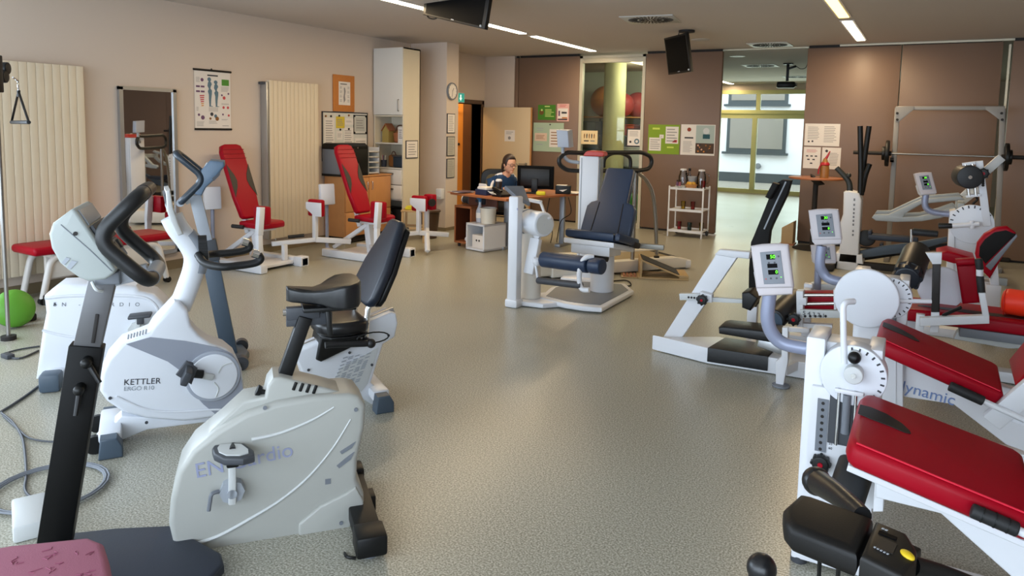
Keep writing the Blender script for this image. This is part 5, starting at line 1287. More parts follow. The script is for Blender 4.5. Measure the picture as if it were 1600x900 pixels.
# green balance disc leaning on the pole
q = WZ(25, 515, 0); f = Fr('balance_disc', 'bright green rubber balance disc standing on edge at the left edge', 'balance disc', (q.x-.07, q.y+.03, 0), 0)
R_ = .145; ax = V((.95, -.1, .3)).normalized()
B().lathe([(0, .075), (.06, .07), (.11, .05), (.14, .02), (.147, 0), (.14, -.02), (.1, -.035), (0, -.04)], (0, 0, .15), ax, 40).obj('dome', MM.gball, f, ang=60)
B().lathe([(.13, -.03), (.14, -.025), (.135, -.055), (.0, -.06)], (0, 0, .15), ax, 32).obj('base_ring', mat('dark_green_rubber', '1f3a18', .6), f)
B().box((-.13, .1, .03), (.12, .2, .06), .015).obj('rest', MM.dark, f)
# ------------------------------------------------------------------ leg test chair in the middle
f = Fr('leg_test_machine', 'white testing machine with navy reclined seat in the middle of the room', 'exercise machine', (-2.73, 6.3, 0), 0)
P = f.zs([(842, 474), (880, 484), (912, 489), (940, 491), (990, 463), (977, 452), (905, 447), (860, 458)], .0)
B().sl(P, .012, .06, .015, 3).obj('platform', MM.white, f)
m = sum(P, V())/len(P); B().sl([m+(p-m)*.87+V((0, .02, 0)) for p in P], .058, .064).obj('anti_slip_mat', MM.mgrey, f)
q0, q1 = f.z(803, 476, .0), f.z(905, 462, 0)
B().sl([(q0.x-.05, q0.y-.05), (q0.x+.3, q0.y+.0), (q0.x+.7, q0.y+.5), (q0.x+.35, q0.y+.75), (q0.x, q0.y+.3)], .005, .05, .012).obj('base_plate', MM.white, f)
c0 = f.z(802, 479, 0); x0, zt = c0.x, f.y(803, 306, c0.y).z
B().bx(x0-.045, x0+.055, c0.y-.05, c0.y+.05, 0, zt, .016).bx(x0-.06, x0+.07, c0.y-.065, c0.y+.065, 0, .08, .02).obj('column', MM.white, f)
B().bx(x0+.045, x0+.055, c0.y-.052, c0.y-.05, zt-.12, zt-.1).obj('badge', MM.bluel, f)
yb = c0.y+.22
a = f.y(828, 466, yb); B().cyl((a.x, yb, .05), (a.x, yb, f.y(828, 352, yb).z), .1, .085, bev=.01).obj('motor_housing', mat('warm_white', 'd2cdc4', .4), f)
# screen on top of the column
sc = [f.y(789, 290, c0.y-.02), f.y(818, 290, c0.y+.1), f.y(829, 318, c0.y+.12), f.y(806, 305, c0.y-.02)]
n = (sc[1]-sc[0]).cross(sc[3]-sc[0]).normalized(); B().ext(sc, n*.05, .008).obj('screen', MM.mgrey, f)
B().tube([f.y(818, 312, c0.y+.1), f.y(815, 335, c0.y+.15), f.y(818, 352, yb)], .014).obj('screen_arm', MM.white, f)
# dynamometer
d0, d1 = f.y(822, 346, yb-.02), f.y(851, 351, yb-.16); ax = (d1-d0).normalized()
B().cyl(d0-ax*.1, d0+ax*.02, .1, bev=.015, n=32).cyl(d0+ax*.03, d1, .112, bev=.02, n=36).obj('motor_head', MM.white2, f)
B().cyl(d0+ax*.0, d0+ax*.04, .119, n=36).obj('clamp_ring', MM.grey, f); B().cyl(d1, d1+ax*.004, .09, n=36).cyl(d1, d1+ax*.008, .01).obj('end_disc', MM.lgrey, f)
b0 = f.y(852, 340, yb-.1); B().sph(b0, .055, (1.2, .9, .55)).bar(b0+V((0, 0, .02)), f.y(845, 317, yb-.02), .022, .022).bar(f.y(845, 316, yb-.02), f.y(826, 312, yb+.05), .03, .04).obj('top_handle', MM.white, f)
# lever and rollers
p, q = f.y(838, 372, yb-.1), f.y(827, 428, yb-.16); B().bar(p, q, .1, .07, .014).bar(f.y(846, 360, yb-.1), p, .06, .06, .01).obj('lever_arm', MM.white, f)
k0 = f.y(839, 409, yb-.2); B().sph(k0, .04).obj('lever_knob', MM.white, f); B().tube(smoothpts([f.y(834, 402, yb-.2), f.y(838, 420, yb-.22), f.y(840, 435, yb-.22)]), .012).tube(smoothpts([f.y(847, 398, yb-.2), f.y(845, 410, yb-.2)]), .014).obj('strap_bracket', MM.white, f)
r0, r1 = f.y(848, 405, yb-.2), f.y(920, 414, yb-.3); ax = (r1-r0).normalized()
B().cyl(r0, r1, .07, bev=.012).cyl(r1+ax*.02, r1+ax*.14, .068, bev=.012).obj('shin_roller', MM.navy, f)
r2, r3 = f.y(840, 438, yb-.22), f.y(909, 446, yb-.33); B().cyl(r2, r3, .03, bev=.008).obj('heel_bar', MM.dgrey, f)
B().tube(smoothpts([r1+V((.04, 0, .07)), r1+V((-.01, -.03, .07)), r1+V((-.06, -.03, 0)), r1+V((-.07, -.03, -.12)), r3+V((0, 0, -.03)), r3+V((.07, 0, -.03))], 4), .022).obj('roller_bracket', MM.white, f)
# chair
g = f
cx, cy = f.z(940, 456, .05).x, f.z(940, 456, .05).y
B().cyl((cx, cy, .06), (cx, cy, .42), .112, bev=.01, n=36).obj('seat_column', MM.white, f)
a_ = math.radians(-4); ca, sa = math.cos(a_), math.sin(a_)


def CW(x, y, z): return V((cx+x*ca-y*sa, cy+x*sa+y*ca, z))


zs = .6
B().ext([CW(-.25, -.3, zs), CW(.25, -.3, zs), CW(.25, .16, zs-.1), CW(-.25, .16, zs-.1)], (0, 0, .085), .028, 4).obj('seat', MM.navy, f, ang=60)
B().ext([CW(-.26, -.31, zs-.055), CW(.26, -.31, zs-.055), CW(.25, .16, zs-.155), CW(-.25, .16, zs-.155)], (0, 0, .05), .01).ext([CW(-.2, -.27, zs-.15), CW(.2, -.27, zs-.15), CW(.14, .1, zs-.19), CW(-.14, .1, zs-.19)], (0, 0, .1), .01).obj('seat_frame', MM.white, f)
B().cyl(CW(-.1, -.1, zs-.2), CW(.1, -.1, zs-.2), .03).cyl(CW(-.08, -.2, zs-.1), CW(.1, -.2, zs-.13), .02).obj('tilt_mechanism', MM.dark, f)
B().bar(CW(.285, -.3, zs+.05), CW(.285, .15, zs-.06), .055, .075, .02, (0, 0, 1)).obj('side_bolster', MM.navy, f)
B().bar(CW(.285, .02, zs-.05), CW(.285, .17, zs-.09), .06, .06, .015, (0, 0, 1)).obj('side_grip', MM.dark, f)
bx0 = f.y(941, 374, cy+.08); tx = f.y(969, 262, cy+.42)
d = tx-bx0; L_ = d.length; d.normalize(); r_ = V((ca, sa, 0)); r_ = (r_-d*r_.dot(d)).normalized(); n = d.cross(r_)
if n.y > 0: n = -n
ol = [(0, -.27), (.44, -.265), (.5, -.23), (.53, -.165), (.97, -.155), (1, -.13), (1, .13), (.97, .155), (.53, .165), (.5, .23), (.44, .265), (0, .27)]
br = B().ext([bx0+d*(L_*t)+r_*y for t, y in ol], n*-.075, .022, 4).obj('backrest', MM.navy, f, ang=60)
b = B()
for s in (-1, 1): b.tube([bx0+d*(L_*.02)+r_*(s*.15)+n*.001, bx0+d*(L_*.5)+r_*(s*.13)+n*.001], .005, 6)
b.obj('seam', MM.dark, br)
B().bar(bx0-n*.1-d*.08, bx0-n*.1+d*.6, .1, .05).bar(CW(0, .0, zs-.12), CW(0, .27, zs-.06), .1, .06, up=(0, 0, 1)).obj('back_frame', MM.white, f)
B().bar(CW(.24, .25, zs-.1), CW(.5, .3, zs-.1), .05, .05).obj('arm_rail', mat('steel_grey', '9a9890', .4, .3), f)
tag(B().tube(smoothpts([WZ(900, 452, .008), WZ(960, 448, .008), WZ(985, 446, .008), WZ(978, 438, .008), WZ(950, 440, .008)]), .007, 8).obj('floor_cable', MM.dark), 'dark cable on the floor behind the navy seat', 'cable')

# ------------------------------------------------------------------ treadmill behind it
f = Fr('treadmill', 'treadmill with white column and looped black handrails behind the navy seat', 'treadmill', (-3.05, 8.05, 0), 55)
x0, x1 = -1.15, f.z(1047, 413, 0).x
for s in (-1, 1):
    B().pr([(x0, .02), (x1, .02), (x1+.05, .05), (x1, .12), (x1-.15, .15), (x0, .15)], s*.3-.06, s*.3+.06, .012).obj('side_rail', mat('treadmill_white', 'd2cec4', .4), f)
B().bx(x0, x1-.12, -.25, .25, .06, .13, .005).obj('belt', mat('belt_tan', '8b7b5c', .6), f)
B().bx(x1-.12, x1-.02, -.26, .26, .04, .13, .02).obj('rear_roller', MM.dark, f); B().box((x0-.05, 0, .13), (.3, .66, .2), .03).obj('motor_cover', mat('treadmill_white2', 'd2cec4', .4), f)
for s in (-1, 1): B().box((x1+.02, s*.3, .06), (.08, .14, .1), .02).obj('end_cap', MM.white if s > 0 else MM.white, f)
wA = -.3
for s in (-1,):
    L1 = [f.y(1003, 238, wA), f.y(1016, 244, wA), f.y(1019, 253, wA), f.y(1014, 264, wA), f.y(996, 267, wA), f.y(903, 267, wA), f.y(885, 266, wA), f.y(874, 257, wA), f.y(873, 248, wA), f.y(884, 238, wA), f.y(905, 239, wA)]
    pts = fillet([V((p.x, s*.3, p.z)) for p in L1], .05, 4, True)
    B().tube(pts, .024, 12, closed=True).obj('handrail', MM.foam, f, ang=80)
    p = f.y(993, 270, wA); B().cyl((p.x, s*.3, .1), (p.x, s*.3, p.z), .024).obj('handrail_post', MM.steel, f)
    L2 = [f.y(996, 270, wA), f.y(1008, 280, wA), f.y(1019, 302, wA), f.y(1024, 340, wA), f.y(1026, 398, wA)]
    B().tube(smoothpts([V((q.x, s*.3, q.z)) for q in L2]), .022).obj('curved_post', MM.steel, f); q = L2[-1]; B().cyl((q.x, s*.3, .13), (q.x, s*.3, .17), .032).obj('post_foot', MM.dark, f)
L3 = [f.y(943, 262, .1), f.y(945, 248, .1), f.y(956, 240, .1), f.y(972, 240, .1), f.y(984, 247, .1), f.y(985, 262, .1)]
B().tube(smoothpts(L3), .022).obj('front_bar', MM.foam, f)
c = WZ(906, 438, 0); k = f.L(c); zt = f.z(906, 243, 0).z; e = f.h(918, 243, 0, k.x); zt = e.z
g = Fr('lift_column', 'tall white column with a red top at the left end of the treadmill', 'column', (c.x+.1, c.y, 0), 12)
zt = g.y(918, 244, 0).z; xa, xb = g.y(904, 300, 0).x, g.y(934, 300, 0).x
B().bx(xa, xb, 0, .22, 0, zt, .01).obj('housing', MM.white2, g); B().bx(xa+.02, xa+.03, -.002, .0, .1, zt-.02).obj('groove', MM.grey, g)
B().bx(xb, xb+.012, .02, .2, .05, zt-.03).obj('side_panel', MM.mgrey, g); B().box(((xa+xb)/2, .12, .02), (.5, .44, .04), .01).obj('foot_plate', MM.white, g)
B().pr(rpoly([(xa+.03, zt), (xb+.06, zt), (xb+.05, zt+.05), (xa+.08, zt+.06)], .03), -.01, .2, .01).obj('red_top', mat('red_cap', 'b83a30', .4), g)
t = fillet([g.y(905, 254, .1), g.y(888, 252, .1), g.y(880, 243, .05), g.y(879, 228, .05)], .08)
B().tube(t, .02).obj('display_arm', MM.grey, g)
B().ext([g.y(869, 203, 0), g.y(887, 204, 0), g.y(889, 231, 0), g.y(871, 230, 0)], (.02, .14, .01), .008).obj('display', mat('display_back_grey', 'a2a9b6', .4), g)
# slant board
f = Fr('slant_board', 'wooden wedge board with black top on the floor right of the treadmill', 'balance board', WZ(1000, 436, 0), 24)
q = f.z(1058, 432, 0)
B().bx(-.02, .52, 0, .36, 0, .02, .003).bx(.42, .52, 0, .36, .02, .055, .003).bx(.0, .02, .0, .36, .02, .2, .003).obj('frame', MM.plywood, f)
B().ext([(.0, .0, .2), (.44, 0, .03), (.44, 0, .05), (.0, 0, .22)], (0, .36, 0), .003).obj('tilt_board', MM.plywood, f)
B().ext([(.02, .01, .214), (.42, .01, .058), (.42, .35, .058), (.02, .35, .214)], (.003, 0, .006)).obj('grip_mat', MM.dark, f)
b = B()
for i in range(4): b.bx(-.18+.04*i, -.16+.04*i, .04, .2, .0, .03)
B().bx(-.2, -.02, .02, .22, 0, .016, .003).obj('slotted_base', MM.plywood, f); b.bx(-.18, -.04, .03, .05, .0, .02).obj('slot_rib', MM.wood2, f)
# ------------------------------------------------------------------ weight machines on the right
GREYB = mat('post_blue_grey', '8a90a6', .35, .2)
HEAD = mat('console_warm_grey', 'b9b2b4', .42)


def console(fr, tl, tr, br, bl, y, thick=.07, dig='50', scale=1.0):
    """readout head: front face from its four corners (pixels), on local plane y (tl, tr, br, bl)"""
    c = [fr.y(*tl, y), fr.y(*tr, y+.02), fr.y(*br, y), fr.y(*bl, y-.02)]
    x = (c[1]-c[0]).normalized(); up = ((c[0]-c[3])+(c[1]-c[2])).normalized(); n = x.cross(up).normalized()
    if n.y > 0: n = -n
    W_ = ((c[1]-c[0]).length+(c[2]-c[3]).length)/2; H_ = ((c[0]-c[3]).length+(c[1]-c[2]).length)/2; o = (c[0]+c[1]+c[2]+c[3])/4

    def Q(u, v, k=0): return o+x*(u*W_)+up*(v*H_)+n*k
    body = [Q(-.5, -.42), Q(-.5, .47), Q(-.2, .5), (Q(.2, .5)), Q(.5, .47), Q(.5, -.42), Q(.46, -.5), Q(-.46, -.5)]
    h = B().ext(body, n*-thick, .012, 3).obj('console', HEAD, fr, ang=50)
    B().ext([Q(-.52, -.1, -.02), Q(-.5, -.5, -.02), Q(-.4, -.62, -.02), Q(.42, -.6, -.02), Q(.48, -.42, -.02), Q(.48, -.1, -.02)], n*-(thick*1.15), .012).obj('console_back', MM.white2, h)
    B().ext([Q(-.44, -.6, 0), Q(-.48, -.43, 0), Q(.48, -.43, 0), Q(.44, -.58, 0)], n*.012, .005).obj('console_lip', HEAD, h)
    B().ext([Q(-.27, -.36), Q(-.27, .32), Q(.27, .34), Q(.27, -.36)], n*.003, .001).obj('display_panel', MM.mgrey, h)
    for (v0, v1, u0, u1) in ((.16, .27, -.12, .1), (-.02, .07, -.12, .14), (-.16, -.06, -.12, .14)): B().ext([Q(u0, v0, .003), Q(u0, v1, .003), Q(u1, v1, .003), Q(u1, v0, .003)], n*.001).obj('display_window', MM.screen, h)
    s = H_*.1
    txt(dig[0] if len(dig) < 2 else dig, s*1.05, Q(-.02, .215, .0045), x, up, MM.ledg, h); txt(dig[-1], s*.95, Q(.07, -.11, .0045), x, up, MM.ledg, h)
    for u, v in ((-.07, .09), (.08, .09), (.2, .22), (-.07, -.24), (.08, -.24)): B().cyl(Q(u, v, .002), Q(u, v, .006), W_*.028, n=12).obj('button', MM.dgrey, h)
    B().cyl(Q(-.2, -.25, .002), Q(-.2, -.25, .004), W_*.02, n=10).obj('indicator', MM.ledr, h); B().cyl(Q(.2, -.22, .002), Q(.2, -.22, .004), W_*.012, n=10).obj('indicator', MM.ledg, h)
    return Q, n, h


def knob(b, c, r, d=(0, -1, 0)):
    c, d = V(c), V(d).normalized(); b.cyl(c, c+d*r*.9, r, r*.92, bev=r*.15, n=16)
    q = d.orthogonal().normalized(); w_ = d.cross(q)
    for i in range(8):
        a = i*math.pi/4; b.cyl(c+(q*math.cos(a)+w_*math.sin(a))*r*.92, c+(q*math.cos(a)+w_*math.sin(a))*r*.92+d*r*.8, r*.2, n=8)
    return b


def leg_machine(label, loc, g):
    """tower with dial and weights at the origin, seat running along +x"""
    f = Fr('leg_extension_machine', label, 'weight machine', loc, 0, g)
    tw, td, h = .255, .2, .87
    B().bx(-.0, .065, 0, td, .04, h, .006).bx(tw-.05, tw, .0, td, .04, h-.012, .006).bx(.065, tw-.05, .05, td-.02, .06, h-.02, .004).bx(-.005, tw+.02, -.03, td+.03, .02, .06, .006).obj('tower', MM.white, f)
    B().sl([(.03, -.02), (.19, -.02), (.19, .05), (.03, .05)], .06, .695, .004).obj('weight_cover', MM.white, f)
    b = B().bx(.0, tw+.02, -.06, .0, 0, .02)
    for x in (.02, tw): B().cyl((x, .0, 0), (x, .0, .025), .03).obj('levelling_foot', MM.dgrey, f)
    # dial
    cz = .76; cxx = .165
    B().cyl((cxx, .05, cz), (cxx, -.03, cz), .11, bev=.004, n=48).obj('angle_dial', MM.white2, f)
    b = B()
    for i in range(12):
        a = math.radians(95-15*i); b.bar((cxx+0.09*math.cos(a), -.0315, cz+.09*math.sin(a)), (cxx+.103*math.cos(a), -.0315, cz+.103*math.sin(a)), .006, .002, 0)
    b.obj('dial_mark', MM.ink, f)
    return f


# --- the front machine
f = leg_machine('front red-seated white weight machine with dial tower and weight stack, at the lower right', (-.35, 2.84, 0), None)
p = f.y(1335, 581, -.03); B().cyl(p+V((0, .0, 0)), p+V((0, -.05, 0)), .032, bev=.004).obj('dial_hub', MM.lgrey, f); B().cyl(p+V((0, -.05, 0)), p+V((0, -.056, 0)), .009).obj('bolt', MM.chrome, f)
q = f.y(1335, 559, -.06); B().cyl(q+V((.0, .05, .0)), q+V((0, .01, 0)), .022).obj('pin_sleeve', MM.lgrey, f); B().sph(q, .022).obj('pin_knob', MM.black, f)
w0, w1 = f.y(1299, 590, -.021), f.y(1346, 702, -.021)
B().bx(w0.x, w1.x, -.024, -.0205, w1.z, w0.z).obj('weight_window', MM.dgrey, f)
B().cyl((w0.x+.03, -.03, w1.z), (w0.x+.03, -.03, w0.z-.03), .006).cyl((w0.x+.085, -.03, w1.z), (w0.x+.085, -.03, w0.z-.03), .006).obj('guide_rod', MM.chrome, f); B().bx(w0.x+.015, w0.x+.11, -.045, -.025, w0.z-.045, w0.z-.03, .003).obj('top_plate', MM.white, f)
B().cyl(((w0.x+w1.x)/2, -.032, w1.z+.05), ((w0.x+w1.x)/2, -.032, w0.z-.05), .014).obj('weight_tube', MM.mgrey, f)
s0, s1 = f.y(1278, 622, -.023), f.y(1290, 707, -.023)
o = B().bx(s0.x, s1.x, -.026, -.021, s1.z, s0.z).obj('scale_plate', MM.mgrey, f); b = B()
for i in range(8): z = s0.z-(i+.6)*(s0.z-s1.z)/8; b.cyl(((s0.x+s1.x)/2, -.0255, z), ((s0.x+s1.x)/2, -.0275, z), .006, n=10)
b.obj('pin_hole', MM.dark, o)
for i in range(12): txt(str(5+5*i), .013, (s1.x+.008, -.0215, s0.z+.01-i*(s0.z-s1.z)/11.5), (1, 0, 0), (0, 0, 1), MM.ink, f)
knob(B(), f.y(1283, 722, -.03), .032).obj('adjust_knob', MM.black, f); c = f.y(1283, 722, -.03); B().cyl(c+V((0, -.028, 0)), c+V((0, -.033, 0)), .009).obj('knob_centre', MM.red, f)
B().tube(fillet([f.y(1319, 568, -.03), f.y(1317, 472, -.03), f.y(1334, 471, .02)], .03), .011).obj('hook_handle', MM.white, f)
# roller pad under the seat front
r0, r1 = f.y(1340, 722, -.1), f.y(1318, 788, -.2); B().cyl(r0, r1, .06, bev=.012).obj('shin_roller', MM.foam, f)
B().bar(f.y(1365, 700, -.02), f.y(1360, 790, -.02), .05, .05).obj('lever_arm', MM.white, f)
# seat sloping back
A0 = V((.2, -.06, .735)); ny0, ny1 = -.55, -.06


def seatpts(fr, yn, yf, near, far):
    n0, n1 = [fr.y(*q, yn) for q in near]; f0, f1 = [fr.y(*q, yf) for q in far]; return n0, n1, f0, f1


def red_seat(fr, n0, n1, f0, f1, grow, th=.075):
    """pad through near-left, near-right, far-left, far-right top corners, made longer by grow along its length"""
    dn = (n1-n0); df = (f1-f0); d = ((dn+df)/2).normalized(); L_ = (dn.length+df.length)/2*grow; w_ = ((f0-n0)+(f1-n1))/2; w_ = w_-d*w_.dot(d); W_ = w_.length; w_.normalize(); up = d.cross(w_).normalized()
    if up.z < 0: up = -up
    o = (n0+f0)/2

    def Q(u, v, k=0): return o+d*(L_*u)+w_*(W_*v)+up*k
    ol = [(0, -.36), (.02, -.46), (.06, -.5), (.95, -.5), (1, -.44), (1, .44), (.95, .5), (.06, .5), (.02, .46), (0, .36)]
    pad = B().ext([Q(u, v) for u, v in ol], up*-th, .024, 4).obj('seat', MM.red, fr, ang=60)
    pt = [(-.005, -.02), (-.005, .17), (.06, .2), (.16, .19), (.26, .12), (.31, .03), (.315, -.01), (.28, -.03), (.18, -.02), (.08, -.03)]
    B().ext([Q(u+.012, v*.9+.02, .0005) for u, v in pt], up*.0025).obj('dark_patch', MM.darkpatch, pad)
    b = B().tube([Q(.04, -.47, .001), Q(.5, -.475, .001), Q(.96, -.47, .001)], .003, 6).obj('seam', mat('red_piping', 'd8203a', .4), pad)
    return Q, pad, d, w_, up


n0, n1, f0, f1 = seatpts(f, -.56, -.06, ((1322, 688), (1600, 806)), ((1352, 611), (1600, 704)))
Q, pad, d, w_, up = red_seat(f, n0, n1, f0, f1, 1.05)
B().ext([Q(.04, -.42, -.085), Q(1, -.42, -.085), Q(1, .42, -.085), Q(.04, .42, -.085)], up*-.02, .004).obj('seat_board', MM.white, f)
B().ext([Q(1.02, -.42, .02), Q(1.02, .42, .02), Q(1.28, .4, .75), Q(1.28, -.4, .75)], d*.08, .025, 4).obj('backrest', MM.red, f, ang=60)
c = Q(.67, -.55, -.035); B().cyl(c, c+d*.11, .02, bev=.005).obj('hand_grip', MM.rubber, f)
b = B()
for k in range(3): b.cyl(c+d*(.025+.03*k), c+d*(.028+.03*k), .0215)
b.obj('grip_ring', MM.black, f); B().tube([c+d*.1, c+d*.22+V((0, 0, -.01)), Q(1.05, -.55, -.1)], .012).obj('grip_rail', MM.white, f)
B().ext(f.ys([(1368, 722), (1420, 738), (1520, 775), (1640, 835), (1640, 960), (1584, 905), (1470, 803), (1368, 778)], -.3), (0, .06, 0), .006).obj('side_frame', MM.white, f)
B().ext(f.ys([(1370, 700), (1385, 700), (1380, 800), (1364, 800)], -.28), (0, .1, 0), .004).obj('seat_post', MM.white, f)
B().bar((.1, .1, .03), (1.6, .1, .03), .1, .06, .006, (0, 0, 1)).bar((.8, -.25, .2), (.8, .1, .2), .06, .06).bar((.75, -.25, .0), (.75, -.25, .55), .06, .06).obj('base_frame', MM.white, f)
# console 1
Q1, n1_, h1 = console(f, (1171, 382), (1233, 379), (1240, 452), (1183, 456), -.02, dig='50')
t = [f.y(1203, 458, .04), f.y(1199, 495, .04), f.y(1206, 520, .05), f.y(1225, 537, .06), f.y(1270, 546, .06)]
B().tube(smoothpts(t), .026, 14).obj('console_arm', GREYB, f)

# --- the second machine of the same kind behind it
f = leg_machine('second red-seated white weight machine with a large round white disc, behind the front one', (-.3, 4.32, 0), None)
p = f.y(1354, 465, -.06); B().cyl(p, p+V((0, -.03, 0)), .158, bev=.008, n=56).cyl(p+V((0, .1, 0)), p, .04).obj('counterweight_disc', MM.white2, f)
p = f.y(1345, 425, 0); B().bx(p.x-.03, p.x+.04, -.0, .15, p.z-.02, p.z+.012, .005).obj('top_cap', MM.white, f)
B().cyl(f.y(1390, 470, -.05), f.y(1455, 471, .0), .012).obj('lever_rod', MM.white, f)
n0, n1, f0, f1 = seatpts(f, -.56, -.12, ((1361, 523), (1560, 612)), ((1392, 497), (1572, 573)))
Q, pad, d, w_, up = red_seat(f, n0, n1, f0, f1, 1.0)
B().ext([Q(1.03, -.46, .03), Q(1.03, .46, .03), Q(1.25, .42, .8), Q(1.25, -.42, .8)], d*.09, .028, 4).obj('backrest', MM.red, f, ang=60)
c = Q(.62, -.57, -.06); B().cyl(c, c+d*.14, .022, bev=.005).obj('hand_grip', MM.rubber, f); B().tube([c+d*.13, c+d*.35, Q(1.02, -.5, -.1)], .014).obj('grip_rail', MM.white, f)
B().bar(Q(1.0, -.5, -.14), Q(1.2, -.5, .2), .08, .05).obj('back_post', MM.white, f)
yp = -.25
fp = [(1386, 530), (1420, 545), (1500, 580), (1600, 615), (1640, 640), (1640, 720), (1572, 695), (1490, 632), (1411, 620), (1386, 615)]
B().ext(f.ys(fp, yp), (0, .06, 0), .006).obj('side_frame', MM.white, f)
p = f.y(1411, 604, yp-.002); q = f.y(1475, 622, yp-.002); txt('dynamic', .078, p-(q-p)*.16, q-p, (0, 0, 1), mat('logo_blue', '6d85b4', .5), f)
B().bar((.1, .0, .03), (1.3, .0, .03), .1, .06, .006, (0, 0, 1)).ext(f.ys([(1371, 526), (1411, 528), (1411, 645), (1371, 645)], -.28), (0, .08, 0), .004).ext(f.ys([(1398, 528), (1400, 528), (1400, 645), (1398, 645)], -.284), (0, .003, 0)).obj('base_frame', MM.white, f)
console(f, (1262, 327), (1311, 325), (1316, 376), (1270, 378), .0, dig='30')
t = [f.y(1284, 384, .05), f.y(1281, 412, .05), f.y(1287, 427, .06), f.y(1300, 437, .06), f.y(1340, 444, .06)]
B().tube(smoothpts(t), .028, 14).obj('console_arm', GREYB, f)

# --- third machine: long red bench, roller and second disc
f = Fr('prone_curl_machine', 'white machine with long red bench, black roller and a small white disc at right', 'weight machine', (-.1, 5.75, 0), 0)
zb = .6
NL, NR, FL, FR = f.y(1420, 490, -.1), f.y(1600, 486, -.1), f.y(1420, 458, .2), f.y(1600, 448, .2)
zb = .55
P = [f.z(*q, zb) for q in ((1418, 470), (1420, 492), (1500, 492), (1610, 488), (1640, 460), (1560, 448), (1480, 458))]
P = [V((-.15, -.22, 0)), V((1.4, -.22, 0)), V((1.4, .22, 0)), V((-.15, .22, 0))]
zb = f.y(1500, 492, -.22).z
B().sl(P, zb-.09, zb, .025, 4).obj('bench_pad', MM.red, f, ang=60)
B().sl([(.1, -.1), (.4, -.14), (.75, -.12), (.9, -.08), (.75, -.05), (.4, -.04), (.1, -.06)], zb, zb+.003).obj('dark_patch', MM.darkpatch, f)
B().bx(.35, 1.5, -.2, .2, zb-.15, zb-.09, .006).obj('bench_frame', MM.mgrey, f)
B().ext(f.ys([(1495, 520), (1535, 498), (1640, 498), (1640, 545), (1575, 545), (1490, 530)], -.1), (0, .1, 0), .008).obj('frame_cover', MM.lgrey, f)
B().bar((.0, .0, .04), (1.4, .0, .04), .12, .07, .006, (0, 0, 1)).bar((.05, 0, .06), (.05, 0, zb-.1), .09, .09).bar((1.0, 0, .06), (1.0, 0, zb-.1), .09, .09).obj('base_frame', MM.white, f)
# upright pad, roll
a = f.ys([(1494, 412), (1524, 410), (1530, 470), (1503, 472)], .0); B().ext(a, (0, -.08, 0), .02, 4).obj('upright_pad', MM.red, f, ang=60)
a = f.ys([(1492, 403), (1522, 401), (1524, 411), (1494, 413)], -.03); B().ext(a, (0, -.08, 0), .018, 4).obj('roll_pad', MM.red, f, ang=60)
a = f.y(1471, 449, .1); B().cyl(a, a+V((0, -.03, 0)), .15, bev=.008, n=48).cyl(a+V((0, .15, 0)), a, .03).obj('counterweight_disc', MM.white2, f)
# post with red and black strap, white lever frame with grips
y = -.35
B().ext(f.ys([(1457, 412), (1470, 412), (1468, 488), (1455, 488)], y), (0, .05, 0), .006).obj('strap_post', MM.darkpatch, f)
B().ext(f.ys([(1446, 395), (1472, 395), (1471, 413), (1457, 413)], y), (0, .05, 0), .004).obj('strap_bracket', MM.white, f)
B().ext(f.ys([(1455, 488), (1468, 488), (1467, 520), (1453, 520)], y), (0, .05, 0), .004).obj('strap_bracket', MM.white, f)
B().ext(f.ys([(1437, 497), (1546, 493), (1546, 506), (1437, 510)], y-.05), (0, .06, 0), .005).ext(f.ys([(1529, 458), (1540, 458), (1546, 495), (1536, 497)], y-.05), (0, .06, 0), .005).obj('lever_frame', MM.white, f)
B().bar((.12, y+.03, .1), (.12, y+.03, .45), .05, .05).bar((.12, y+.03, .12), (.12, 0, .06), .05, .05).obj('lever_base', MM.white, f)
for q0, q1 in (((1531, 431), (1534, 460)), ((1529, 404), (1531, 421))):
    B().cyl(f.y(*q0, y-.02), f.y(*q1, y-.02), .022, bev=.006).obj('hand_grip', MM.rubber, f)
B().cyl(f.y(1531, 421, y-.02), f.y(1531, 431, y-.02), .02).obj('grip_sleeve', MM.white, f)
B().bar(f.y(1473, 493, y), f.y(1502, 480, y-.05), .02, .02).obj('release_lever', MM.black, f)
# black roller on its bracket
r0, r1 = f.y(1419, 429, -.28), f.y(1432, 396, .12); ax = (r1-r0).normalized()
B().cyl(r0, r1, .092, bev=.012, n=32).obj('roller', MM.foam, f); knob(B(), r0, .085, -ax).obj('roller_cap', mat('cap_blue_black', '161d28', .35), f); B().cyl(r0-ax*.078, r0-ax*.084, .01).obj('axle', MM.chrome, f)
B().bar(r1, f.y(1455, 403, .12), .05, .05).obj('roller_bracket', MM.white, f)
p = f.y(1424, 385, .25); q = f.y(1424, 358, .25); B().cyl(p, q, .01).obj('crank_rod', MM.chrome, f); B().cyl(f.y(1426, 362, .25), f.y(1466, 366, .25), .028, .024, bev=.008).obj('crank_grip', MM.rubber, f)
# third readout and its post
console(f, (1266, 382), (1305, 382), (1308, 408), (1269, 410), .1, .05, dig='0')
B().cyl(f.y(1279, 405, .16), f.y(1277, 452, .16), .026).obj('console_arm', GREYB, f)
B().ext(f.ys([(1256, 450), (1266, 444), (1330, 444), (1330, 462), (1258, 462)], .16), (0, .12, 0), .006).obj('arm_plate', MM.lgrey, f)
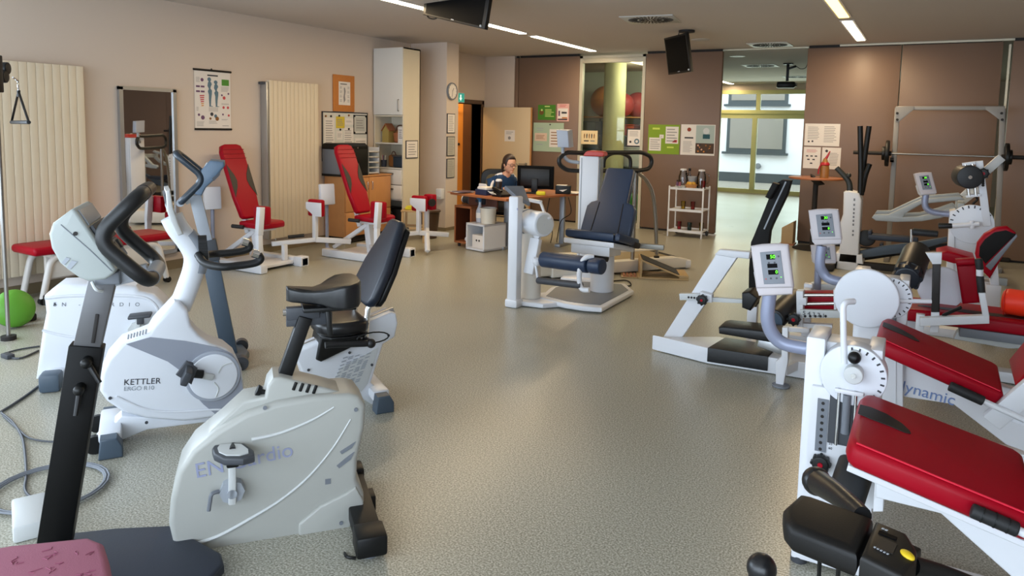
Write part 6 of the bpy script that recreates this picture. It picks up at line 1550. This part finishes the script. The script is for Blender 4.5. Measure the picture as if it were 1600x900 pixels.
# red pad with chrome guide rods and the hole plate
B().ext(f.ys([(1254, 457), (1320, 457), (1320, 484), (1254, 484)], -.3), (0, .1, 0), .012).obj('side_pad', MM.red, f)
B().cyl(f.y(1252, 461, -.36), f.y(1305, 461, -.36), .012).cyl(f.y(1252, 475, -.36), f.y(1305, 474, -.36), .012).obj('guide_rod', MM.chrome, f)
B().ext(f.ys([(1302, 453), (1306, 453), (1307, 484), (1303, 484)], -.4), (0, .08, 0), .003).ext(f.ys([(1244, 455), (1255, 455), (1254, 512), (1245, 512)], -.4), (0, .08, 0), .003).obj('rod_bracket', MM.white, f)
o = B().ext(f.ys([(1250, 484), (1320, 486), (1322, 497), (1252, 497)], -.42), (0, .04, 0), .004).obj('hole_plate', MM.lgrey, f)
b = B()
for i in range(5): c = f.y(1258+8*i, 494, -.42); b.cyl(c, c+V((0, -.003, 0)), .009, n=10)
b.obj('plate_hole', MM.dark, o)
txt('5 4 3 2 1', .04, f.y(1254, 489, -.424), (1, 0, 0), (0, 0, 1), MM.ink, o)
knob(B(), f.y(1241, 498, -.44), .042).obj('adjust_knob', MM.black, f); c = f.y(1241, 498, -.44); B().cyl(c+V((0, -.036, 0)), c+V((0, -.042, 0)), .012).obj('knob_centre', MM.red, f)
B().ext(f.ys([(1245, 505), (1300, 508), (1300, 514), (1245, 512)], -.38), (0, .05, 0)).obj('lower_rod', MM.white, f)
r0, r1 = f.y(1208, 500, -.5), f.y(1243, 466, -.05); B().cyl(r0, r1, .08, bev=.012).obj('roller', MM.foam, f); B().cyl(r0-(r1-r0).normalized()*.02, r0, .07).obj('roller_cap', MM.navyp, f)
B().bx(-1.0, .1, -.02, .08, .02, .1, .006).bar((-.62, .03, .1), (-.62, .03, .5), .06, .06).bar((-.6, -.4, .45), (-.62, .03, .45), .05, .05).obj('front_frame', MM.white, f)

tag(B().sph((.68, 5.7, .64), .1, (1, 1, 1)).obj('unused', MM.redfoam), 'x', 'x') if 0 else None
g = Fr('roll_cushion', 'glowing orange-red roll cushion lying on the long red bench at the right edge', 'cushion', (.58, 5.72, zb), -12)
B().cyl((-.1, 0, .087), (.45, 0, .087), .085, bev=.04, n=32).obj('cushion', MM.redfoam, g, ang=70); B().tube([V((-.08, .086*math.cos(t*.2618), .08+.086*math.sin(t*.2618))) for t in range(24)], .004, 6, closed=True).obj('seam', mat('cushion_seam', 'd82818', .5), g)

# --- far tower with dial, round pad and readout
f = Fr('arm_curl_machine', 'far white weight machine with dial tower and half-round red and black backrest', 'weight machine', (.15, 7.5, 0), 0)
def FY(pts, y=0): return f.ys(pts, y)
B().ext(FY([(1484, 330), (1493, 328), (1490, 440), (1478, 440)]), (0, .2, 0), .005).ext(FY([(1492, 331), (1535, 332), (1535, 440), (1488, 440)], .02), (0, .16, 0), .004).obj('tower', MM.white, f)
p0 = f.y(1500, 440, 0); B().bx(p0.x-.25, p0.x+.35, -.05, .3, 0, .06, .006).bx(p0.x-.1, p0.x+.25, .0, .2, .04, p0.z+.02, .004).obj('base', MM.white, f)
p = f.y(1518, 350, 0); B().cyl(p+V((0, .02, 0)), p+V((0, -.02, 0)), .17, bev=.004, n=40).obj('angle_dial', MM.white2, f)
b = B()
for i in range(9):
    a = math.radians(170-17*i); b.bar(p+V((.14*math.cos(a), -.021, .14*math.sin(a))), p+V((.165*math.cos(a), -.021, .165*math.sin(a))), .01, .002, 0)
b.obj('dial_mark', MM.ink, f)
B().ext(FY([(1524, 252), (1536, 251), (1549, 353), (1536, 354)], -.03), (0, .05, 0), .004).ext(FY([(1503, 255), (1524, 252), (1525, 257), (1504, 259)], -.05), (0, .06, 0), .002).ext(FY([(1509, 305), (1532, 303), (1533, 307), (1510, 309)], -.05), (0, .06, 0), .002).obj('slide_column', MM.white, f)
B().cyl(f.y(1508, 257, -.04), f.y(1514, 307, -.04), .014).cyl(f.y(1519, 256, -.04), f.y(1525, 306, -.04), .014).obj('slide_rod', MM.chrome, f)
b = B()
for i in range(4): c = f.y(1536, 280+3.2*i, -.035); b.cyl(c, c+V((0, -.004, 0)), .012, n=10); c = f.y(1533, 281+3.2*i, -.035)
b.obj('pin_hole', MM.dark, f)
r0, r1 = f.y(1516, 277, -.14), f.y(1506, 274, .15); B().cyl(r0, r1, .1, bev=.01, n=32).obj('roller', MM.foam, f); B().cyl(r0+(r0-r1).normalized()*.002, r0+(r0-r1).normalized()*.006, .015).obj('axle', MM.chrome, f)
knob(B(), f.y(1536, 271, -.06), .045).obj('adjust_knob', MM.black, f); c = f.y(1536, 271, -.06); B().cyl(c+V((0, -.038, 0)), c+V((0, -.045, 0)), .013).obj('knob_centre', MM.red, f)
B().bar(f.y(1540, 268, .05), f.y(1564, 247, .1), .07, .07).obj('swing_arm', MM.lgrey, f)
a, c = f.y(1488, 353, -.06), f.y(1530, 350, -.06); B().cyl(a, c, .02).cyl(f.y(1519, 345, -.06), f.y(1519, 357, -.06), .02).obj('dial_lever', MM.white, f); B().cyl(f.y(1466, 353, -.06), a, .028, .022, bev=.006).obj('lever_grip', MM.foam, f)
console(f, (1428, 270), (1456, 268), (1464, 299), (1437, 302), .0, .09, dig='30')
B().tube(smoothpts(FY([(1447, 303), (1445, 318), (1450, 328), (1465, 333), (1488, 335)], .05)), .028).obj('console_arm', GREYB, f)
# seat and half-round backrest at this machine
g = f
B().ext(FY([(1463, 396), (1480, 392), (1523, 404), (1524, 414), (1490, 412), (1465, 405)], -.7), (0, .35, 0), .02).obj('seat', MM.red, f, ang=60)
hm = [(1547, 436), (1529, 418), (1524, 398), (1527, 380), (1538, 366), (1556, 356), (1574, 354), (1588, 364)]
y = -.75
o = B().ext(FY(hm, y), (0, .1, 0), .02, 3).obj('backrest', MM.red, f, ang=60)
hm2 = [(1541, 411), (1531, 404), (1530, 390), (1535, 378), (1546, 368), (1560, 361), (1574, 360), (1585, 366)]
B().ext(FY([(1540, 412), (1530, 400), (1531, 386), (1539, 374), (1554, 363), (1572, 360), (1587, 366)], y-.008), (0, .03, 0), .003).obj('back_shell', MM.padk, o)
B().ext(FY([(1588, 366), (1590, 369), (1548, 423), (1540, 416)], y-.01), (0, .08, 0), .003).obj('back_frame', MM.mgrey, f)
B().ext(FY([(1545, 420), (1558, 404), (1562, 450), (1548, 452)], y+.02), (0, .08, 0), .005).obj('back_post', MM.white, f)
q = f.y(1555, 450, y); B().bx(q.x-.06, q.x+.04, y, y+.1, .0, q.z+.02, .006).bx(q.x-.7, q.x+.1, y+.0, y+.1, .0, .07, .006).bar((q.x-.1, y+.05, .05), (p0.x+.1, .05, .05), .07, .07, up=(0, 0, 1)).bar((f.y(1500, 410, -.55).x, -.5, .05), (f.y(1500, 410, -.55).x, -.5, .42), .08, .08).obj('seat_base', MM.white, f)

# --- sloping white frame with foot plate
f = Fr('calf_machine', 'white machine with sloping post, black step plate and tall black padded back', 'weight machine', (-1.2, 5.0, 0), 0)
t = .115; A_ = f.zs([(1019, 547), (1105, 569), (1262, 594)], .0); C_ = f.zs([(1262, 556), (1180, 541), (1124, 526), (1034, 526)], t)
B().sl(A_+C_, .005, t, .01).obj('base_frame', MM.white, f)
D_ = f.zs([(1105, 569), (1199, 584)], 0); B().sl([D_[0]+V((0, -.008, 0)), D_[1]+V((0, -.008, 0))]+f.zs([(1216, 541), (1133, 528)], t), .02, t+.006, .004).obj('tread_plate', MM.tread, f)
y = .18
B().ext(f.ys([(1036, 527), (1066, 527), (1152, 402), (1119, 397)], y), (0, .06, 0), .006).ext(f.ys([(1116, 398), (1124, 390), (1172, 394), (1170, 405), (1152, 403), (1150, 404)], y-.01), (0, .08, 0), .008).obj('sloping_post', MM.white, f)
B().ext(f.ys([(1061, 459), (1098, 459), (1098, 469), (1062, 469)], y-.04), (0, .04, 0), .002).ext(f.ys([(1113, 465), (1160, 468), (1160, 474), (1113, 472)], y-.04), (0, .04, 0), .002).obj('slide_bar', MM.lgrey, f)
B().ext(f.ys([(1094, 456), (1112, 461), (1112, 473), (1094, 473)], y-.06), (0, .06, 0), .004).obj('slide_sleeve', MM.white, f); b = B()
for i in range(4): c = f.y(1076+4.5*i, 464.5+.4*i, y-.041); b.cyl(c, c+V((0, -.003, 0)), .008, n=10)
b.obj('pin_hole', MM.dark, f); knob(B(), f.y(1098, 468, y-.07), .036).obj('adjust_knob', MM.black, f); c = f.y(1098, 468, y-.07); B().cyl(c+V((0, -.03, 0)), c+V((0, -.037, 0)), .009).obj('knob_centre', MM.red, f)
B().ext(f.ys([(1159, 458), (1170, 456), (1184, 466), (1172, 486), (1159, 481)], y-.06), (0, .2, 0), .01).obj('stop_pad', MM.black, f)
B().ext([f.y(1122, 512, -.05), f.y(1130, 510, -.05), f.y(1222, 520, -.05), f.y(1225, 534, -.05), f.y(1200, 535, -.05), f.y(1123, 522, -.05)], (0, .22, 0), .015).obj('step_pad', MM.tread, f)
B().bar(f.y(1185, 534, .06), f.y(1225, 548, .06), .06, .03).obj('step_link', MM.alu, f)
p = f.z(1220, 604, 0); B().cyl((p.x, p.y, 0), (p.x, p.y, .014), .055, bev=.004).obj('foot_disc', MM.mgrey, f)
B().ext(f.ys([(1212, 602), (1224, 602), (1231, 565), (1231, 512), (1222, 512), (1221, 558), (1212, 565)], p.y), (0, .06, 0), .005).bar((p.x, p.y+.03, .1), (p.x+.05, .1, .08), .06, .06, up=(0, 0, 1)).bar(f.y(1230, 514, p.y+.03), f.y(1262, 516, p.y+.1), .03, .03).obj('outrigger', MM.white, f)
yb = .6
bk = [(1173, 379), (1178, 368), (1210, 288), (1222, 281), (1236, 282), (1230, 304), (1207, 352), (1203, 362), (1201, 380), (1182, 480), (1169, 480), (1170, 420)]
B().ext(f.ys(bk, yb), (0, .09, 0), .006).obj('back_column', MM.padk, f, ang=50)
B().tube(f.ys([(1228, 284), (1212, 318), (1194, 358)], yb-.002), .006, 6).obj('edge_trim', MM.grey, f)
B().ext(f.ys([(1195, 308), (1207, 285), (1217, 288), (1203, 312)], yb-.08), (0, .08, 0), .012).obj('head_pad', MM.padk, f)
q = f.y(1175, 480, yb); B().bar((q.x, yb+.04, 0), (q.x, yb+.04, q.z+.02), .07, .07).bar((q.x, yb+.04, .05), (q.x+.1, .1, .05), .07, .07, up=(0, 0, 1)).obj('rear_post', MM.white, f)

# --- cross trainer
f = Fr('cross_trainer', 'white cross trainer with long black upright handles before the partition', 'cross trainer', (-.78, 9.45, 0), 0)
body = [(1318, 300), (1326, 298), (1342, 302), (1346, 312), (1340, 422), (1338, 426), (1306, 420), (1314, 372), (1312, 350), (1317, 335)]
B().ext(f.ys(body, 0), (0, .28, 0), .02, 4).obj('front_column', MM.white2, f, ang=50)
b = B()
for i, z in enumerate((312, 320, 327, 333, 339, 345, 351, 361, 367)):
    c = f.y(1335-.3*i, z, -.002); b.box(c, (.018, .003, .026 if i else .03), .0)
b.obj('column_lettering', MM.mgrey, f)
B().tube(smoothpts(f.ys([(1328, 300), (1327, 287), (1322, 278), (1307, 262)], .1)), .035, 12, r2=.03).sph(f.y(1326, 274, .08), .03).obj('front_handle', mat('dark_grip', '2a2e2e', .5), f)
for s, pts in ((0, ((1344, 305), (1345, 260), (1344, 197))), (1, ((1346, 305), (1350, 255), (1358, 197)))):
    B().tube(smoothpts(f.ys(pts, .05+.2*s)), .03, 12).obj('arm_lever', MM.black, f)
B().tube(smoothpts(f.ys([(1347, 300), (1352, 275), (1359, 256)], .22)), .03, 12).obj('short_lever', MM.black, f)
B().ext(f.ys([(1343, 392), (1380, 384), (1432, 378), (1480, 370), (1480, 378), (1432, 392), (1345, 404)], .1), (0, .05, 0), .01).obj('pedal_arm', MM.navyp, f); B().ext(f.ys([(1343, 398), (1400, 388), (1480, 380), (1480, 388), (1345, 408)], .45), (0, .05, 0), .01).obj('pedal_arm', MM.black, f)
for q, y in (((1395, 372), .02), ((1412, 392), .4)):
    c = f.y(*q, y); B().box(c, (.52, .16, .07), .02).box(c+V((-.24, 0, .05)), (.04, .16, .05), .01).obj('pedal', mat('pedal_navy', '1f2a3c', .5), f)
B().cyl(f.y(1354, 372, .1), f.y(1354, 372, .16), .1, bev=.01).obj('flywheel', MM.black, f)
q = f.y(1320, 424, .1); B().bx(q.x-.2, .85, .08, .18, .02, .1, .01).bx(q.x-.25, q.x-.1, -.25, .5, .01, .09, .015).bx(.7, .85, -.2, .5, .01, .09, .015).obj('base_beam', MM.dark, f)
B().pr([(q.x-.15, .09), (q.x+.2, .09), (q.x+.18, .2), (q.x-.1, .2)], .0, .28, .01).obj('base_cover', MM.white2, f)

# --- squat rack, barbell, grey lever machine
f = Fr('squat_rack', 'grey steel squat rack standing against the brown partition', 'rack', (-.42, 10.75, 0), 0)
rg = mat('rack_grey', '85827e', .45, .1)
xL, xR = 0, f.y(1562, 300, 0).x
for x, xt in ((f.y(1387, 400, 0).x, f.y(1402, 172, 0).x), (f.y(1558, 400, 0).x, f.y(1567, 172, 0).x)):
    B().bar((x, .03, 0), (xt, .03, 1.97), .06, .06).obj('upright', rg, f)
    B().bar((x, -.4, .03), (x, .42, .03), .06, .06, up=(0, 0, 1)).obj('floor_foot', rg, f)
b = B()
for q in ((1402, 177), (1402, 187), (1565, 177), (1566, 187)): c = f.y(*q, -.012); b.cyl(c, c+V((0, -.01, 0)), .016, n=10)
b.obj('bolt', MM.dark, f)
B().ext(f.ys([(1399, 167), (1428, 166), (1428, 171), (1405, 190), (1399, 190)], -.012), (0, .012, 0), .002).obj('gusset', rg, f)
B().ext(f.ys([(1570, 167), (1540, 167), (1540, 171), (1564, 189), (1570, 189)], -.012), (0, .012, 0), .002).obj('gusset', rg, f)
B().bar(f.y(1400, 169, .03), f.y(1570, 169, .03), .05, .06).bar((0.05, .35, .03), (1.15, .35, .03), .06, .06).obj('cross_beam', rg, f)
for q in ((1394, 246), (1563, 248)): c = f.y(*q, -.03); B().bx(c.x-.02, c.x+.02, -.09, .0, c.z-.06, c.z-.035).bx(c.x-.02, c.x+.02, -.09, -.075, c.z-.06, c.z).obj('bar_hook', MM.dark, f)
h = f
c0, c1 = f.y(1394, 241, -.055), f.y(1563, 244, -.055)
wc = f.W((c0+c1)/2)
f = Fr('barbell', 'long barbell with one black plate at each end resting on the squat rack', 'barbell', wc, 0)
a, c = h.L(wc), None; half = (c1-c0).length/2
B().cyl((-half-.42, 0, 0), (half+.45, 0, 0), .014).obj('bar', MM.steel, f)
for s in (-1, 1):
    x = s*(half+.06); B().cyl((x-.02, 0, 0), (x+.025, 0, 0), .17, bev=.01, n=40).cyl((x+.02*s, 0, 0), (x+.06*s, 0, 0), .09, bev=.006).obj('weight_plate', MM.black, f); B().cyl((x-.05*s, 0, 0), (x-.02*s, 0, 0), .03).obj('collar', MM.dark, f)
    B().cyl((x, 0, 0), (x+s*.4, 0, 0), .025).obj('sleeve', MM.dark, f)
f = Fr('lever_press', 'grey machine with two long curved lever arms before the squat rack', 'exercise machine', (.0, 9.3, 0), 0)
lg = mat('lever_grey', '9aa3aa', .4)
arm = [(1362, 340), (1366, 335), (1388, 335), (1424, 320), (1438, 314), (1470, 309), (1520, 313), (1522, 325), (1510, 330), (1490, 332), (1470, 341), (1440, 347), (1400, 347), (1368, 345)]
hole = [(1412, 337), (1440, 323), (1470, 320), (1485, 322), (1460, 332), (1440, 337)]
ap = [(1362, 340), (1366, 335), (1388, 335), (1424, 318), (1440, 311), (1500, 306), (1508, 312), (1440, 319), (1414, 334), (1411, 339), (1436, 338), (1465, 331), (1490, 322), (1500, 330), (1470, 341), (1440, 346), (1400, 347), (1368, 345)]
for y in (0, .5): B().ext(f.ys(ap, 0) if y == 0 else [p+V((.0, .5, 0)) for p in f.ys(ap, 0)], (0, .05, 0), .012).obj('lever_arm', lg, f, ang=50)
B().bar(f.y(1503, 306, .2), f.y(1556, 258, .2), .05, .05).bar(f.y(1500, 318, .2), f.y(1530, 295, .2), .07, .07).obj('link_arm', MM.lgrey, f)
q = f.y(1500, 320, .2); B().bar((q.x, .25, 0), (q.x, .25, q.z+.05), .09, .09).bar((q.x-.1, .25, .04), (q.x+.5, .25, .04), .09, .08, up=(0, 0, 1)).bar((q.x, -.1, q.z), (q.x, .6, q.z), .08, .06).obj('stand', lg, f)
B().tube(smoothpts(f.ys([(1520, 327), (1521, 318), (1527, 312), (1524, 306)], .15)), .012, 8).obj('cable', MM.black, f)
for i, q in enumerate(((1565, 413), (1592, 413))):
    p = WZ(*q, .0); tag(B().box(p+V((0, .3, .03)), (.22, .2, .06), .02).obj('floor_pad', MM.dark), ('left of two dark pads on the floor by the partition at the right edge', 'right of two dark pads on the floor by the partition at the right edge')[i], 'pad')

# --- black handle console in the foreground
g = Fr('rowing_console', 'black console with arm pad, grey display and yellow button at the bottom right', 'exercise machine', (-.08, 1.36, 0), -22)
zc = .96
P = [g.z(*q, zc) for q in ((1228, 795), (1262, 772), (1363, 802), (1372, 812), (1345, 862), (1240, 830), (1226, 812))]
P = [g.z(*q, zc) for q in ((1224, 790), (1249, 768), (1268, 772), (1365, 806), (1340, 862), (1238, 822), (1226, 808))]
B().sl(P, zc-.05, zc, .016, 4).obj('arm_pad', mat('pad_black', '0a0807', .5, bump=.1, bscale=300, spec=.3), g, ang=60)
P = [g.z(*q, zc+.004) for q in ((1368, 811), (1418, 832), (1434, 858), (1432, 880), (1412, 900), (1344, 866))]
o = B().sl(P, zc-.07, zc+.004, .01, 3).obj('display_unit', mat('unit_black', '0d0b09', .45, spec=.35), g)
P = [g.z(*q, zc+.0045) for q in ((1376, 840), (1402, 851), (1395, 866), (1368, 856))]; B().sl(P, zc+.004, zc+.0055).obj('display_window', mat('lcd_grey', '26211c', .3), o)
P = [g.z(*q, zc+.0045) for q in ((1374, 829), (1402, 840), (1400, 844), (1372, 833))]; B().sl(P, zc+.004, zc+.0055).obj('display_strip', MM.screen, o)
b = B()
for i in range(5): p = g.z(1367+5*i, 855+2.6*i, zc+.0055); b.box(p, (.003, .0035, .001))
for i in range(2): p = g.z(1380+5*i, 826+2.2*i, zc+.0055); b.box(p, (.004, .004, .001))
b.obj('printed_text', MM.grey, o)
p = g.z(1418, 867, zc+.005); B().sph(p, .012, (1.2, .7, .4), rot=Matrix.Rotation(-.6, 3, 'Z')).obj('yellow_button', mat('button_yellow', 'd8b81c', .4), o)
h0, h1 = g.z(1346, 812, zc+.0), g.z(1345, 812, zc)
a = g.y(1276, 752, .16); c = g.z(1348, 806, zc-.01)
B().tube(smoothpts([a, a+(c-a)*.5+V((0, 0, .004)), c]), .026, 14, r2=.016).sph(a, .029).obj('handle_grip', MM.vinylb, g, ang=80)
B().tube(smoothpts([g.z(1425, 884, zc-.03), g.z(1470, 897, zc-.05), g.z(1530, 920, zc-.07)]), .016, 12).obj('support_arm', MM.black, g)
B().tube(smoothpts([g.z(1282, 846, zc-.05), g.y(1284, 870, 0)+V((0, 0, -.1)), g.y(1292, 900, 0)+V((0, 0, -.1))]), .004, 6).tube(smoothpts([g.z(1312, 860, zc-.05), g.y(1310, 890, 0)+V((0, 0, -.1))]), .004, 6).obj('cable', MM.black, g)
B().cyl(g.z(1282, 840, zc-.05), g.z(1281, 840, zc-.05)+V((0, 0, -.02)), .008).obj('plug', MM.black, g)
m = g.z(1400, 870, zc-.08); B().bar((m.x, m.y, .03), (m.x, m.y, zc-.06), .06, .06).box((m.x, m.y, .02), (.3, .3, .04), .01).obj('stand_post', MM.black, g)
a = g.y(1190, 888, .05)
g2 = Fr('lever_bar', 'black ball-ended grip poking in at the bottom edge left of the black console', 'lever', g.W(a), 0)
B().sph((0, 0, 0), .03).tube([(0, 0, 0), (.03, -.06, -.16), (.05, -.1, -.4)], .027, 14).obj('grip', MM.vinylb, g2, ang=80); zz = -g.W(a).z
B().cyl((.05, -.1, -.4), (.05, -.1, zz+.02), .015).cyl((.05, -.1, zz), (.05, -.1, zz+.02), .06).obj('stand', MM.dgrey, g2)
